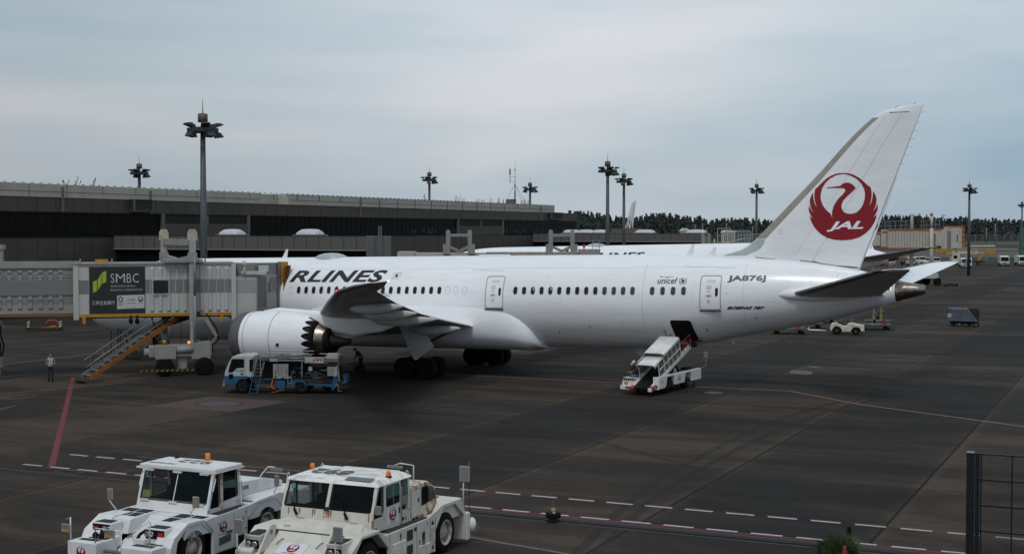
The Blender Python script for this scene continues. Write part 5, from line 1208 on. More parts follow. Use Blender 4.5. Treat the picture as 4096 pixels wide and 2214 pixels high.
# ---------------- right tug, cream and rusty
def tug_cream():
    t = thing('towing_tractor', 'rust streaked cream towing tractor with 892 on its roof, right of the pair', 'towing tractor', W(32.0, -20.33), -A25)
    cm = tugc
    core = MB(); core.box(-1.4, 1.4, -1.0, 4.2, .35, 1.15); core.obj('chassis', dark, t)
    body = plate('side_body', [(.08, .25), (2.75, .2), (2.75, .85), (2.72, .95), (3.2, 1.48), (2.75, 1.34), (2.3, 1.24), (-.1, 1.22), (-.4, 1.38), (-.05, 1.05), (.08, .85)], 1.62, 1.70, cm, t)
    plate('side_body', [(.08, .25), (2.75, .2), (2.75, .95), (3.2, 1.48), (-.4, 1.38), (.08, .85)], -1.70, -1.62, cm, t)
    MB().box(-1.68, 1.68, .0, 2.9, 1.1, 1.235).obj('deck', cm, t)
    st = MB().box(1.38, 1.66, .1, 2.35, 1.235, 1.26); st.obj('step_tread', grip, t)
    # front fenders with angular arches
    for s in (-1, 1):
        x0, x1 = (1.18, 1.70) if s > 0 else (-1.70, -1.18)
        plate('front_fender', [(-2.2, .25), (-1.75, .25), (-1.6, 1.02), (-1.28, 1.34), (-.48, 1.33), (.06, .84), (.12, .9), (-.42, 1.44), (-1.32, 1.44), (-1.72, 1.18), (-2.2, .95)], x0, x1, cm, t, .03)
        plate('rear_fender', [(2.76, .8), (3.24, 1.34), (4.0, 1.34), (4.55, .9), (4.55, .16), (4.66, .16), (4.66, .95), (4.4, 1.45), (3.2, 1.46), (2.70, .95)], x0, x1, cm, t, .02)
        plate('wheel_well', [(-1.8, .1), (-1.6, 1.0), (-1.27, 1.33), (-.49, 1.32), (.06, .83), (.06, .1)], (1.0 if s > 0 else -1.2), (1.2 if s > 0 else -1.0), dark, t)
        plate('wheel_well', [(2.75, .1), (2.76, .8), (3.24, 1.33), (4.0, 1.33), (4.54, .9), (4.54, .1)], (1.0 if s > 0 else -1.2), (1.2 if s > 0 else -1.0), dark, t)
        tug_wheel(t, s * 1.45, -.9, .60, .60, .22, s, hubw); tug_wheel(t, s * 1.45, 3.45, .60, .60, .22, s, hubw)
    # nose: sloping centre panel, hood lid
    MB().add([(-1.2, -2.25, .2), (1.2, -2.25, .2), (1.2, -2.05, .85), (-1.2, -2.05, .85), (-1.2, -1.35, 1.22), (1.2, -1.35, 1.22), (-1.45, -1.12, 1.36), (1.45, -1.12, 1.36), (-1.45, -1.0, .9), (1.45, -1.0, .9), (-1.2, -1.0, .2), (1.2, -1.0, .2)],
             [(0, 1, 2, 3), (3, 2, 5, 4), (4, 5, 7, 6), (6, 7, 9, 8), (1, 11, 9, 2), (2, 9, 7, 5), (0, 3, 8, 10), (3, 4, 6, 8)]).obj('nose', cm, t, .02)
    hd = MB().add([(-1.42, -1.15, 1.34), (1.42, -1.15, 1.34), (1.5, -1.15, 1.38), (-1.5, -1.15, 1.38), (-1.22, -.44, 1.56), (1.22, -.44, 1.56), (1.5, -.44, 1.32), (-1.5, -.44, 1.32)],
             [(0, 1, 2, 3), (3, 2, 5, 4), (2, 1, 6, 5), (0, 3, 4, 7), (4, 5, 6, 7), (0, 7, 6, 1)]).obj('hood_lid', cm, t, .02)
    MB().box(-1.5, 1.5, -1.17, -1.15, 1.31, 1.36).obj('weather_strip', mat('old_rubber', (.08, .075, .06), .9, noise_amt=.6, nscale=12), hd)
    for x, y, z in ((-.85, -.98, 1.42), (-.75, -.5, 1.55), (.95, -.5, 1.55)):
        MB().tube([(x - .1, y, z - .03), (x - .1, y - .02, z + .03), (x + .1, y - .02, z + .03), (x + .1, y, z - .03)], .012, 5).obj('grab_handle', steel, hd)
    # nose placard with roundel
    nf = lambda u, v, l=0.0: Vector((u, -2.05 + v * .884, .85 + v * .467)) + Vector((0, -.467, .884)) * (.012 + l)
    pc = decal('placard', poly2d([[(-.62, .12), (.22, .12), (.22, .58), (-.62, .58)]]), nf, mat('placard_bluewhite', (.56, .58, .62), .5), t)
    roundel(pc, lambda x, y, l: nf(x, y, .006 + l), .175, -.18, .39, 'emblem')
    v, f = text2d('JAPAN AIRLINES', w=.45, h=.04, shear=.4, bold=.03); decal('lettering', ([(a - .42, b + .15) for a, b in v], f), lambda a, b: nf(a, b, .006), ink, pc)
    mb = MB()
    for p, q_ in (((-.95, .02), (1.0, .02)), ((-.95, .02), (-.98, .7)), ((1.0, .02), (1.03, .7))): mb.bar(nf(*p), nf(*q_), .014)
    mb.obj('panel_seam', gapm, t)
    mb = MB()
    for u in (-.75, .5): mb.tube([nf(u, .45), nf(u + .03, .5, .04), nf(u + .08, .66, .04), nf(u + .09, .7)], .012, 5)
    mb.obj('latch', darkgrey, t)
    # headlight pods
    for s in (-1, 1):
        xc = s * 1.28; pd = MB(); pd.add([(xc - .24, -1.95, .92), (xc + .24, -1.95, .92), (xc + .24, -2.02, 1.34), (xc - .24, -2.02, 1.34), (xc - .24, -1.25, .92), (xc + .24, -1.25, .92), (xc + .24, -1.35, 1.38), (xc - .24, -1.35, 1.38)],
             [(0, 1, 2, 3), (3, 2, 6, 7), (1, 5, 6, 2), (0, 3, 7, 4)]).obj('headlight_pod', cm, t, .02)
        p = bpy.context.view_layer
        pod = t.children[-1]
        MB().box(xc - .20, xc + .20, -2.03, -1.96, 1.0, 1.22).obj('lamp_bezel', black, pod)
        MB().quad((xc - .2, -1.98, 1.352), (xc + .2, -1.98, 1.352), (xc + .2, -1.45, 1.385), (xc - .2, -1.45, 1.385)).obj('grip_pad', grip, pod)
        for dx in (-.10, .10): MB().lathe([(-2.06, .05), (-2.07, .075), (-2.03, .085)], (xc + dx, 0, 1.11), 'y', 14, True).obj('headlight', chrome, pod)
        MB().prism([(-2.2, .9), (-1.5, .95), (-1.35, 1.5), (-1.5, 1.58), (-1.65, 1.55)], s * .98 - .03, s * .98 + .03, 'yz').obj('tow_eye_bracket', cm, t, .01)
        mb = MB(); mb.lathe([(-.035, .07), (.035, .07)], (s * .98, -1.6, 1.38), 'x', 12, True); mb.obj('eye_hole', bridgeg, t)
    # cab
    yf0, yf1 = -.42, -.06     # glass base and top
    cb_ = MB(); cb_.prism([(-.42, 1.3), (1.62, 1.24), (1.62, 1.62), (-.42, 1.66)], -1.45, 1.45, 'yz'); cab_ = cb_.obj('cab', cm, t, .015)
    MB().prism([(-.44, 1.3), (-.44, 1.56), (-.39, 1.83), (-.30, 1.83), (-.3, 1.4)], -1.45, 1.45, 'yz').obj('cowl', cm, cab_)
    rf = MB(); rf.add([(-1.5, -.14, 2.50), (1.5, -.14, 2.50), (1.5, 1.72, 2.50), (-1.5, 1.72, 2.50), (-1.46, -.08, 2.57), (1.46, -.08, 2.57), (1.3, .35, 2.64), (-1.3, .35, 2.64), (1.3, 1.55, 2.66), (-1.3, 1.55, 2.66), (1.48, 1.7, 2.57), (-1.48, 1.7, 2.57)],
                   [(0, 3, 2, 1), (0, 1, 5, 4), (4, 5, 6, 7), (7, 6, 8, 9), (9, 8, 10, 11), (1, 2, 10, 8, 6, 5), (0, 4, 7, 9, 11, 3), (2, 3, 11, 10)]); roof = rf.obj('roof', mat('roof_weathered', (.70, .69, .65), .3, col2=(.42, .42, .40), nscale=2.2, lo=.42, hi=.52, stretch=(1, 2, 1)), cab_, .02)
    for s in (-1, 1):
        x = s * 1.42
        plate('pillar', [(-.42, 1.66), (-.34, 1.66), (-.0, 2.5), (-.12, 2.5)], x - .05, x + .05, cm, cab_)
        plate('pillar', [(.20, 1.62), (.30, 1.62), (.30, 2.52), (.20, 2.52)], x - .05, x + .05, cm, cab_)
        plate('pillar', [(1.02, 1.62), (1.14, 1.62), (1.14, 2.52), (1.02, 2.52)], x - .05, x + .05, cm, cab_)
        plate('pillar', [(1.52, 1.62), (1.62, 1.62), (1.62, 2.52), (1.52, 2.52)], x - .05, x + .05, cm, cab_)
    MB().bar((0, -.40, 1.66), (0, -.09, 2.5), .10, .08).obj('centre_post', cm, cab_)
    for s in (-1, 1):
        a, b = (-1.36, -.06) if s < 0 else (.06, 1.36)
        pane('windscreen', [(a, -.365, 1.85), (b, -.365, 1.85), (b, -.10, 2.48), (a, -.10, 2.48)], tugglass, cab_, .03)
        wx_ = a + .35 if s < 0 else a + .55
        wp = MB(); wp.bar((wx_ + .12, -.48, 1.64), (wx_ - .0, -.44, 1.80), .05); wp.bar((wx_ - .0, -.41, 1.80), (wx_ - .14, -.34, 2.02), .025); wp.bar((wx_ - .14, -.33, 2.02), (wx_ - .17, -.30, 2.1), .02); wp.obj('wiper', black, cab_)
    # side windows (viewer's right) with door
    xs_ = 1.475
    pane('quarter_window', [(xs_, -.30, 1.76), (xs_, .15, 1.80), (xs_, .15, 2.46), (xs_, -.05, 2.46)], tugglass, cab_, .02, off=(.006, 0, 0))
    dr = plate('door', [(.26, 1.28), (1.05, 1.26), (1.05, 2.5), (.26, 2.5)], 1.452, 1.478, cm, cab_)
    dw = pane('door_window', [(xs_, .33, 1.92), (xs_, 1.0, 1.95), (xs_, 1.0, 2.44), (xs_, .33, 2.44)], tealglass, dr, .025, off=(.016, 0, 0))
    mb = MB(); mb.bar((xs_ + .02, .67, 1.94), (xs_ + .02, .67, 2.44), .02); mb.obj('window_divider', steel, dw)
    MB().box(xs_, xs_ + .018, .34, 1.02, 1.93, 2.12).obj('dark_lower_pane', cabglass, dw)
    dp = decal('placard', poly2d([[(.32, 1.38), (1.0, 1.38), (1.0, 1.88), (.32, 1.88)]]), lambda a, b: Vector((xs_ + .008, a, b)), mat('placard_bluewhite', (0, 0, 0)), dr)
    roundel(dp, lambda x, y, l: Vector((xs_ + .012 + l, x, y)), .19, .66, 1.66, 'emblem')
    v, f = text2d('JAPAN AIRLINES', w=.34, h=.035, shear=.4, bold=.03); decal('lettering', ([(a + .5, b + 1.41) for a, b in v], f), lambda a, b: Vector((xs_ + .014, a, b)), ink, dp)
    mb = MB(); mb.box(1.48, 1.51, .98, 1.02, 1.62, 1.78); mb.obj('door_handle', darkgrey, dr)
    mb = MB(); mb.tube([(1.49, 1.07, 1.3), (1.53, 1.07, 1.34), (1.53, 1.07, 2.3), (1.49, 1.05, 2.36)], .016, 6); mb.obj('grab_rail', steel, cab_)
    pane('rear_quarter_window', [(xs_, 1.17, 1.74), (xs_, 1.50, 1.84), (xs_, 1.47, 2.5), (xs_, 1.17, 2.47)], tealglass, cab_, .02, off=(.006, 0, 0))
    MB().box(xs_, xs_ + .016, 1.19, 1.48, 1.8, 2.05).obj('paper_sheet', mat('paper_dim', (.16, .2, .17), .7), cab_)
    mb = MB(); mb.box(-1.40, 1.40, 1.55, 1.60, 1.62, 2.5); mb.obj('rear_wall', mat('cab_inside', (.03, .033, .035), .7), cab_)
    mb = MB(); mb.box(-1.0, -.5, 1.54, 1.55, 1.95, 2.4); mb.box(-.2, .5, 1.54, 1.55, 1.95, 2.4); mb.obj('rear_window', tealglass, cab_)
    mb = MB(); mb.bevbox(-.9, -.4, .5, 1.0, 1.6, 2.05, .05); mb.bevbox(.4, .9, .5, 1.0, 1.6, 2.05, .05); mb.tube([(.62 + .17 * math.cos(a), .12 + .17 * math.sin(a) * .6, 1.86 + .08 * math.sin(a)) for a in [R(30 * k) for k in range(13)]], .015, 5); mb.obj('seat', darkgrey, cab_)
    decal('green_sticker', poly2d([[(-1.2 + .07 * math.cos(R(30 * k)), 2.36 + .07 * math.sin(R(30 * k))) for k in range(12)]]), lambda a, b: Vector((a, -.165 + (2.36 - b) * .38 * 0 - (2.36 - b) * .38, b)), mat('sticker_green', (.02, .22, .10), .5), cab_)
    MB().box(-1.40, 1.40, -.30, 1.56, 1.66, 1.69).box(-1.38, 1.38, -.30, .05, 1.69, 1.84).obj('cab_lining', mat('lining_black', (.01, .01, .011), .9, spec=.1), cab_)
    MB().box(-1.42, 1.42, -.05, 1.6, 2.47, 2.495).obj('headlining', mat('lining_black', (0, 0, 0)), cab_)
    # roof furniture
    v, f = text2d('892', w=1.25, h=.62, bold=.03); decal('roof_number', ([(a, b) for a, b in v], f), lambda a, b: Vector((.12 - a, 1.05 - b, 2.656 + (1.05 - b - .35) * .017)), ink, roof)
    decal('skylight', poly2d([rrect(.32, 1.15, 0.02, .30, .03)]), lambda a, b: Vector((a, b, 2.588 + (b + .08) * .163 + .006)), mat('skylight_smoke', (.05, .06, .065), .15), roof)
    beacon(roof, -1.38, 1.05, 2.6); beacon(roof, 1.30, .75, 2.62)
    for x, y in ((-1.46, -.05), (1.44, -.02), (-1.40, 1.6), (1.40, 1.6)): MB().tube([(x - .03, y, 2.56), (x - .03, y, 2.66), (x, y, 2.70), (x + .04, y, 2.66), (x + .04, y, 2.58)], .014, 5).obj('lifting_eye', cm, roof)
    # rear engine hood
    hb_ = plate('engine_hood', [(1.63, 1.24), (2.72, 1.24), (3.25, 1.46), (3.3, 1.5), (3.14, 1.98), (2.72, 2.22), (1.63, 2.22)], .45, 1.46, rustm, t, .03)
    plate('engine_hood', [(1.63, 1.24), (3.3, 1.24), (3.3, 1.7), (3.14, 2.22), (2.9, 2.42), (1.63, 2.44)], -1.46, .45, cm, t, .04)
    pane('side_window', [(1.47, 2.35, 1.58), (1.47, 2.72, 1.62), (1.47, 2.72, 2.08), (1.47, 2.35, 2.1)], cabglass, hb_, .015, off=(.006, 0, 0), r=.04)
    pane('side_window', [(1.47, 2.78, 1.62), (1.47, 3.18, 1.68), (1.47, 3.02, 2.0), (1.47, 2.78, 2.06)], mat('dusty_glass', (.14, .11, .08), .5, col2=(.05, .03, .02), nscale=5), hb_, .015, off=(.006, 0, 0), r=.03)
    pane('access_hatch', [(1.47, 1.72, 1.32), (1.47, 2.26, 1.34), (1.47, 2.26, 2.1), (1.47, 1.72, 2.08)], cm, hb_, .008, off=(.006, 0, 0), r=.02)
    MB().box(1.475, 1.49, 2.1, 2.16, 1.72, 1.84).obj('hatch_latch', darkgrey, hb_)
    MB().box(-1.6, 1.6, 3.3, 4.5, .9, 1.44).obj('rear_deck', cm, t, .02)
    MB().box(-1.2, 1.0, 3.5, 4.3, 1.45, 1.455).obj('deck_recess', grip, t)
    MB().tube([(1.1, 3.2, 1.5), (1.15, 3.2, 1.72), (1.15, 3.7, 1.72), (1.15, 3.7, 1.5)], .022, 6).obj('grab_rail', cm, t)
    MB().box(1.05, 1.74, 4.66, 4.9, .12, .95).box(1.2, 1.5, 4.66, 4.8, .95, 1.35).obj('rear_bumper', cm, t, .03)
    MB().sphere((1.74, 5.0, .55), .14, 8, 1.6).obj('corner_roller', mat('tail_white', (.6, .6, .58), .5), t)
    # side panel furniture: louvres, pockets, seams, chips of missing paint
    lv = MB()
    for y0, y1, z0, z1, n_ in ((.28, .98, .3, .92, 12), (1.75, 2.1, .3, .55, 6), (2.14, 2.5, .3, .55, 6), (2.45, 2.7, .5, .98, 14)):
        for k in range(n_):
            z = z0 + (z1 - z0) * k / n_; lv.add([(1.70, y0, z), (1.70, y1, z), (1.725, y1, z + .012), (1.725, y0, z + .012), (1.70, y1, z + .7 * (z1 - z0) / n_), (1.70, y0, z + .7 * (z1 - z0) / n_)], [(0, 1, 2, 3), (3, 2, 4, 5)])
    lv.obj('louvres', cm, body)
    for y0, y1, z0, z1 in ((1.05, 1.4, .82, 1.12), (1.05, 1.4, .42, .7)): pane('step_pocket', [(1.702, y0, z0), (1.702, y1, z0), (1.702, y1, z1), (1.702, y0, z1)], mat('pocket_shadow', (.03, .028, .025), .9), body, .01, cm, off=(.004, 0, 0), r=.05)
    mb = MB()
    for y0, z0 in ((1.48, 1.02), (2.5, 1.0), (2.5, .3)): mb.box(1.70, 1.712, y0, y0 + .11, z0, z0 + .11)
    mb.obj('latch', darkgrey, body)
    mb = MB()
    for y_ in (.12, 1.62, 2.42, 2.72): mb.box(1.70, 1.704, y_, y_ + .012, .25, 1.2)
    mb.box(1.70, 1.704, .25, 1.62, .24, .25); mb.obj('panel_seam', gapm, body)
    def blob(nm, cx, cz, rx, rz_, seed, fn, m, par):
        rr = random.Random(seed); return decal(nm, poly2d([[(cx + rx * (.65 + .5 * rr.random()) * math.cos(R(24 * k)), cz + rz_ * (.65 + .5 * rr.random()) * math.sin(R(24 * k))) for k in range(15)]]), fn, m, par)
    sf = lambda a, b: Vector((1.707, a, b)); sf2 = lambda a, b: Vector((1.462, a, b))
    for cx, cz, rx, rz_, sd_ in ((2.02, .78, .10, .17, 1), (.72, 1.06, .04, .08, 2), (1.78, .68, .03, .05, 3), (2.26, 1.12, .03, .03, 4)):
        decal('rust_run', poly2d([[(cx - rx * .8, cz), (cx + rx * .8, cz), (cx + rx * .6, cz - rz_ * 2.2), (cx + rx * .2, cz - rz_ * 1.4), (cx - rx * .2, cz - rz_ * 2.4), (cx - rx * .7, cz - rz_ * 1.5)]]), lambda a, b: Vector((1.7055, a, b)), ruststreak, body)
        blob('bare_patch', cx, cz, rx, rz_, sd_, sf, chip, body)
    for cx, cz, rx, rz_, sd_ in ((-.22, 1.33, .09, .10, 5), (1.28, 1.40, .08, .05, 6), (1.44, 1.38, .03, .07, 7), (1.85, 1.29, .09, .07, 8), (2.05, 1.29, .07, .06, 9)): blob('bare_patch', cx, cz, rx, rz_, sd_, sf2 if cx < 1.6 else (lambda a, b: Vector((1.474, a, b))), chip, cab_)
    # rust runs below the windscreen
    rr = random.Random(3)
    for x in (-1.2, -.42, -.36, -.06, -.01, .04, .10, .16, .62, 1.36, -.85):
        w_ = rr.uniform(.008, .02); L_ = rr.uniform(.14, .25); w_ *= 1.3
        decal('rust_run', poly2d([[(x - w_, 1.82), (x + w_, 1.82), (x + w_ * .7, 1.82 - L_), (x - w_ * .4, 1.82 - L_ * .9)]]), lambda a, b: Vector((a, -.455 + (b - 1.56) * .185, b)), ruststreak, cab_)
    blob('bare_patch', .02, 1.85, .09, .07, 11, lambda a, b: Vector((a, -.475 + (b - 1.56) * .25, b)), chip, cab_)
    # mirrors and marker rods
    mirror(t, [(1.5, -2.3, .5), (1.5, -2.3, 1.75)], (1.58, -2.3, 1.68), (.14, .20), bridgew)
    mirror(t, [(-1.55, -2.3, .5), (-1.55, -2.3, 1.7)], (-1.48, -2.3, 1.62), (.14, .19), bridgew)
    mirror(t, [(1.55, 4.8, .9), (1.55, 4.8, 2.0)], (1.6, 4.78, 2.1), (.17, .24), bridgew)
    mirror(t, [(.75, 3.15, 1.9), (.75, 3.15, 2.55), (.3, 3.15, 2.58), (.1, 3.15, 2.5)], (.12, 3.15, 2.46), (.26, .04), cm)
    mirror(t, [(1.52, -.26, 1.8), (1.60, -.26, 1.82)], (1.58, -.28, 1.92), (.09, .12), cm)
    mirror(t, [(-.55, -2.5, .3), (-.55, -2.5, .95), (-.1, -2.5, .95)], (-.25, -2.5, .86), (.1, .05), cm)
    mb = MB(); mb.tube([(1.72, 4.85, .9), (1.72, 4.85, 2.45)], .012, 5); mb.tube([(1.33, -2.05, .9), (1.33, -2.05, 1.6)], .008, 5); mb.obj('marker_rod', darkgrey, t)
    mb = MB(); mb.tube([(1.72, 4.85, 2.3), (1.72, 4.85, 2.48)], .018, 5); mb.tube([(1.33, -2.05, 1.35), (1.33, -2.05, 1.6)], .014, 5); mb.obj('marker_rod_tip', orangered, t)
    return t
tug_cream()
# ---------------- left tug, cleaner white
def tug_white():
    t = thing('towing_tractor', 'clean white towing tractor with 922 on its roof, left of the pair', 'towing tractor', W(32.0, -25.62), -A25)
    wm = tugw
    MB().box(-1.3, 1.3, -.4, 4.2, .3, 1.1).box(-.9, .9, -2.0, -.4, .3, .5).obj('chassis', dark, t)
    bd = plate('side_body', [(-.5, .25), (1.15, .25), (1.15, .9), (1.75, 1.42), (1.3, 1.36), (-.5, 1.31), (-.95, 1.28), (-.5, .85)], 1.50, 1.58, wm, t)
    plate('side_body', [(-.5, .25), (1.15, .25), (1.15, .9), (1.75, 1.42), (-.95, 1.28), (-.5, .85)], -1.58, -1.50, wm, t)
    for s in (-1, 1):
        x0, x1 = (1.0, 1.58) if s > 0 else (-1.58, -1.0)
        plate('front_fender', [(-2.35, .25), (-2.2, .25), (-2.05, .9), (-1.62, 1.24), (-1.02, 1.24), (-.5, .83), (-.45, .95), (-.9, 1.34), (-1.6, 1.36), (-2.2, 1.05), (-2.35, .8)], x0, x1, wm, t, .02)
        plate('rear_fender', [(1.15, .9), (1.7, 1.32), (2.6, 1.32), (3.05, .9), (3.05, .3), (4.6, .3), (4.6, 1.3), (2.7, 1.46), (1.68, 1.42), (1.1, .95)], x0, x1, wm, t, .02)
        plate('wheel_well', [(-2.2, .1), (-2.05, .9), (-1.6, 1.23), (-1.02, 1.23), (-.5, .83), (-.5, .1)], (.95 if s > 0 else -1.15), (1.15 if s > 0 else -.95), dark, t)
        plate('wheel_well', [(1.15, .1), (1.15, .9), (1.7, 1.31), (2.6, 1.31), (3.05, .9), (3.05, .1)], (.95 if s > 0 else -1.15), (1.15 if s > 0 else -.95), dark, t)
        tug_wheel(t, s * 1.36, -1.32, .58, .58, .2, s, hubw); tug_wheel(t, s * 1.36, 2.15, .60, .60, .2, s, hubw)
    # front decks either side of the sloping centre
    for s in (-1, 1):
        x0, x1 = (.42, 1.56) if s > 0 else (-1.56, -.42)
        dk = MB(); dk.prism([(-1.75, .9), (-1.62, 1.30), (-.25, 1.335), (-.25, .9)], x0, x1, 'yz'); dko = dk.obj('front_deck', wm, t, .02)
        pads = ((.50, .98, -.95, -.52), (1.03, 1.48, -.92, -.52), (.52, .92, -1.45, -1.02), (.98, 1.4, -1.45, -1.02)) if s > 0 else ((-1.46, -1.0, -.85, -.45), (-.95, -.5, -.85, -.45), (-1.2, -.9, -1.3, -.9), (-.85, -.52, -1.3, -.9))
        mb = MB()
        for a, b, c, d in pads: mb.quad((a, c, 1.318 + (c + .95) * .025), (b, c, 1.318 + (c + .95) * .025), (b, d, 1.318 + (d + .95) * .025 + .004), (a, d, 1.318 + (d + .95) * .025 + .004))
        mb.obj('grip_pads', grip, dko)
        # lamp pod
        xa, xb = (.55, 1.28) if s > 0 else (-1.32, -.62)
        pd = MB(); pd.bevbox(xa, xb, -2.18, -1.7, .86, 1.26, .03); pod = pd.obj('headlight_pod', wm, t)
        MB().box(xa + .05, xb - .05, -2.195, -2.17, .98, 1.22).obj('lamp_bezel', black, pod)
        MB().quad((xa + .06, -2.14, 1.266), (xb - .06, -2.14, 1.266), (xb - .1, -1.78, 1.268), (xa + .1, -1.78, 1.268)).obj('grip_pad', grip, pod)
        inn_ = -1 if s > 0 else 1; xc = (xa + xb) / 2
        for k, dx in enumerate((.12 * inn_ + (0 if s < 0 else 0), .28 * inn_)): MB().lathe([(-2.20, .05), (-2.22, .07), (-2.19, .08)], (xc + dx * (1 if s > 0 else .9), 0, 1.10), 'y', 14, True).obj('headlight', chrome, pod)
        MB().box(xc - .20 * inn_ - .09, xc - .20 * inn_ + .09, -2.205, -2.19, 1.03, 1.16).obj('turn_signal', redlens, pod)
        # bumper weights
        xa, xb = (.38, 1.42) if s > 0 else (-1.5, -.5)
        bw = MB(); bw.bevbox(xa, xb, -2.95, -2.1, .15, .86, .02); bwo = bw.obj('bumper_box', wm, t)
        mb = MB(); mb.quad((xa + .15, -2.7, .868), (xb - .2, -2.7, .868), (xb - .2, -2.5, .868), (xa + .15, -2.5, .868)); mb.quad((xa + .25, -2.42, .868), (xb - .1, -2.42, .868), (xb - .1, -2.25, .868), (xa + .25, -2.25, .868)); mb.obj('grip_pads', grip, bwo)
        if s < 0:
            roundel(bwo, lambda x, y, l: Vector((x, -2.955 - l, y)), .16, -1.02, .60, 'emblem')
            for dx in (-.1, .12): MB().sphere((-.85 + dx, -2.45, .97), .09, 10).obj('work_lamp', black, bwo)
        else:
            v, f = text2d('857B', w=.27, h=.10, bold=.02); decal('lettering', ([(a + 1.08, b + .62) for a, b in v], f), lambda a, b: Vector((a, -2.955, b)), ink, bwo)
            MB().bevbox(.42, .78, -2.5, -2.3, .86, 1.0, .01).obj('switch_box', wm, bwo)
        MB().bevbox(x0 if s < 0 else .5, -.5 if s < 0 else 1.4, -2.2, -1.9, .6, .9, .05).obj('fender_step', wm, t)
    MB().add([(-.62, -2.2, .35), (.5, -2.2, .35), (.5, -1.9, .62), (-.62, -1.9, .62), (.44, -.75, 1.27), (-.44, -.75, 1.27), (.44, -.25, 1.30), (-.44, -.25, 1.30)], [(0, 1, 2, 3), (3, 2, 4, 5), (5, 4, 6, 7)]).obj('centre_slope', wm, t)
    mb = MB(); mb.tube([(-.3, -1.7, .8), (-.28, -1.7, .95), (-.1, -1.2, 1.2), (-.1, -1.15, 1.1)], .02, 6); mb.obj('grab_handle', wm, t)
    mb = MB(); mb.tube([(-.5, -2.6, .6), (.4, -2.6, .6)], .05, 8); mb.obj('tow_bar_roll', bridgeg, t)
    mb = MB(); mb.tube([(.45, -2.45, .9), (.5, -2.3, 1.1), (.62, -2.1, 1.22), (.64, -2.05, 1.15)], .045, 6); mb.obj('air_hose', black, t)
    # cab
    cbm = MB(); cbm.prism([(-.38, 1.25), (1.25, 1.30), (1.25, 1.42), (-.34, 1.46)], -1.27, 1.27, 'yz'); cb = cbm.obj('cab', wm, t, .015)
    MB().prism([(-.40, 1.3), (-.30, 1.62), (-.22, 1.62), (-.22, 1.3)], -1.27, 1.27, 'yz').obj('cowl', wm, cb)
    for s in (-1, 1):
        x = s * 1.24
        plate('pillar', [(-.34, 1.45), (-.24, 1.45), (.06, 2.45), (-.05, 2.45)], x - .045, x + .045, wm, cb)
        plate('pillar', [(.24, 1.42), (.31, 1.42), (.31, 2.48), (.24, 2.48)], x - .04, x + .04, wm, cb)
        plate('pillar', [(1.12, 1.42), (1.24, 1.42), (1.10, 2.48), (1.02, 2.48)], x - .045, x + .045, wm, cb)
        plate('door', [(.24, 1.34), (1.14, 1.36), (1.14, 1.62), (.24, 1.56)], x - .03 if s > 0 else x - .02, x + .045 if s > 0 else x + .02, wm, cb)
        MB().tube([(x + s * .03, -.18, 1.95), (x + s * .09, -.16, 1.97), (x + s * .09, -.03, 2.3), (x + s * .03, -.02, 2.32)], .016, 6).obj('grab_rail', wm, cb)
    MB().bar((.02, -.32, 1.55), (.02, -.03, 2.44), .03, .02).obj('centre_post', wm, cb)
    for a, b in ((-1.18, -.0), (.04, 1.18)): pane('windscreen', [(a, -.30, 1.60), (b, -.30, 1.60), (b, -.035, 2.42), (a, -.035, 2.42)], tugglass, cb, .015, r=.05)
    for x in (-1.0, .02, .98):
        mb = MB(); mb.box(x - .15, x + .15, -.36, -.28, 1.56, 1.61); mb.box(x - .15, x + .15, -.12, -.02, 2.40, 2.45); mb.obj('screen_bracket', wm, cb)
    pane('permit_card', [(-1.1, -.29, 1.66), (-.82, -.29, 1.66), (-.82, -.23, 1.86), (-1.1, -.23, 1.86)], mat('card_yellow', (.12, .125, .03), .6), cb, off=(0, -.03, 0), r=.01)
    v, f = text2d('43512', w=.17, h=.045, bold=.02); decal('card_number', ([(a - 1.03, b + 1.72) for a, b in v], f), lambda a, b: Vector((a, -.318 + (b - 1.66) * .3, b)), ink, cb)
    decal('green_sticker', poly2d([[(-1.1 + .055 * math.cos(R(30 * k)), 2.33 + .06 * math.sin(R(30 * k))) for k in range(12)]]), lambda a, b: Vector((a, -.08 + (b - 2.33) * .32, b)), mat('sticker_green', (0, 0, 0)), cb)
    pane('quarter_window', [(1.285, -.22, 1.50), (1.285, .22, 1.56), (1.285, .22, 2.44), (1.285, .03, 2.42)], tugglass, cb, .01, off=(.006, 0, 0), r=.03)
    dw = pane('door_window', [(1.285, .33, 1.62), (1.285, 1.07, 1.68), (1.285, 1.02, 2.42), (1.285, .33, 2.42)], tugglass, cb, .015, off=(.006, 0, 0), r=.04)
    mb = MB(); mb.add([(1.30, .36, 1.98), (1.30, 1.0, 1.9), (1.30, 1.0, 2.14), (1.30, .36, 2.16)], [(0, 1, 2, 3)]); mb.obj('window_reflection_deck', tealglass, dw)
    mb = MB(); mb.bar((1.31, .28, 1.4), (1.31, .28, 2.46), .05); mb.obj('hinge_post', rustm, cb)
    mb = MB(); mb.tube([(1.30, 1.16, 1.35), (1.34, 1.18, 1.4), (1.34, 1.10, 2.3), (1.3, 1.06, 2.4)], .018, 6); mb.obj('grab_rail', wm, cb)
    mb = MB(); mb.box(1.29, 1.31, .98, 1.12, 1.50, 1.52); mb.obj('door_handle', steel, cb)
    MB().box(-1.22, 1.22, 1.14, 1.18, 1.42, 2.46).obj('rear_wall', mat('cab_inside', (0, 0, 0)), cb)
    mb = MB(); mb.box(-.85, -.35, 1.13, 1.14, 1.75, 2.2); mb.box(.3, .8, 1.13, 1.14, 1.75, 2.2); mb.obj('rear_window', tealglass, cb)
    mb = MB(); mb.bevbox(-.8, -.35, .4, .85, 1.4, 1.9, .05); mb.bevbox(.35, .8, .4, .85, 1.4, 1.9, .05); mb.obj('seat', darkgrey, cb)
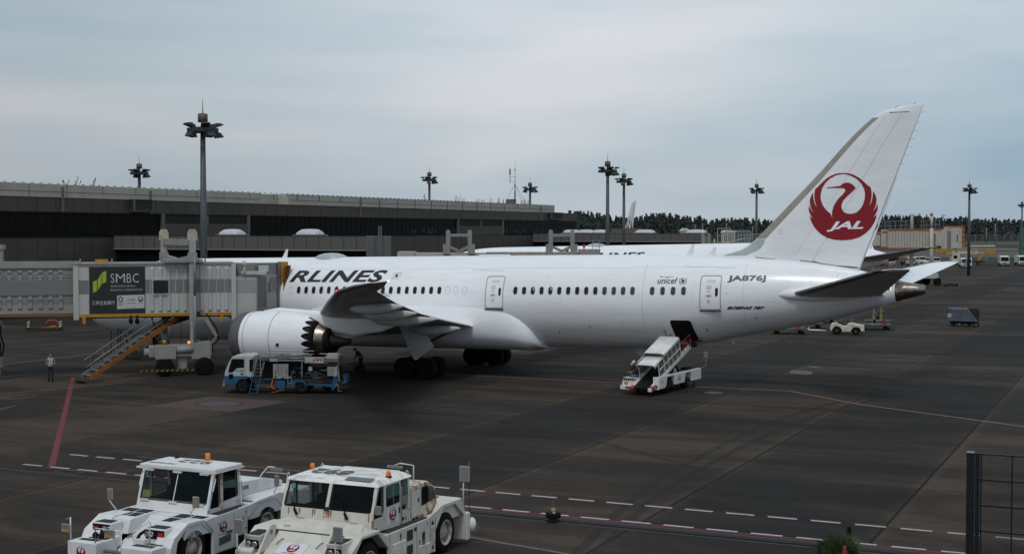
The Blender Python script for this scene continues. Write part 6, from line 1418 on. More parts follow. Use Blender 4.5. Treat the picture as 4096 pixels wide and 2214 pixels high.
    MB().box(-1.22, 1.22, -.22, 1.15, 1.46, 1.49).box(-1.2, 1.2, -.2, .1, 1.49, 1.60).obj('cab_lining', mat('lining_black', (0, 0, 0)), cb)
    MB().box(-1.22, 1.22, .02, 1.15, 2.43, 2.455).obj('headlining', mat('lining_black', (0, 0, 0)), cb)
    rf = MB(); rf.bevbox(-1.36, 1.36, -.10, 1.22, 2.46, 2.59, .035); roof = rf.obj('roof', wm, cb)
    mb = MB()
    for s in (-1, 1):
        mb.tube([(s * 1.36, -.08, 2.49), (s * 1.44, -.12, 2.49), (s * 1.44, 1.2, 2.49), (s * 1.36, 1.22, 2.49)], .014, 5); mb.tube([(s * .95, -.10, 2.47), (s * .95, -.17, 2.46), (s * 1.42, -.17, 2.48), (s * 1.44, -.12, 2.49)], .014, 5)
    mb.obj('gutter_rail', wm, roof)
    v, f = text2d('922', w=1.15, h=.48, bold=.02); decal('roof_number', (v, f), lambda a, b: Vector((.60 - a, 1.0 - b, 2.596)), ink, roof)
    v, f = text2d('KOMATSU', w=.95, h=.13, shear=.2, bold=.05); decal('roof_lettering', (v, f), lambda a, b: Vector((-1.22 + a, .12 + b, 2.596)), mat('lettering_navy', (.01, .025, .08), .5), roof)
    beacon(roof, .15, 1.15, 2.59, True)
    mb = MB(); mb.box(-.98, -.9, 1.02, 1.15, 2.59, 2.63); mb.tube([(-.94, 1.08, 2.6), (-.94, 1.08, 2.7)], .008, 4); mb.obj('aerial', black, roof)
    # side panel markings
    sf = lambda x, y, l=0.0: Vector((1.586 + l, x, y))
    roundel(bd, lambda x, y, l: sf(x, y, l), .175, -.02, .98, 'emblem')
    v, f = text2d('JAPAN AIRLINES', w=.36, h=.035, shear=.4, bold=.03); decal('lettering', ([(a - .26, b + .73) for a, b in v], f), sf, ink, bd)
    mb = MB()
    for k in range(9):
        for j in range(5): mb.box(1.58, 1.588, -.22 + k * .062, -.17 + k * .062, .45 + j * .045 + k * .006, .48 + j * .045 + k * .006)
    for k in range(5):
        for j in range(2): mb.box(1.58, 1.588, .12 + k * .06, .16 + k * .06, .73 + j * .04, .76 + j * .04)
    mb.obj('vent_slots', black, bd)
    mb = MB()
    for y0, z0, w_, h_ in ((.62, .80, .34, .22), (.62, .32, .34, .24)): mb.box(1.58, 1.59, y0, y0 + w_, z0, z0 + h_)
    mb.obj('step_pocket', dark, bd)
    mb = MB()
    for y_, z_ in ((-.24, 1.08), (1.06, 1.2), (1.06, .72), (1.06, .3), (.92, .74), (.96, 1.08)): mb.lathe([(0, .028), (.01, .028)], (1.58, y_, z_), 'x', 10, True)
    mb.box(1.58, 1.584, .5, .51, .3, 1.25); mb.box(1.58, 1.584, 1.1, 1.11, .25, 1.3); mb.box(1.58, 1.584, -.28, .5, .28, .29); mb.obj('panel_seam', seam, bd)
    MB().box(1.28, 1.56, -.2, 1.1, 1.335, 1.345).obj('step_tread', grip, t)
    # rear deck and machinery
    rd = MB().box(-1.56, 1.56, 1.28, 4.5, .9, 1.38).obj('rear_deck', wm, t, .02)
    mb = MB(); mb.bevbox(.2, .85, 1.45, 1.9, 1.38, 1.92, .02); rb = mb.obj('air_unit', wm, t); MB().box(.86, .87, 1.52, 1.84, 1.45, 1.85).obj('grille', bridgeg, rb)
    mb = MB(); mb.prism([(1.9, 1.38), (4.2, 1.38), (4.2, 1.55), (3.2, 1.78), (1.9, 1.86)], -.5, .72, 'yz'); rh = mb.obj('engine_cover', wm, t, .03)
    v, f = text2d('WT500E', w=.62, h=.12, bold=.02); decal('model_lettering', ([(a + 1.78, b + 1.58) for a, b in v], f), lambda a, b: Vector((.725, a, b)), mat('lettering_navy', (0, 0, 0)), rh)
    mb = MB()
    for a, b, c, d in ((.9, 1.45, 1.5, 1.95), (.9, 1.45, 2.02, 2.5), (.85, 1.4, 2.58, 3.0), (-.3, .5, 3.2, 3.7)): mb.quad((a, c, 1.386 if a > 0 else 1.8), (b, c, 1.386 if a > 0 else 1.8), (b, d, 1.386 if a > 0 else 1.7), (a, d, 1.386 if a > 0 else 1.7))
    mb.obj('grip_pads', grip, rd)
    # mirrors
    mirror(t, [(1.15, -.9, 1.3), (1.2, -1.0, 1.5), (1.35, -1.05, 1.65), (1.35, -1.05, 1.95)], (1.42, -1.05, 1.83), (.11, .16), wm, (.0, .05, -.1, .12))
    mirror(t, [(-1.45, -.95, 1.3), (-1.55, -1.1, 1.55), (-1.62, -1.15, 1.7), (-1.62, -1.15, 1.9)], (-1.56, -1.15, 1.84), (.09, .16), wm, (-.06, -.02, .02, .13))
    mirror(t, [(-1.48, -2.85, .85), (-1.48, -2.85, 1.5), (-1.62, -2.85, 1.42)], (-1.62, -2.87, 1.18), (.16, .12), wm, (-.13, .13, -.09, -.03))
    mirror(t, [(-.55, -2.9, .6), (-.55, -2.9, 1.28), (.35, -2.9, 1.28), (.35, -2.9, .5)], (-.02, -2.92, 1.18), (.16, .12), wm, (-.13, .13, -.09, -.03))
    mirror(t, [(1.45, 2.6, 1.38), (1.55, 2.6, 1.55), (1.62, 2.6, 1.7)], (1.62, 2.58, 1.85), (.08, .17), wm)
    mirror(t, [(.6, 3.0, 1.7), (.75, 3.1, 1.95), (.95, 3.1, 2.15), (1.2, 3.1, 2.15)], (1.25, 3.1, 2.08), (.22, .05), wm)
    mb = MB(); mb.tube([(1.2, -2.75, .86), (1.2, -2.75, 1.45)], .02, 6); mb.obj('marker_rod', mat('cream_old', (0, 0, 0)), t)
    return t
tug_white()
# ================================================ PEOPLE
def skin_body(name, nodes, edges, m, parent, sub=2):
    me = bpy.data.meshes.new(name); me.from_pydata([n_[:3] for n_ in nodes], edges, []); o = bpy.data.objects.new(name, me); C.objects.link(o)
    sk = o.modifiers.new('skin', 'SKIN'); sk.use_smooth_shade = True
    for i, n_ in enumerate(nodes):
        rx, ry = (n_[3], n_[3]) if len(n_) == 4 else (n_[3], n_[4])
        me.skin_vertices[0].data[i].radius = (rx, ry); me.skin_vertices[0].data[i].use_root = (i == 0)
    ss = o.modifiers.new('sub', 'SUBSURF'); ss.levels = sub; ss.render_levels = sub
    dg = bpy.context.evaluated_depsgraph_get(); dg.update()
    m2 = bpy.data.meshes.new_from_object(o.evaluated_get(dg), depsgraph=dg); bpy.data.objects.remove(o)
    m2.name = name; m2.materials.clear(); m2.materials.append(m)
    r = bpy.data.objects.new(name, m2); C.objects.link(r); r.parent = parent; return r
def fingers(nodes, edges, wrist, d, side, curl, s=1.0):
    """palm and five fingers from the wrist joint; d points to the fingertips, side toward the thumb, curl where they bend"""
    d, side, curl = Vector(d).normalized(), Vector(side).normalized(), Vector(curl).normalized(); P = Vector(nodes[wrist][:3])
    nodes.append((*(P + d * .05 * s), .028, .018)); pm = len(nodes) - 1; edges.append((wrist, pm))
    for k, L_ in enumerate((.075, .085, .08, .065)):
        b = P + d * .085 * s + side * (.03 - .02 * k) * s; m1 = b + d * L_ * .45 * s + curl * .012; e = m1 + d * L_ * .35 * s + curl * L_ * .4
        i = len(nodes); nodes += [(*b, .010), (*m1, .009), (*e, .007)]; edges += [(pm, i), (i, i + 1), (i + 1, i + 2)]
    b = P + d * .03 * s + side * .035; e = b + d * .035 + side * .022 + curl * .01; i = len(nodes)
    nodes += [(*b, .012), (*e, .009)]; edges += [(pm, i), (i, i + 1)]
def head(parent, c, face, cap=None, capm=None, tilt=0.0):
    """skull with face features; c centre, face the direction looked at"""
    f = Vector(face).normalized(); up = Vector((0, 0, 1)); sd = f.cross(up).normalized(); up2 = sd.cross(f).normalized(); c = Vector(c)
    rings = []
    prof = [(-.125, .03, .05), (-.115, .045, .05), (-.09, .055, .045), (-.05, .066, .02), (0, .075, 0), (.04, .076, -.005), (.08, .064, -.01), (.105, .04, -.012), (.118, .01, -.012)]
    for z, r_, fo in prof: rings.append([c + up2 * z + sd * r_ * math.cos(t) + f * (r_ * 1.22 * math.sin(t) + fo * .5) for t in [2 * math.pi * k / 16 for k in range(16)]])
    mb = MB().loft(rings, True, True)
    mb.add([c + f * .092 + up2 * .01, c + f * .115 - up2 * .03, c + f * .09 - up2 * .035 + sd * .016, c + f * .09 - up2 * .035 - sd * .016], [(0, 1, 2), (0, 3, 1), (1, 3, 2)])
    for s in (-1, 1): mb.obox(c + sd * s * .078 - up2 * .01, up2, .03, sd, .008, .012)
    h = mb.obj('head', skin, parent)
    mb = MB()
    for s in (-1, 1): mb.sphere(c + f * .088 + sd * s * .03 + up2 * .005, .011, 6)
    mb.obox(c + f * .088 - up2 * .065, sd, .022, up2, .005, .006); mb.obj('face_features', mat('eye_dark', (.03, .02, .02), .5), h)
    mb = MB(); rings = []
    for z, k in ((-.03, .3), (.02, 1), (.06, 1), (.09, .9), (.115, .6), (.128, .2)):
        r_ = .084 * k; rings.append([c + up2 * z + sd * (.086 if z < .07 else r_) * (1 if z < .07 else 1) * math.cos(t) + f * ((.1 if z < .07 else r_ * 1.2) * math.sin(t) - .022) for t in [2 * math.pi * q / 14 for q in range(14)]])
    mb.loft(rings, True, True)
    hr = mb.obj('hair' if not cap else 'cap', hair if not cap else capm, h)
    if cap:
        mb = MB(); mb.obox(c + f * .13 + up2 * .045, f, .05, sd, .055, .006); mb.obj('cap_peak', capm, hr)
    return h
def mk_person(label, loc, rz, pose, m_top, m_leg, cap=False, capm=None, arms=True, sleeve='short', vest=None, group=None):
    t = thing('person', label, 'person', loc, rz, group)
    n, e = pose['n'], pose['e']; nodes = list(n); edges = list(e)
    for wi, d, s, c in pose.get('hands', ()): fingers(nodes, edges, wi, d, s, c)
    b = skin_body('body', nodes, edges, skin, t)
    def cloth(nm, idx, extra, m, par=b):
        mp_ = {i: k for k, i in enumerate(idx)}
        nn = [(*n[i][:3], *[r_ + extra for r_ in n[i][3:]]) for i in idx]; ee = [(mp_[a], mp_[b_]) for a, b_ in e if a in mp_ and b_ in mp_]
        return skin_body(nm, nn, ee, m, par)
    tr = cloth('trousers', pose['leg'], .016, m_leg)
    sh = cloth('shirt' if sleeve == 'short' else 'jacket', pose['top'], .016, m_top)
    for i in pose['feet']:
        p = Vector(n[i][:3]); f = pose.get('footdir', Vector((0, -1, 0))); mb = MB(); mb.obox(p + f * .07 + Vector((0, 0, -.025)), f, .14, Vector((1, 0, 0)) if abs(f.x) < .5 else Vector((0, 1, 0)), .05, .04); mb.obj('shoe', black, b)
    head(b, pose['head'], pose['face'], cap, capm)
    if vest: vest(sh, t)
    return t
# local frame: faces -Y
stand = dict(n=[(0, 0, .95, .13, .10), (0, 0, 1.12, .12, .09), (0, .01, 1.32, .15, .10), (0, .01, 1.45, .10, .08), (0, -.005, 1.54, .05),
                (-.09, 0, .88, .085), (-.10, -.01, .48, .06), (-.11, .02, .09, .045), (.09, 0, .88, .085), (.10, -.01, .48, .06), (.11, .02, .09, .045),
                (-.19, .01, 1.41, .055), (-.25, .03, 1.15, .042), (-.09, -.16, 1.03, .032), (.19, .01, 1.41, .055), (.25, .03, 1.15, .042), (.08, -.17, 1.05, .032)],
             e=[(0, 1), (1, 2), (2, 3), (3, 4), (0, 5), (5, 6), (6, 7), (0, 8), (8, 9), (9, 10), (3, 11), (11, 12), (12, 13), (3, 14), (14, 15), (15, 16)],
             leg=[0, 5, 6, 7, 8, 9, 10], top=[0, 1, 2, 3, 11, 12, 14, 15][0:4] + [11, 14], feet=(7, 10), head=(0, -.02, 1.64), face=(.1, -1, -.1),
             hands=((13, (.6, -.5, -.35), (0, -.3, 1), (0, .5, -.6)), (16, (-.6, -.5, -.35), (0, -.3, 1), (0, .5, -.6))))
def vest1(sh, t):
    mb = MB()
    for s in (-1, 1): mb.tube([(s * .09, .10, 1.42), (s * .09, -.01, 1.50), (s * .08, -.125, 1.36), (s * .05, -.135, 1.1)], .018, 5)
    mb.obj('reflective_strap', silverm, sh)
    MB().box(.03, .11, -.15, -.13, 1.24, 1.31).obj('badge', mat('badge_yellow', (.55, .55, .2), .6), sh)
    MB().box(-.12, .02, -.17, -.15, .97, 1.02).obj('paper', silverm, sh)
mk_person('person in pale blue short sleeved shirt, braces and dark trousers standing beside the stairs', G(203, 1524), R(18), stand, cloth_shirt, cloth_navy, vest=vest1)
# stooping worker under the wing: bends forward to the left
stoop = dict(n=[(0, 0, .95, .12, .12), (-.06, 0, 1.1, .11, .11), (-.15, 0, 1.27, .12, .14), (-.22, 0, 1.38, .09, .10), (-.30, 0, 1.44, .05),
                (.02, -.09, .88, .08), (-.02, -.10, .48, .06), (.06, -.11, .09, .045), (.02, .09, .88, .08), (.10, .10, .48, .06), (.2, .11, .09, .045),
                (-.22, -.19, 1.34, .055), (-.25, -.24, 1.08, .042), (-.38, -.2, .88, .032), (-.16, .19, 1.34, .055), (.02, .24, 1.1, .042), (.10, .2, .88, .032)],
             e=stand['e'], leg=stand['leg'], top=[0, 1, 2, 3, 11, 12, 13, 14, 15, 16], feet=(7, 10), head=(-.38, 0, 1.50), face=(-1, 0, -.6), footdir=Vector((-1, 0, 0)),
             hands=((13, (-.4, 0, -1), (-.6, .4, 0), (-.3, .6, 0)), (16, (.1, 0, -1), (-.6, -.4, 0), (-.5, -.3, 0))))
mk_person('dark silhouetted person in a cap stooping under the wing near the engine exhaust', G(1442, 1487), R(-6), stoop, mat('dark_overall', (.012, .012, .014), .9), mat('dark_overall', (0, 0, 0)), cap=True, capm=mat('cap_dark', (.02, .02, .022), .8), sleeve='long')
# ================================================ FUEL TRUCK (local: nose at x=0 pointing left, near side y=0)
def fuel_truck():
    p0 = at(893, 79.6)
    t = thing('fuel_truck', 'blue and white hydrant fuel truck with an open gauge panel, under the engine', 'truck', p0, R(-3))
    tx = lambda u: .10 + .00287 * u
    tz = lambda v: 2.66 - .00288 * v
    def sheet_(nm, pts, m, par, y=-.01, d=None):
        P_ = [(tx(u), tz(v)) for u, v in pts]
        if d: return MB().prism(P_, y, y + d).obj(nm, m, par)
        v, f = poly2d([P_]); return decal(nm, (v, f), lambda a, b: Vector((a, y, b)), m, par)
    prof = [(.02, .95), (.02, 1.15), (.10, 1.42), (.30, 1.85), (.50, 2.15), (.72, 2.24), (1.55, 2.24), (1.66, 2.14), (1.68, 1.1), (1.68, .95)]
    cabm = MB().prism(prof, 0, 1.75).obj('cab', mat('truck_white', (.40, .41, .42), .35, noise_amt=.1), t, .05)
    low = MB().prism([(.02, .50), (.0, .95), (.02, 1.04), (1.36, 1.04), (1.36, .86), (1.0, .84), (.86, .78), (.74, .60), (.66, .50)], -.02, 1.77).obj('cab_skirt', bluep, cabm, .02)
    sheet_('side_window', [(60, 500), (60, 440), (120, 235), (140, 222), (370, 222), (375, 232), (375, 400), (230, 405), (135, 495), (75, 500)], cabglass, cabm, -.012)
    sheet_('door_seam', [(385, 210), (390, 210), (390, 700), (385, 700)], seam, cabm, -.014)
    sheet_('lower_window', [(65, 525), (150, 525), (150, 630), (75, 630), (62, 615)], cabglass, cabm, -.032)
    sheet_('door_handle', [(305, 510), (360, 510), (360, 540), (305, 540)], black, cabm, -.014)
    MB().box(1.50, 1.72, -.03, .04, 1.3, 2.0).obj('rear_window', cabglass, cabm)
    v, f = text2d('S-1023', w=tx(372) - tx(220), h=.10, bold=.01); decal('fleet_number', ([(a + tx(220), b + tz(478)) for a, b in v], f), lambda a, b: Vector((a, -.014, b)), ink, cabm)
    v, f = text2d('S-1023', w=.62, h=.3, bold=.03); decal('roof_lettering', (v, f), lambda a, b: Vector((1.35 - a, 1.3 - b * 1.8, 2.246)), ink, cabm)
    MB().box(-.12, .1, .1, 1.6, .42, .56).obj('front_bumper', darkgrey, t); MB().box(-.03, .01, -.02, .12, .62, .85).obj('side_marker', amber, cabm)
    MB().box(-.10, .06, -.03, .0, .44, .6).obj('hazard_strip', yellow, cabm)
    mb = MB(); mb.tube([(-.1, .2, .45), (-.35, .2, .4), (-.42, .2, .35)], .04, 6); mb.obj('tow_hook', darkgrey, t)
    for x in (1.05, 4.55):
        mb = MB(); mb.lathe([(-.15, .2), (-.15, .34), (-.1, .40), (.1, .40), (.15, .34), (.15, .2)], (x, .16, .40), 'y', 24, True); w_ = mb.obj('wheel', black, t)
        mb = MB(); mb.lathe([(-.16, .2), (-.12, .05), (-.14, .01)], (x, .16, .40), 'y', 14); mb.obj('hub', darkgrey, w_)
        mb = MB(); mb.lathe([(-.15, .2), (-.15, .34), (-.1, .40), (.1, .40), (.15, .34), (.15, .2)], (x, 1.6, .40), 'y', 20, True); mb.obj('wheel', black, t)
    MB().box(1.7, 6.9, .15, 1.75, .55, .85).obj('chassis', darkgrey, t)
    bodyb = MB().box(1.85, 4.7, .55, 1.7, .85, 1.95).box(4.7, 6.6, .4, 1.7, .95, 1.5).obj('pump_bay', dark, t)
    sheet_('blue_skirt', [(760, 615), (955, 615), (955, 640), (760, 640)], bluep, t, -.01, .1)
    sheet_('blue_tank', [(1015, 655), (1205, 655), (1205, 835), (1080, 810), (1015, 690)], bluep, t, -.01, .4)
    sheet_('wheel_guard', [(1350, 645), (1590, 645), (1670, 755), (1640, 765), (1570, 680), (1450, 680), (1385, 745), (1270, 745), (1270, 710), (1350, 710)], bluep, t, -.01, .12)
    sheet_('blue_rear', [(2200, 590), (2280, 590), (2280, 740), (2240, 790), (2160, 860), (2160, 780), (1680, 740), (1680, 715), (2170, 730)], bluep, t, .0, .3)
    sheet_('blue_rear_box', [(2370, 540), (2445, 545), (2455, 690), (2385, 710)], bluep, t, .3, .9)
    gp = sheet_('gauge_panel', [(965, 320), (1275, 320), (1275, 615), (965, 615)], mat('panel_grey', (.25, .25, .25), .6, noise_amt=.15), t, .02, .05)
    for u, v, r_ in ((1143, 343, 16), (1240, 395, 16), (1105, 422, 16), (1105, 510, 16), (1145, 510, 16), (1240, 547, 16), (1155, 420, 7), (1105, 342, 5), (1105, 465, 7), (1143, 465, 7)):
        o = decal('gauge', poly2d([[(tx(u) + r_ * .0031 * math.cos(R(30 * k)), tz(v) + r_ * .0031 * math.sin(R(30 * k))) for k in range(12)]]), lambda a, b: Vector((a, .012, b)), black, gp)
        if r_ > 10: decal('dial', poly2d([[(tx(u) + r_ * .0021 * math.cos(R(30 * k)), tz(v) + r_ * .0021 * math.sin(R(30 * k))) for k in range(12)]]), lambda a, b: Vector((a, .008, b)), mat('dial_white', (.4, .4, .4), .5), gp)
    for u0, v0, u1, v1 in ((1008, 455, 1022, 530), (1234, 450, 1248, 505), (1045, 335, 1075, 350), (1045, 372, 1075, 387), (1045, 412, 1078, 428), (1045, 463, 1078, 478), (1000, 570, 1035, 600), (1140, 585, 1185, 608)):
        decal('slot', poly2d([[(tx(u0), tz(v0)), (tx(u1), tz(v0)), (tx(u1), tz(v1)), (tx(u0), tz(v1))]]), lambda a, b: Vector((a, .012, b)), black, gp)
    # upper deck frame, rails and boards
    fr = MB(); fr.box(tx(700), tx(2290), -.02, .06, tz(262), tz(240)); fr.box(tx(1550), tx(1566), -.03, .03, tz(585), tz(240)); fr.box(tx(705), tx(722), -.05, 0, tz(570), tz(150)); fr.box(tx(1600), tx(2080), -.03, .02, tz(298), tz(288)); fr.box(tx(2290), tx(2300), 0, .06, tz(600), tz(240))
    fr.obj('deck_frame', steel, t)
    MB().box(tx(720), tx(2280), .05, 1.7, tz(240), tz(225)).obj('upper_deck', darkgrey, t)
    mb = MB()
    for a, b in (((610, 140), (835, 98)), ((835, 98), (1695, 105)), ((708, 158), (1000, 158)), ((1910, 112), (2365, 118)), ((1595, 185), (2140, 190)), ((1695, 105), (1695, 240)), ((2045, 112), (2045, 240)), ((835, 98), (835, 240)), ((1130, 150), (1130, 240))): mb.tube([(tx(a[0]), 0, tz(a[1])), (tx(b[0]), 0, tz(b[1]))], .018, 5)
    mb.tube([(tx(835), 1.6, tz(98)), (tx(1695), 1.6, tz(105))], .018, 5); mb.tube([(tx(515), -.12, tz(640)), (tx(610), -.05, tz(140))], .016, 5); mb.obj('guard_rail', steel, t)
    mb = MB(); mb.tube([(tx(980), .3, tz(150)), (tx(1740), .3, tz(150))], .05, 6); mb.tube([(tx(1080), .4, tz(125)), (tx(1780), .4, tz(130))], .04, 6); mb.bar((tx(980), .2, tz(150)), (tx(1240), .1, tz(208)), .05); mb.tube([(tx(1250), .2, tz(210)), (tx(1600), .2, tz(215))], .05, 6); mb.obj('folded_boom', steel, t)
    sb = MB().box(tx(1762), tx(1998), -.07, -.03, tz(292), tz(200)).obj('company_board', mat('board_white', (.5, .5, .48), .5), t)
    v, f = text2d('J/IFS', w=tx(1985) - tx(1770), h=.235, bold=.035); decal('company_lettering', ([(a + tx(1770), b + tz(287)) for a, b in v], f), lambda a, b: Vector((a, -.076, b)), red, sb)
    jb = MB().box(tx(722), tx(900), -.07, -.03, tz(265), tz(215)).obj('fuel_grade_sign', black, t)
    v, f = text2d('JET A-1', w=.42, h=.075, bold=.01); decal('fuel_lettering', ([(a + tx(740), b + tz(250)) for a, b in v], f), lambda a, b: Vector((a, -.076, b)), mat('board_white', (0, 0, 0)), jb)
    nb = MB().box(tx(903), tx(1066), -.07, -.03, tz(268), tz(212)).obj('notice_board', mat('board_dim', (.3, .29, .28), .6), t)
    v, f = text2d('NO SMOKING', w=.42, h=.05, bold=.01); decal('notice_lettering', ([(a + tx(910), b + tz(240)) for a, b in v], f), lambda a, b: Vector((a, -.076, b)), mat('pink_letter', (.4, .12, .12), .6), nb)
    MB().box(tx(1620), tx(1760), -.02, .3, tz(285), tz(190)).obj('white_bin', mat('truck_white', (0, 0, 0)), t)
    MB().box(tx(2050), tx(2280), .2, .9, tz(235), tz(120)).obj('white_bin', mat('truck_white', (0, 0, 0)), t)
    MB().box(tx(2065), tx(2200), .1, .3, tz(560), tz(375)).obj('rear_cabinet', mat('panel_grey', (0, 0, 0)), t)
    rs = MB().prism([(tx(2205), tz(575)), (tx(2270), tz(560)), (tx(2285), tz(360)), (tx(2215), tz(378))], -.05, 0).obj('hose_sign', mat('board_dim', (0, 0, 0)), t)
    MB().box(tx(1690), tx(1765), -.02, .02, tz(455), tz(375)).obj('pale_square_cover', mat('board_dim', (0, 0, 0)), t)
    mb = MB(); mb.box(tx(1268), tx(1350), -.05, 0, tz(705), tz(570)); o = mb.obj('clipboard_box', mat('panel_grey', (0, 0, 0)), t); MB().box(tx(1280), tx(1338), -.06, -.05, tz(690), tz(600)).obj('dark_pane', dark, o)
    # hose reel and pipework
    mb = MB(); mb.lathe([(-.1, .25), (-.1, .52), (.1, .52), (.1, .25)], (tx(2110), .25, tz(700)), 'y', 24, True); mb.obj('hose_reel', black, t)
    mb = MB()
    rr = random.Random(9)
    for k in range(26):
        u, v = rr.uniform(1600, 2040), rr.uniform(430, 620); mb.box(tx(u), tx(u) + rr.uniform(.05, .5), .25, .35, tz(v), tz(v) + rr.choice((.02, .03, .06)))
    for k in range(16):
        u, v = rr.uniform(1290, 1540), rr.uniform(400, 600); mb.box(tx(u), tx(u) + rr.uniform(.03, .12), .3, .4, tz(v), tz(v) + rr.uniform(.03, .1))
    mb.obj('pipework', mat('pipe_grey', (.12, .12, .12), .5, .5), t)
    mb = MB(); mb.tube([(tx(965), -.05, tz(640)), (tx(930), -.12, tz(770)), (tx(900), -.15, tz(800)), (tx(870), -.15, tz(775))], .035, 6); mb.tube([(tx(930), -.12, tz(770)), (tx(1000), -.16, tz(810)), (tx(1010), -.16, tz(830))], .03, 6); mb.obj('delivery_hose', orangered, t)
    mb = MB(); mb.tube([(tx(950), -.2, tz(885)), (tx(1050), -.25, tz(870)), (tx(1130), -.25, tz(835)), (tx(1200), -.2, tz(850))], .025, 6); mb.obj('ground_hose', orange, t)
    # folding ladder, white above, blue below
    mb = MB(); mb.bar((tx(655), -.25, tz(225)), (tx(585), -.32, tz(550)), .04); mb.bar((tx(800), -.1, tz(270)), (tx(740), -.32, tz(550)), .04)
    for k in range(4): mb.bar((tx(640 - 22 * k), -.26, tz(330 + 75 * k)), (tx(785 - 18 * k), -.2, tz(332 + 75 * k)), .02)
    lad = mb.obj('access_ladder', steel, t)
    mb = MB(); mb.bar((tx(585), -.32, tz(550)), (tx(515), -.42, tz(900)), .045); mb.bar((tx(740), -.32, tz(550)), (tx(675), -.42, tz(900)), .045)
    for k in range(4): mb.bar((tx(565 - 15 * k), -.34, tz(665 + 76 * k)), (tx(705 - 12 * k), -.34, tz(665 + 76 * k)), .025)
    mb.obj('lower_ladder', bluep, lad)
    mb = MB(); mb.bar((tx(2260), -.05, tz(330)), (tx(2310), -.05, tz(670)), .03); mb.bar((tx(2320), -.05, tz(660)), (tx(2290), .1, tz(330)), .03); mb.bar((tx(2285), -.1, tz(700)), (tx(2310), -.1, tz(865)), .03); mb.bar((tx(2310), -.1, tz(865)), (tx(2370), -.1, tz(850)), .03); mb.obj('rear_ladder', steel, t)
    for u, v in ((2235, 745), (2268, 735), (2395, 690), (2430, 680)): MB().box(tx(u) - .04, tx(u) + .04, -.06, -.03, tz(v) - .02, tz(v) + .02).obj('reflector', yellow, t)
fuel_truck()
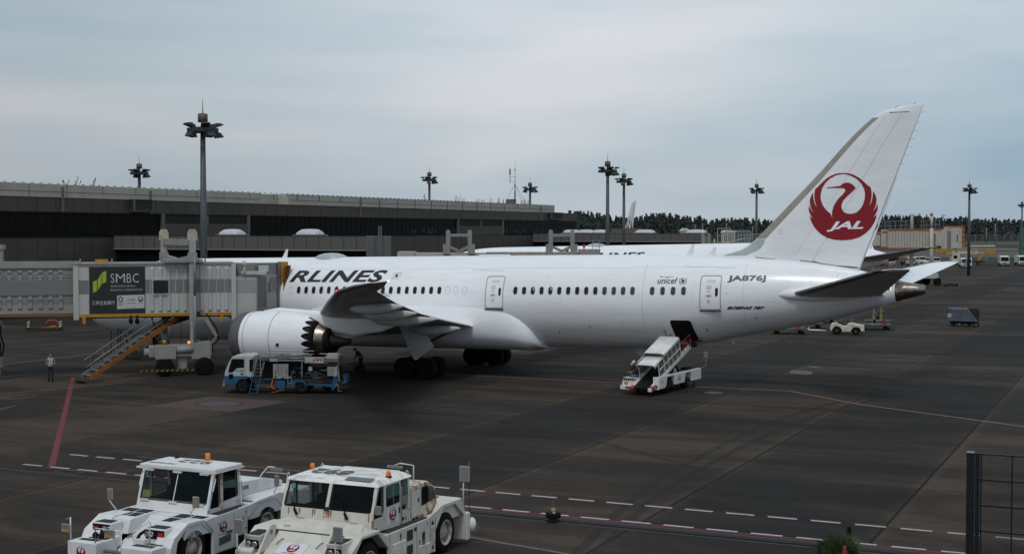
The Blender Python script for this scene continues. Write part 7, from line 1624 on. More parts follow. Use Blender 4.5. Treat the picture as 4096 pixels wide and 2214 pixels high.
# ================================================ BELT LOADER (x across, y toward the aircraft)
def belt_loader():
    BW = mat('loader_white', (.66, .66, .64), .45, noise_amt=.15, nscale=2)
    t = thing('belt_loader', 'white belt loader with covered conveyor raised to the open cargo door', 'belt loader', W(74.6, -27.8), R(-30))
    MB().box(.1, 2.2, .3, 6.6, .35, .6).obj('chassis', dark, t)
    lf = MB(); lf.bevbox(0, .85, .1, 6.3, .42, .95, .03); lfo = lf.obj('left_body', BW, t)
    MB().box(-.05, .95, -.05, .15, .3, .52).obj('front_bumper', mat('loader_white', (0, 0, 0)), t)
    MB().box(.28, .62, -.06, -.04, .34, .47).obj('lamp_cluster', mat('lamp_brown', (.12, .06, .04), .5), t)
    hz = MB().box(.02, .83, .08, .1, .82, .95).obj('hazard_board', black, lfo)
    mb = MB()
    for k in range(6): mb.add([(.03 + k * .135, .075, .83), (.10 + k * .135, .075, .83), (.15 + k * .135, .075, .94), (.08 + k * .135, .075, .94)], [(0, 1, 2, 3)])
    mb.obj('hazard_stripes', yellow, hz)
    roundel(lfo, lambda x, y, l: Vector((x, .095 - l, y)), .12, .26, .66, 'emblem')
    rb = MB(); rb.prism([(.2, .38), (.95, .38), (1.2, .5), (1.35, .98), (2.35, .98), (2.45, .45), (3.9, .45), (4.1, .98), (4.95, .98), (5.0, .42), (6.5, .42), (6.5, 1.08), (.2, 1.08)], 2.12, 2.3, 'yz'); rbo = rb.obj('right_skirt', BW, t, .015)
    MB().box(1.95, 2.3, .12, .2, .36, 1.08).obj('skirt_end', BW, rbo); MB().box(2.0, 2.22, .1, .13, .42, .62).obj('lamp_cluster', mat('lamp_brown', (0, 0, 0)), rbo)
    v, f = text2d('JAL', w=.28, h=.15, bold=.02); decal('lettering', ([(a + .45, b + .68) for a, b in v], f), lambda a, b: Vector((2.305, a, b)), ink, rbo)
    roundel(rbo, lambda x, y, l: Vector((2.306 + l, x, y)), .17, 3.1, .78, 'emblem')
    mb = MB(); mb.box(2.3, 2.304, 3.35, 3.37, .5, 1.0); mb.box(2.3, 2.304, 2.6, 2.62, .6, .8); mb.box(2.3, 2.304, 3.75, 3.77, .55, .9); mb.obj('panel_seam', seam, rbo)
    for x in (.25, 2.0):
        for y in (1.75, 4.5):
            mb = MB(); mb.lathe([(-.12, .15), (-.12, .33), (-.08, .38), (.08, .38), (.12, .33), (.12, .15)], (x, y, .38), 'x', 20, True); mb.obj('wheel', black, t)
    # conveyor
    a, b = Vector((1.45, -.35, .42)), Vector((1.45, 5.55, 2.52)); d = b - a; ax_ = Vector((1, 0, 0)); up = ax_.cross(d).normalized()
    cv = MB(); cv.obox((a + b) / 2, d, d.length / 2, ax_, .52, .05); cvo = cv.obj('conveyor_belt', dark, t)
    for s in (-1, 1):
        mb = MB(); mb.obox((a + b) / 2 + ax_ * s * .56 + up * .0, d, d.length / 2 - .15, ax_, .05, .13); mb.obj('side_beam', BW, cvo)
        mb = MB(); mb.bevbox(-.12, .12, -.2, .2, -.12, .12, .03); o = mb.obj('roller_end', redp, cvo); o.location = a + ax_ * s * .58; o.rotation_euler = (math.atan2(d.z, d.y), 0, 0)
    MB().bevbox(.0 + 1.95, 2.15, -.62, -.38, .3, .5, .02).obj('end_box', BW, cvo)
    pt = lambda s, x, h: a + d * s + ax_ * x + up * h
    # canopy
    def hoodpiece(nm, s0, s1, w_, h, m):
        rings = []
        for s in (s0, s1):
            r = []
            for k in range(11):
                an = math.pi * (1 - k / 10); ex = math.copysign(abs(math.cos(an)) ** .35, math.cos(an)); ez = abs(math.sin(an)) ** .35; r.append(pt(s, w_ * ex, h - .22 + .22 * ez) if True else 0)
            rings.append(r)
        o = MB().loft(rings, False, True, closed=False).obj(nm, m, cvo); so_ = o.modifiers.new('t', 'SOLIDIFY'); so_.thickness = .03; return o
    hoodpiece('canopy', .33, .73, .66, 1.28, BW); hoodpiece('front_awning', .13, .34, .58, 1.10, BW)
    o = hoodpiece('canopy_rim', .325, .335, .675, 1.295, mat('rim_grey', (.12, .13, .13), .5)); o = hoodpiece('awning_rim', .125, .133, .595, 1.11, mat('rim_grey', (0, 0, 0)))
    paneM = mat('cover_pane', (.16, .16, .13), .2, alpha=.75)
    for s in (-1, 1):
        o = MB().quad(pt(.2, s * .6, .1), pt(.72, s * .62, .1), pt(.72, s * .62, 1.1), pt(.2, s * .6, 1.0)).obj('side_pane', paneM, cvo)
        mb = MB()
        for q_ in (.2, .33, .335, .43, .53, .63, .72): mb.bar(pt(q_, s * .63, .05), pt(q_, s * .63, 1.12), .04)
        for h in (.08, .58, 1.08): mb.bar(pt(.2, s * .63, h), pt(.72, s * .63, h), .04)
        mb.obj('pane_frame', BW, o)
        mb = MB()
        mb.tube([pt(.72, s * .62, .75), pt(.98, s * .62, .75), pt(1.0, s * .62, .1)], .022, 5); mb.tube([pt(.72, s * .62, .35), pt(.99, s * .62, .35)], .018, 5)
        for q_ in (.8, .88, .96): mb.tube([pt(q_, s * .62, .1), pt(q_, s * .62, .75)], .018, 5)
        mb.obj('red_handrail', redp, cvo)
        mb = MB(); mb.tube([pt(.93, s * .66, .1), pt(.9, s * .66, .95)], .03, 6); mb.obj('black_post', black, cvo)
    mb = MB(); mb.bevbox(2.0, 2.3, 5.45, 5.8, 2.4, 2.7, .04); mb.obj('rubber_bumper', black, cvo)
    mb = MB(); mb.bar((1.2, 4.2, .6), (1.5, 4.6, 2.0), .16); mb.bar((1.75, 2.6, .6), (1.75, 3.6, 1.7), .08); mb.bar((1.45, 5.2, .7), (1.45, 4.3, 1.6), .1); mb.obj('lift_strut', darkgrey, t)
    mb = MB(); mb.bevbox(1.6, 2.1, 4.9, 5.6, 1.05, 1.2, .03); mb.obj('seat_pad', black, t)
    mirror(t, [(2.25, 6.4, 1.05), (2.6, 6.5, 1.2), (2.6, 6.5, 1.65)], (2.58, 6.5, 1.88), (.13, .19), steel)
    mb = MB(); mb.tube([(2.2, 5.6, .45), (2.2, 5.6, 0)], .04, 6); mb.obj('outrigger', darkgrey, t)
    mb = MB(); mb.bevbox(.35, .75, .4, .8, .95, 1.1, .03); mb.obj('control_box', mat('blue_box', (.03, .1, .2), .5), t)
    return t
belt_loader()
sit = dict(n=[(0, 0, .0, .12, .10), (0, -.06, .17, .12, .10), (0, -.14, .36, .15, .10), (0, -.20, .48, .10, .08), (0, -.25, .56, .05),
              (-.10, -.25, .02, .085), (-.12, -.52, .02, .06), (-.12, -.55, -.36, .045), (.10, -.25, .02, .085), (.12, -.52, .02, .06), (.12, -.55, -.36, .045),
              (-.19, -.18, .44, .055), (-.24, -.32, .24, .042), (-.14, -.52, .16, .032), (.19, -.18, .44, .055), (.24, -.32, .24, .042), (.12, -.54, .16, .032)],
           e=stand['e'], leg=stand['leg'], top=[0, 1, 2, 3, 11, 12, 13, 14, 15, 16], feet=(7, 10), head=(0, -.34, .62), face=(0, -1, -.7),
           hands=((13, (.3, -1, -.1), (.2, 0, 1), (0, -.2, -1)), (16, (-.3, -1, -.1), (-.2, 0, 1), (0, -.2, -1))))
def vest2(sh, t):
    mb = MB()
    for s in (-1, 1): mb.tube([(s * .10, .02, .30), (s * .10, -.08, .5), (s * .09, -.26, .46), (s * .07, -.26, .3), (s * .06, -.2, .1)], .02, 5)
    mb.obj('red_vest_strap', redp, sh)
    mb = MB(); mb.tube([(.12 * math.cos(R(30 * k)), .105 * math.sin(R(30 * k)), .02) for k in range(13)], .02, 5); mb.obj('reflective_belt', hivis, sh)
bl = bpy.data.objects['belt_loader']
pp = mk_person('person in white helmet crouched at the controls on the belt loader front', (0, 0, 0), 0, sit, cloth_navy, cloth_navy, cap=True, capm=mat('helmet_white', (.5, .5, .55), .3), sleeve='long', vest=vest2)
mat_bl = Matrix.Translation(W(74.6, -27.8)) @ Matrix.Rotation(R(-30), 4, 'Z')
pp.location = mat_bl @ Vector((.52, 1.25, 1.06)); pp.rotation_euler = (0, 0, R(-55)); pp.scale = (1.1, 1.1, 1.1)
# ================================================ BAGGAGE TRACTOR (local x: 0 rear to 3 front, near side y=0)
def bag_tractor():
    cm = mat('tractor_cream', (.58, .55, .46), .5, noise_amt=.2, nscale=3)
    t = thing('baggage_tractor', 'small open cream baggage tractor parked beyond the tail between dark dollies', 'baggage tractor', at(3322, 125.5), R(-14))
    bd = MB().prism([(.02, .35), (.0, .62), (.12, .95), (.22, 1.0), (.95, .96), (1.08, .78), (1.3, .72), (1.5, .78), (1.62, 1.0), (2.0, 1.02), (2.95, .84), (3.05, .78), (3.05, .35), (2.75, .32), (2.7, .55), (2.5, .70), (2.1, .70), (1.9, .45), (1.85, .28), (1.1, .28), (1.0, .55), (.8, .74), (.42, .74), (.22, .5), (.18, .35)], 0, 1.35).obj('body', cm, t, .02)
    for x, r_ in ((.62, .40), (2.3, .32)):
        for y in (.1, 1.25):
            mb = MB(); mb.lathe([(-.11, r_ * .5), (-.11, r_ * .85), (-.07, r_), (.07, r_), (.11, r_ * .85), (.11, r_ * .5)], (x, y, r_), 'y', 22, True); w_ = mb.obj('wheel', black, t)
            mb = MB(); mb.lathe([(-.115, r_ * .5), (-.09, r_ * .45), (-.10, r_ * .2), (-.12, .01)], (x, y, r_), 'y', 12); mb.obj('hub', cm if x > 1 else hubw, w_)
    MB().box(.2, 2.8, .2, 1.2, .25, .7).obj('chassis', dark, t)
    for y in (.2, .85): mb = MB(); mb.bevbox(.75, 1.15, y, y + .35, .95, 1.05, .03); mb.obox((.72, y + .17, 1.2), (.25, 0, 1), .2, (0, 1, 0), .17, .03); mb.obj('seat', black, t)
    mb = MB(); mb.tube([(1.75, .45, 1.0), (1.55, .45, 1.25)], .02, 5); mb.tube([(1.55 + .06 * math.sin(R(30 * k)), .45 + .18 * math.cos(R(30 * k)), 1.27 + .12 * math.sin(R(30 * k))) for k in range(13)], .018, 5); mb.obj('steering_wheel', black, t)
    mb = MB(); mb.tube([(1.95, .2, 1.0), (1.95, .2, 1.45)], .015, 5); mb.tube([(.35, .2, 1.0), (.35, .2, 1.15), (.7, .2, 1.15)], .02, 5); mb.obj('handle', cm, t)
    fr = MB(); fr.box(3.05, 3.06, .1, .55, .5, .72); fr.box(3.05, 3.06, .8, 1.25, .5, .72); fr.obj('headlight', chrome, t)
    MB().box(3.055, 3.065, .6, .76, .4, .5).obj('number_plate', darkgrey, t)
    v, f = text2d('JAL', w=.30, h=.12, bold=.03); decal('lettering', ([(a + .40, b + .80) for a, b in v], f), lambda a, b: Vector((a, -.01, b)), ink, bd)
    v, f = text2d('7-304', w=.28, h=.09, bold=.01); decal('fleet_number', ([(a + 1.25, b + .42) for a, b in v], f), lambda a, b: Vector((a, -.01, b)), ink, bd)
    roundel(bd, lambda x, y, l: Vector((x, -.012 - l, y)), .07, 1.98, .84, 'emblem')
bag_tractor()
# ================================================ DOLLIES AND CARTS
dolly_m = mat('dolly_grey', (.07, .075, .08), .55, .3, noise_amt=.4, nscale=4); roller_m = mat('roller_steel', (.16, .17, .18), .4, .6, noise_amt=.4, nscale=9)
def dolly(label, loc, rz, L_=3.2, Wd=2.2, bits=True):
    t = thing('container_dolly', label, 'dolly', loc, rz, 'low container dollies')
    MB().box(0, L_, 0, Wd, .38, .48).obj('frame', dolly_m, t)
    mb = MB(); y = .15
    while y < Wd - .1: mb.tube([(.15, y, .5), (L_ - .15, y, .5)], .05, 6); y += .2
    for k in range(7): mb.bar((.2 + k * (L_ - .4) / 6, .1, .54), (.2 + k * (L_ - .4) / 6, Wd - .1, .54), .06)
    mb.obj('rollers', roller_m, t)
    for x in (.5, L_ - .5):
        for y in (.15, Wd - .15):
            mb = MB(); mb.lathe([(-.08, .08), (-.08, .17), (.08, .17), (.08, .08)], (x, y, .17), 'y', 14, True); mb.obj('wheel', black, t)
    MB().tube([(L_, Wd / 2, .3), (L_ + 1.1, Wd / 2, .2)], .04, 6).obj('tow_bar', dolly_m, t)
    if bits:
        mb = MB(); mb.obox((L_ * .72, .02, .6), (0, 0, 1), .12, (1, 0, 0), .15, .02); mb.obj('red_stop', redp, t)
        mb = MB(); mb.bevbox(L_ * .5, L_ * .58, Wd - .2, Wd, .5, .85, .03); mb.obj('locking_block', black, t)
    return t
d1 = dolly('nearest container dolly with JAL on its edge, under the rear fuselage', at(3092, 125.6), R(-4))
v, f = text2d('JAL', w=.34, h=.1, shear=.2, bold=.03); decal('lettering', ([(a + 1.2, b + .39) for a, b in v], f), lambda a, b: Vector((a, -.01, b)), mat('letter_pale', (.2, .2, .2), .6), d1.children[0])
dolly('second container dolly, behind the one lettered JAL and half under the fuselage', at(3165, 133), R(-6))
dolly('third container dolly, farthest back left of the baggage tractor', at(3225, 141), R(-8))
dolly('container dolly just right of the baggage tractor nose', at(3440, 131), R(-6))
dolly('container dolly with two worn yellow posts at its right end', at(3462, 136.5), R(-10), 2.6)
dolly('long dark dolly in the shadow behind the stooping worker', at(1395, 92.5), R(-10), 3.8, 1.6, False)
for i, (px, Z, lb) in enumerate(((3497, 133.2, 'left one of two worn yellow upright posts on the dollies'), (3527, 136.5, 'right one of two worn yellow upright posts on the dollies'))):
    o = thing('upright_post', lb, 'post', at(px, Z), 0, 'yellow dolly posts'); mb = MB(); mb.prism([(-.17, .3), (.17, .3), (.10, 1.2), (.06, 1.9), (.02, 2.25), (-.02, 2.25), (-.08, 1.8), (-.12, 1.0)], -.06, .06); mb.obj('post', mat('worn_yellow', (.22, .17, .07), .7, col2=(.04, .035, .03), nscale=5, lo=.4, hi=.5), o)
    MB().box(-.05, .25, -.05, .05, 1.45, 1.55).obj('hook', steel, o)
tb = MB(); tb.tube([(0, 0, .3), (1.0, 0, .28), (1.7, 0, .25)], [.09, .07, .05], 8); tb.tube([(-.1, 0, .35), (.2, 0, .55)], .04, 6); o = tb.obj('tow_bar', mat('loader_white', (0, 0, 0))); o.location = at(3232, 127); o.rotation_euler = (0, 0, R(-8)); tag(o, 'short white tow bar lying between the nearest dolly and the baggage tractor', 'tow bar')
# netted baggage cart
ct = thing('baggage_cart', 'dark blue baggage cart draped with pale netting over a blue tarpaulin', 'baggage cart', at(3790, 136.5), R(-22))
navy = mat('cart_navy', (.016, .024, .032), .55, noise_amt=.3)
bx = MB(); bx.box(0, .06, 0, 1.7, .55, 1.78); bx.box(3.0, 3.06, 0, 1.7, .55, 1.70); bx.box(0, 3.06, 1.64, 1.7, .55, 1.72); bx.box(0, 3.06, 0, 1.7, .48, .56); cbx = bx.obj('cart_body', navy, ct)
MB().add([(.02, -.02, .55), (2.95, -.02, .55), (1.9, .1, 1.70), (.1, .1, 1.80), (.1, 1.5, 1.80), (1.9, 1.5, 1.72)], [(0, 1, 2, 3), (3, 2, 5, 4)]).obj('tarpaulin', mat('tarp_blue', (.015, .085, .28), .5, col2=(.014, .016, .022), nscale=1.1, lo=.40, hi=.56), ct)
nt_ = MB(); f_ = lambda u, v: Vector((.02 + u * (2.95 - .02 - v * 1.0), -.04 + v * .12, .55 + v * 1.2))
for k in range(22): nt_.bar(f_(k / 21, 0), f_(min(1, k / 21 + .12), 1), .015)
for k in range(15): nt_.bar(f_(0, k / 14), f_(1, k / 14), .015)
rr = random.Random(5)
for k in range(40): p = Vector((rr.uniform(.1, 1.9), rr.uniform(-.02, .3), 1.72 + rr.uniform(-.12, .14))); nt_.bar(p, p + Vector((rr.uniform(-.25, .25), rr.uniform(-.1, .1), rr.uniform(-.12, .08))), .03)
nt_.obj('netting', mat('net_cream', (.2, .19, .155), .9), ct)
cv_ = MB().box(-.01, 0, .15, .75, 1.2, 1.35).obj('name_strip', mat('letter_pale', (0, 0, 0)), ct)
MB().quad((-.012, 1.0 - .8, .95), (-.012, -.0 + .05, .95), (-.012, .05, 1.25), (-.012, .2, 1.25)).obj('placard', mat('board_white', (0, 0, 0)), ct)
pl_ = MB().quad((.08, -.06, .9), (.42, -.06, .9), (.42, -.06, 1.24), (.08, -.06, 1.24)).obj('placard', mat('board_white', (0, 0, 0)), ct)
roundel(pl_, lambda x, y, l: Vector((x, -.065 - l, y)), .12, .25, 1.07, 'emblem')
for x in (.55, 1.2, 2.1, 2.75):
    for y in ((.1, 1.6) if x in (1.2, 2.75) else (.9,)):
        mb = MB(); mb.lathe([(-.07, .1), (-.07, .2), (.07, .2), (.07, .1)], (x, y, .21), 'y', 16, True); w_ = mb.obj('wheel', black, ct); mb = MB(); mb.lathe([(-.072, .11), (-.075, .05), (-.06, .01)], (x, y, .21), 'y', 10); mb.obj('hub', bridgeg, w_)
MB().box(.3, 2.9, .3, 1.4, .25, .48).obj('underframe', dark, ct)
# ================================================ CONE, PLANT, GATE
cn_ = thing('traffic_cone', 'black weighted traffic cone with a worn yellow band, standing on the drain line', 'traffic cone', G(2213, 2084), 0)
mb = MB(); mb.lathe([(0, .23), (.03, .23), (.04, .19)], n=8, caps=True, smooth=False); mb.obj('base', black, cn_)
MB().lathe([(.03, .14), (.2, .135), (.25, .10), (.68, .028), (.69, .001)], n=20).obj('cone', mat('cone_black', (.013, .013, .013), .6), cn_)
mb = MB(); mb.lathe([(.15, .12), (.14, .235), (.17, .25), (.26, .25), (.29, .235), (.285, .10)], n=24); mb.obj('weight_ring', black, cn_)
mb = MB(); mb.lathe([(.36, .0872), (.41, .0785), (.47, .0670)], n=20); o = mb.obj('yellow_band', mat('worn_band', (.30, .25, .09), .7, col2=(.05, .04, .02), nscale=12, lo=.35, hi=.5), cn_)
v, f = text2d('16', w=.08, h=.07, bold=.02); decal('number', ([(a - .02, b + .285) for a, b in v], f), lambda a, b: Vector((a, -math.sqrt(max(0, (.148 - (b - .0) * .17 + .006) ** 2 - a * a)) + .0, b)), silverm, cn_)
rr = random.Random(12)
pl = thing('grass_clump', 'bushy clump of long green grass around a short black post at the bottom edge', 'plant', G(3352, 2285), 0); pl.scale = (1.1, 1.1, 1.13)
mb = MB()
for k in range(1500):
    a = rr.uniform(0, 6.283); r0 = .33 * math.sqrt(rr.random()); x, y = r0 * math.cos(a) * 1.1, r0 * math.sin(a) * .8; hh = rr.uniform(.35, .95) * (1.12 - r0 * 1.0); ln = rr.uniform(.1, .5) * (.5 + r0 * 2); a2 = a + rr.uniform(-.7, .7)
    dx, dy = math.cos(a2) * ln, math.sin(a2) * ln * .8; w_ = rr.uniform(.008, .016); px_, py_ = -math.sin(a2 + 1.1) * w_, math.cos(a2 + 1.1) * w_; z0 = .15
    p0, p1, p2 = Vector((x, y, z0)), Vector((x + dx * .35, y + dy * .35, z0 + hh * .75)), Vector((x + dx, y + dy, z0 + hh * rr.uniform(.75, 1.0))); o_ = Vector((px_, py_, 0))
    mb.add([p0 - o_, p0 + o_, p1 + o_ * .8, p1 - o_ * .8, p2], [(0, 1, 2, 3), (3, 2, 4)])
mb.obj('grass_blades', mat('blade_green', (.055, .095, .02), .7, noise_amt=.7, nscale=5), pl)
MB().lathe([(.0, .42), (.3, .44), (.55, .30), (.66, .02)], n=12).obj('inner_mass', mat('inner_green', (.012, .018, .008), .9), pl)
o = MB().prism([(-.065, 0), (.065, 0), (.06, 1.12), (.035, 1.22), (-.02, 1.22), (-.05, 1.05)], -.05, .05).obj('black_post', mat('post_black', (.005, .005, .005), .8, spec=.1)); o.location = G(3394, 2278); tag(o, 'short black post standing up out of the grass clump', 'post')
rc = thing('traffic_cone', 'faded red traffic cone in front of the grass clump at the bottom edge', 'traffic cone', G(3378, 2330), 0)
MB().lathe([(.05, .19), (.3, .15), (.95, .045), (1.0, .04), (1.0, .001)], n=16).obj('cone', mat('cone_red', (.28, .02, .02), .7, noise_amt=.4, nscale=8), rc); MB().box(-.24, .24, -.24, .24, 0, .06).obj('base', redp, rc)
fy = thing('security_fence', 'dark steel mesh security fence with thick end post, lower right corner', 'fence', at(3892, 39.7), -A25)
fm_ = mat('fence_blue', (.014, .022, .028), .45, .4, noise_amt=.5, nscale=14)
MB().box(-.105, .105, -.105, .105, 0, 3.0).obj('end_post', fm_, fy, .01)
MB().box(-.11, .11, -.11, .11, 3.0, 3.02).obj('post_cap', steel, fy)
mb = MB(); mb.box(.13, .25, -.03, .03, 0, 2.98); mb.box(.27, .31, -.02, .02, 0, 2.96); mb.obj('hinge_stile', fm_, fy)
mb = MB()
for z in (.0, .72, 1.46, 2.21, 2.95): mb.box(.12, 4.2, -.025, .025, z, z + .045)
for x in (1.12, 2.1, 3.1, 4.15): mb.box(x, x + .04, -.03, .03, 0, 2.98)
mb.obj('frame_rails', fm_, fy)
mb = MB(); x = .32
while x < 4.2: mb.box(x, x + .006, -.003, .003, 0, 2.95); x += .036
z = .03
while z < 2.95: mb.box(.3, 4.2, -.003, .003, z, z + .006); z += .036
mb.obj('wire_mesh', fm_, fy)
# ================================================ VEHICLES ACROSS THE APRON (front faces -y)
def far_truck(label, loc, rz, body='box', w_=2.2, h=2.8, L_=6.0, col=None, grp=None):
    m = col or mat('far_white', (.60, .61, .60), .45, noise_amt=.12)
    t = thing('truck', label, 'truck', loc, rz, grp)
    c = MB().prism([(0, .55), (-.05, 1.0), (.0, 1.25), (.35, h * .9), (.5, h * .93), (1.7, h * .93), (1.7, .55)], -w_ / 2, w_ / 2, 'yz').obj('cab', m, t, .06)
    pane('windscreen', [(-w_ * .44, -.05, 1.38), (w_ * .44, -.05, 1.38), (w_ * .42, .2, h * .84), (-w_ * .42, .2, h * .84)], cabglass, c, .02)
    for s in (-1, 1):
        pane('side_window', [(s * w_ * .51, .35, 1.45), (s * w_ * .51, 1.3, 1.45), (s * w_ * .51, 1.3, h * .84), (s * w_ * .51, .5, h * .84)], cabglass, c, off=(s * .01, 0, 0))
        MB().box(s * w_ * .36 - .16, s * w_ * .36 + .16, -.09, -.04, .72, .92).obj('headlight', chrome, c); MB().box(s * w_ * .56 - .07, s * w_ * .56 + .07, .1, .18, 1.5, 1.95).obj('mirror', black, c)
    MB().box(-w_ / 2, w_ / 2, -.12, .05, .4, .66).obj('bumper', bridgeg, c); MB().box(-w_ * .25, w_ * .25, -.07, -.04, .75, 1.0).obj('grille', darkgrey, c)
    MB().box(-w_ * .42, w_ * .42, .2, L_, .5, .8).obj('chassis', dark, t)
    if body == 'box': MB().box(-w_ / 2, w_ / 2, 1.85, L_, .8, h * .95).obj('cargo_body', m, t, .03)
    if body == 'rack':
        MB().box(-w_ / 2, w_ / 2, 1.85, L_, .8, .95).obj('flatbed', darkgrey, t); mb = MB()
        for k in range(6): mb.bar((w_ / 2, 2 + k * .75, .95), (w_ / 2, 2 + k * .75, 2.1), .08); mb.bar((-w_ / 2, 2 + k * .75, .95), (-w_ / 2, 2 + k * .75, 2.1), .08)
        for z in (1.3, 1.7, 2.1):
            for s in (-1, 1): mb.bar((s * w_ / 2, 2, z), (s * w_ / 2, L_, z), .1)
            mb.bar((-w_ / 2, L_, z), (w_ / 2, L_, z), .1); mb.bar((-w_ / 2, 2, z), (w_ / 2, 2, z), .1)
        mb.obj('orange_rack', orange, t)
    for s in (-1, 1):
        for y in (.75, L_ - 1.1):
            mb = MB(); mb.lathe([(-.14, .2), (-.14, .42), (.14, .42), (.14, .2)], (s * (w_ / 2 - .16), y, .42), 'x', 16, True); mb.obj('wheel', black, t)
    return t
def van(label, loc, rz):
    m = mat('far_white', (0, 0, 0)); t = thing('van', label, 'van', loc, rz)
    c = MB().prism([(0, .35), (-.02, .85), (.7, 1.1), (1.35, 1.95), (4.6, 2.0), (4.75, .9), (4.75, .35)], -.85, .85, 'yz').obj('body', m, t, .05)
    pane('windscreen', [(-.75, .72, 1.18), (.75, .72, 1.18), (.68, 1.25, 1.82), (-.68, 1.25, 1.82)], cabglass, c)
    for s in (-1, 1):
        pane('side_window', [(s * .86, 1.1, 1.2), (s * .86, 2.2, 1.2), (s * .86, 2.2, 1.8), (s * .86, 1.5, 1.8)], cabglass, c, off=(s * .01, 0, 0)); pane('side_window', [(s * .86, 2.35, 1.2), (s * .86, 4.5, 1.2), (s * .86, 4.45, 1.8), (s * .86, 2.35, 1.8)], cabglass, c, off=(s * .01, 0, 0))
        for y in (.9, 3.9):
            mb = MB(); mb.lathe([(-.1, .15), (-.1, .33), (.1, .33), (.1, .15)], (s * .78, y, .33), 'x', 14, True); mb.obj('wheel', black, t)
    return t
cw = mat('far_cream', (.58, .55, .45), .5, noise_amt=.15)
far_truck('cream flatbed truck with orange rack, behind the tailplane and left of the pale van', at(3648, 378), R(8), 'rack', 2.1, 2.5, 5.5, cw)
far_truck('truck with orange rack partly behind the orange service stairs', at(3570, 372), R(12), 'rack', 2.1, 2.5, 5.5)
van('pale van side on behind the cream flatbed truck', at(3642, 405), R(-78))
van('white van between the bridge column and the tailplane tip', at(3700, 392), R(-70))
far_truck('left of two white trucks facing us at the right edge', at(4020, 372), R(-14), 'box', 2.3, 2.9, 7)
far_truck('right of two white trucks facing us, cut by the picture edge', at(4094, 376), R(-10), 'box', 2.3, 2.9, 7)
lt = far_truck('white service truck with a raised pipe boom in front of the yellow lift truck', at(3867, 352), R(-12), 'box', 2.6, 2.7, 6)
MB().tube([(-.1, -.3, .6), (-.1, -.3, 2.9), (.2, .6, 3.3), (.5, 2.0, 4.3)], .16, 8).box(-.6, .5, -.6, -.1, .4, 1.7).obj('pipe_boom', steel, lt)
# high lift truck with folded yellow and white boom (side on, facing left)
hl = thing('lift_truck', 'high lift truck with long white boom marked JAL and 764 in a yellow frame', 'lift truck', at(3808, 385), 0)
c = MB().prism([(0, .7), (0, 1.6), (.25, 3.0), (2.2, 3.0), (2.2, .7)], 0, 2.3).obj('cab', cw, hl, .06); pane('side_window', [(.35, -.01, 1.8), (1.5, -.01, 1.8), (1.5, -.01, 2.7), (.5, -.01, 2.7)], cabglass, c)
MB().box(2.2, 9.5, .3, 2, .7, 1.1).obj('chassis', darkgrey, hl)
for x in (1.7, 7.4):
    mb = MB(); mb.lathe([(-.15, .25), (-.15, .52), (.15, .52), (.15, .25)], (x, .2, .52), 'y', 18, True); w2 = mb.obj('wheel', black, hl); mb = MB(); mb.lathe([(-.16, .26), (-.13, .1), (-.14, .01)], (x, .2, .52), 'y', 12); mb.obj('hub', hubw, w2)
bm_ = MB().box(-1.8, 9.0, .2, 2.0, 3.15, 4.0).obj('boom', mat('boom_cream', (.52, .49, .40), .5, noise_amt=.15), hl)
v, f = text2d('JAL', w=1.2, h=.45, shear=.25, bold=.03); decal('lettering', ([(a + .6, b + 3.4) for a, b in v], f), lambda a, b: Vector((a, .19, b)), ink, bm_)
v, f = text2d('764', w=1.1, h=.5, bold=.02); decal('fleet_number', ([(a + 5.4, b + 3.32) for a, b in v], f), lambda a, b: Vector((a, .19, b)), mat('letter_blue', (.03, .05, .2), .5), bm_)
for k in range(4): decal('black_slash', poly2d([[(7.2 + k * .35, 3.2), (7.35 + k * .35, 3.2), (7.75 + k * .35, 3.98), (7.6 + k * .35, 3.98)]]), lambda a, b: Vector((a, .19, b)), ink, bm_)
mb = MB(); mb.box(-4.6, 0, .1, 2.1, 3.5, 4.6); mb.box(0, 9.5, .1, 2.1, 4.05, 4.3); mb.bar((9.5, .2, 3.9), (7.4, .2, 1.4), .6); mb.box(9.0, 12.3, .1, 2.1, 3.2, 4.2)
for k in range(14): mb.bar((-4.5 + k * 1.15, .1, 4.2), (-4.5 + k * 1.15, .1, 5.2), .08)
mb.bar((-4.5, .1, 5.2), (10.5, .1, 5.2), .08); mb.obj('yellow_frame', yellow, hl)
MB().box(5, 12.5, 1.0, 2.2, 5.2, 5.5).obj('white_platform', mat('far_white', (0, 0, 0)), hl); MB().bevbox(8.9, 10.3, .4, 1.6, 1.0, 1.8, .1).obj('green_tank', mat('tank_green', (.03, .2, .14), .5), hl)
sm = far_truck('small white and dark blue vehicle far off above the lift truck', at(3797, 700), R(-60), 'box', 2.2, 2.6, 4.5)
far_truck('grey vehicle with frame load far away near the right edge', at(4080, 600), R(-80), 'box', 2.4, 3.4, 5, mat('far_grey', (.16, .15, .14), .7))
MB().box(-.9, .9, 0, 1.8, 0, 2.2).box(1.6, 2.6, 0, 1, 0, 1.1).box(3.2, 4.2, 0, 1, 0, 1).obj('equipment_cabinets', mat('cab_box_grey', (.2, .2, .19), .7)); o = bpy.data.objects['equipment_cabinets']; o.location = at(3897, 560); tag(o, 'row of small grey equipment cabinets on the far concrete', 'cabinets')
ors = mat('hivis_orange', (.7, .16, .03), .7)
op = mk_person('tiny person in bright orange standing beside the lift truck cab', at(3802, 388), 0, stand, ors, ors)
op2 = mk_person('tiny person in orange vest by the rack truck behind the stairs', at(3581, 366), 0, stand, ors, cloth_navy)
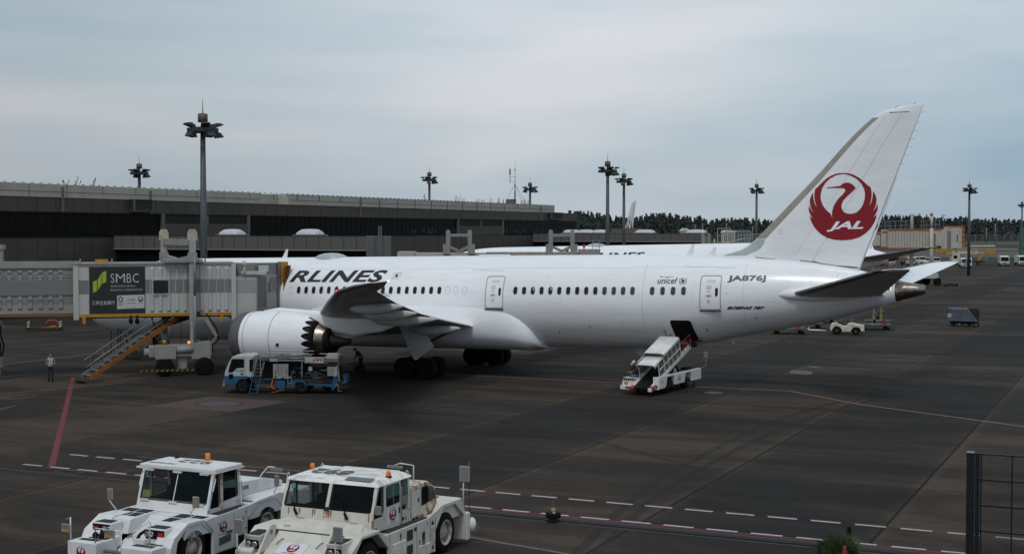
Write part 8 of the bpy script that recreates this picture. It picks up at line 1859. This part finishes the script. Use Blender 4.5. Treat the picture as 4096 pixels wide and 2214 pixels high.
# left background: striped barrier trolley under the bridge
bt = thing('barrier_trolley', 'low orange framed trolley with striped end boards in shade under the bridge', 'trolley', at(176, 130), R(10))
MB().tube([(0, 0, .3), (.1, 0, .8), (.4, 0, 1.0), (1.0, 0, 1.0), (1.2, 0, .8), (1.3, 0, .3)], .04, 6).tube([(-.3, 0, .3), (1.4, 0, .3)], .05, 6).obj('frame', orangered, bt)
for x in (-1.6, 1.3):
    b_ = MB().box(x, x + .25, -.05, .05, .25, .95).obj('striped_board', black, bt); mb = MB()
    for k in range(3): mb.add([(x, -.06, .3 + k * .22), (x + .25, -.06, .42 + k * .22), (x + .25, -.06, .52 + k * .22), (x, -.06, .4 + k * .22)], [(0, 1, 2, 3)])
    mb.obj('white_stripes', silverm, b_)
MB().box(.5, 1.0, -.1, .3, .3, .48).obj('yellow_box', yellow, bt); MB().box(-1.8, 1.6, 0, 1, .15, .3).obj('deck', darkgrey, bt)
stp = thing('maintenance_steps', 'small dark wheeled maintenance steps beside the nose wheel', 'steps', at(560, 101), R(160))
mb = MB()
for k in range(5): mb.box(k * .25, k * .25 + .28, 0, .8, .28 * k + .2, .28 * k + .24)
for y in (0, .8):
    mb.bar((0, y, .2), (1.2, y, 1.4), .05); mb.bar((0, y, 1.0), (1.2, y, 2.2), .04); mb.bar((1.2, y, 0), (1.2, y, 2.2), .05); mb.bar((0, y, .2), (0, y, 1.0), .04); mb.bar((2.0, y, 0), (2.0, y, 2.2), .05); mb.bar((1.2, y, 2.2), (2.0, y, 2.2), .04); mb.bar((1.2, y, 1.4), (2.0, y, 1.4), .06)
mb.bar((0, 0, .12), (2, 0, .12), .06); mb.obj('frame', darkgrey, stp)
# left edge column with hoses (next bridge leg)
lc = thing('equipment_column', 'cut off pale column with hanging black hoses at the left picture edge', 'column', at(-4, 90), 0)
MB().box(-.3, .22, -.2, .2, .5, 1.2).box(-.15, .02, -.1, .1, 0, .6).obj('column_box', bridgeshade, lc); MB().tube([(.1, 0, 1.2), (.25, 0, 1.9), (.05, 0, 2.6), (.0, 0, 3.2)], .05, 6).tube([(0, 0, 1.2), (.02, 0, 2.0), (-.1, 0, 2.6)], .04, 6).obj('hoses', black, lc); MB().bar((-.3, 0, 3.9), (.28, 0, 3.0), .14).obj('arm', bridgeshade, lc)
uf = MB().box(-.3, .1, -.2, .2, 7.1, 8.4).box(-.3, .2, -.3, .3, 8.2, 8.5).obj('bridge_post', bridgeshade); uf.location = at(5, 93); tag(uf, 'pale bracket post on the roof at the extreme left edge', 'post')
hp = thing('hose_heap', 'low heap of dark hoses on the ground behind the right bridge wheels', 'hoses', at(3745, 236), 0)
mb = MB(); rr = random.Random(31)
for k in range(9): x = k * .42 + rr.uniform(-.2, .2); mb.tube([(x, rr.uniform(-.3, .3), .12), (x + .3, rr.uniform(-.4, .4), rr.uniform(.1, .4)), (x + .6, rr.uniform(-.9, .9), .1)], rr.uniform(.06, .13), 6)
mb.obj('hoses', black, hp)
# ================================================ FAR WOOD, SHEDS, FENCES
def wood():
    mb = MB(); rr = random.Random(21)
    prof = [(2270, 852), (2330, 852), (2380, 862), (2430, 868), (2448, 884), (2470, 866), (2500, 880), (2560, 875), (2600, 862), (2650, 855), (2690, 866), (2740, 872), (2780, 870), (2815, 888), (2850, 890), (2890, 880), (2930, 884), (2980, 880), (3060, 888), (3110, 892), (3300, 880), (3500, 872), (3560, 868), (3620, 872), (3680, 866), (3740, 880), (3800, 884), (3830, 870), (3900, 882), (4000, 886), (4130, 890), (4300, 885)]
    def topy(px):
        for (a, b), (c, d) in zip(prof, prof[1:]):
            if a <= px <= c: return b + (d - b) * (px - a) / (c - a)
        return 885
    px = 2255
    while px < 4240:
        for row in range(3):
            Z = 1500 + row * 60 + rr.uniform(-20, 20); p = at(px + rr.uniform(-12, 12), Z); ht = 9.4 + (925 - topy(px) - 4) * Z / FPX - row * -1.5 + rr.uniform(-1.6, 1.5) - (2 - row) * 2.6
            wd = rr.uniform(2.4, 4.0); kind = .45 + rr.random() * .5
            # solid inner mass
            n_ = 6; prof_ = [(0, wd * .7), (ht * .4, wd * .85), (ht * .7, wd * (.75 if kind > .5 else .55)), (ht * .92, wd * .3), (ht, .05)]
            mb.lathe(prof_, p, 'z', n_, smooth=False)
            for k in range(42):
                f = rr.random() ** .6; z = ht * (.35 + .66 * f); rad = wd * (1.15 if kind > .5 else .95) * (1 - f ** (2.6 if kind > .5 else 1.5)) + .2; a = rr.uniform(0, 6.283)
                c = p + Vector((rad * math.cos(a), rad * math.sin(a), z)); s = rr.uniform(.5, 1.25)
                u = Vector((rr.gauss(0, 1), rr.gauss(0, 1), rr.gauss(0, .5))).normalized() * s; v = Vector((rr.gauss(0, 1), rr.gauss(0, 1), rr.gauss(0, 1))).normalized() * s
                mb.add([c - u - v, c + u - v, c + u + v, c - u + v], [(0, 1, 2, 3)])
        px += 7.5
    pts_ = []
    for i in range(150):
        px_ = 2250 + i * 13.5; pts_.append((px_, 9.4 + (925 - topy(px_)) * 1640 / FPX - 7 + rr.uniform(-1.5, 1.5)))
    for (a, za), (b, zb) in zip(pts_, pts_[1:]): mb.add([at(a, 1640), at(b, 1640), at(b, 1640) + Vector((0, 0, zb)), at(a, 1640) + Vector((0, 0, za)), at(a, 1660), at(b, 1660), at(b, 1660) + Vector((0, 0, zb)), at(a, 1660) + Vector((0, 0, za))], [(0, 1, 2, 3), (3, 2, 6, 7)])
    for k in range(2600):   # understorey
        px = rr.uniform(2240, 4260); Z = rr.uniform(1440, 1500); c = at(px, Z) + Vector((0, 0, rr.uniform(0, 8))); s = rr.uniform(1, 2.4); u = Vector((rr.gauss(0, 1), rr.gauss(0, 1), rr.gauss(0, 1))).normalized() * s; v = Vector((rr.gauss(0, 1), rr.gauss(0, 1), rr.gauss(0, 1))).normalized() * s
        mb.add([c - u - v, c + u - v, c + u + v, c - u + v], [(0, 1, 2, 3)])
    o = mb.obj('forest', mat('forest_green_hazed', (.034, .047, .040), .9, col2=(.020, .030, .029), nscale=.09, lo=.4, hi=.62)); tag(o, 'long dark belt of tall trees closing the far side of the airfield', 'forest', kind='stuff')  # distance haze painted in: both greens lightened and shifted toward blue
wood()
def shed(label, px0, px1, y0, y1, Z, m, roof=True):
    a = at(px0, Z); b = at(px1, Z); w_ = b.x - a.x; zt = 9.4 + (925 - y0) * Z / FPX; t = thing('shed', label, 'shed', a, 0)
    MB().box(0, w_, 0, 12, 0, zt * .8).obj('wall', m, t); MB().prism([(-1, zt * .8), (w_ + 1, zt * .8), (w_ - 2, zt), (2, zt)], -.5, 12.5).obj('roof', m, t)
    mb = MB()
    for k in range(5): mb.box(w_ * (.08 + .18 * k), w_ * (.08 + .18 * k) + .8, -.1, 0, 1, zt * .7)
    mb.obj('door', darkgrey, t)
shed('bright cream metal shed far away between walkway end and tail fin', 2893, 2939, 920, 938, 1180, mat('shed_cream', (.50, .50, .42), .6))
shed('long blue grey shed next to the bright cream shed', 2940, 3006, 920, 938, 1190, mat('shed_blue', (.14, .17, .19), .6))
shed('small white house with dark gable beneath the far trees', 2726, 2758, 912, 934, 1150, mat('shed_cream', (0, 0, 0)))
pf = thing('perimeter_fence', 'long thin grey perimeter fence along the far edge of the grass', 'fence', at(3860, 1250), 0); mb = MB(); pf2 = MB()
L_ = at(4250, 1250).x - at(2500, 1250).x; x0 = at(2500, 1250).x - at(3860, 1250).x; x = x0
while x < x0 + L_: mb.box(x, x + .35, 0, .3, 0, 6.2); x += 6.5
mb.obj('fence_posts', mat('fence_far', (.16, .17, .17), .8), pf)
pf2.box(x0, x0 + L_, .1, .15, 5.9, 6.2).box(x0, x0 + L_, .1, .15, .3, .5).obj('fence_rails', mat('fence_far', (0, 0, 0)), pf)
mb = MB(); mb.box(x0, x0 + L_, 6, 6.4, 0, 5.0); mb.obj('fence_panels', mat('fence_mesh_far', (.055, .06, .062), .9, noise_amt=.4, nscale=.2), pf)
for i, (px, yt, Z, lb) in enumerate(((2780, 858 + 40, 1100, 'thin pole in front of the far trees above the walkway dome'), (2810, 895, 1100, 'thin pole just left of the pale ladder tower'), (2905, 893, 1100, 'paired pole beside the cream shed'), (3010, 905, 1100, 'low twin headed lamp right of the blue grey shed'), (3980, 895, 1000, 'thin pale lamp post before the trees right of the light mast'), (3945, 912, 1050, 'small lamp post close to the light mast at right'), (3773, 858, 700, 'thin dark pole rising above the orange trimmed bridge'))):
    t = thing('pole', lb, 'pole', at(px, Z), 0); h = 9.4 + (925 - yt) * Z / FPX; MB().tube([(0, 0, 0), (0, 0, h)], .28 if Z > 800 else .12, 6).obj('shaft', mat('pole_far', (.20, .20, .19), .8) if i != 6 else mastd, t); MB().box(-1.4, 1.4, -.1, .1, h - .5, h - .2).obj('crossarm', mat('pole_far', (0, 0, 0)), t)
gb = MB().box(-.5, .5, -.5, .5, 0, 11).obj('green_sleeve', mat('sleeve_green', (.05, .10, .09), .8)); gb.location = at(4086, 468); tag(gb, 'pale green sleeve around the base of the right edge mast', 'mast base')

# ================================================ SPLIT multi-piece parts into one object per piece
def split_pieces(o, tol=0.04):
    me = o.data; n = len(me.vertices); par = list(range(n))
    def fd(i):
        while par[i] != i: par[i] = par[par[i]]; i = par[i]
        return i
    for p in me.polygons:
        v = p.vertices
        for k in v[1:]: par[fd(k)] = fd(v[0])
    comp = {}
    for i in range(n): comp.setdefault(fd(i), []).append(i)
    bb = []
    for c in comp.values():
        cs = [me.vertices[i].co for i in c]; bb.append([[min(q[k] for q in cs) - tol for k in range(3)], [max(q[k] for q in cs) + tol for k in range(3)], set(c)])
    ch = True
    while ch:
        ch = False
        for i in range(len(bb)):
            for j in range(i + 1, len(bb)):
                a, b = bb[i], bb[j]
                if all(a[0][k] <= b[1][k] and b[0][k] <= a[1][k] for k in range(3)):
                    bb[i] = [[min(a[0][k], b[0][k]) for k in range(3)], [max(a[1][k], b[1][k]) for k in range(3)], a[2] | b[2]]; bb.pop(j); ch = True; break
            if ch: break
    if len(bb) < 2 or len(bb) > 40: return
    base = o.name.split('.')[0]
    for g in bb[1:]:
        idx = sorted(g[2]); mp_ = {v: k for k, v in enumerate(idx)}
        m2 = bpy.data.meshes.new(base); m2.from_pydata([me.vertices[v].co[:] for v in idx], [], [[mp_[v] for v in p.vertices] for p in me.polygons if p.vertices[0] in mp_])
        for pl_n, p in zip(m2.polygons, [p for p in me.polygons if p.vertices[0] in mp_]): pl_n.use_smooth = p.use_smooth
        for m in me.materials: m2.materials.append(m)
        c = o.copy(); c.data = m2; C.objects.link(c)
    keep = bb[0][2]; bm = bmesh.new(); bm.from_mesh(me); bm.verts.ensure_lookup_table()
    bmesh.ops.delete(bm, geom=[v for v in bm.verts if v.index not in keep], context='VERTS'); bm.to_mesh(me); bm.free(); me.update()
SPLIT = {'pipework', 'lap_joint', 'static_wick', 'downpipe', 'louvre_box', 'louvre_frame', 'lift_column', 'lifting_eye', 'grey_stripe', 'rear_window', 'seat', 'lift_strut', 'work_lamp', 'screen_bracket', 'step_pocket', 'latch', 'grip_pads', 'headlight', 'marker_rod', 'marker_rod_tip', 'balcony_frame', 'inner_tunnel', 'hose', 'roof_fitting', 'handrail', 'louvres', 'face_features', 'reflective_strap', 'red_vest_strap', 'slot', 'side_rail', 'support_frame', 'arm', 'roof_edge', 'orange_trim'}
for o in list(bpy.data.objects):
    if o.type == 'MESH' and o.parent and o.name.split('.')[0] in SPLIT and o.data.users == 1: split_pieces(o)
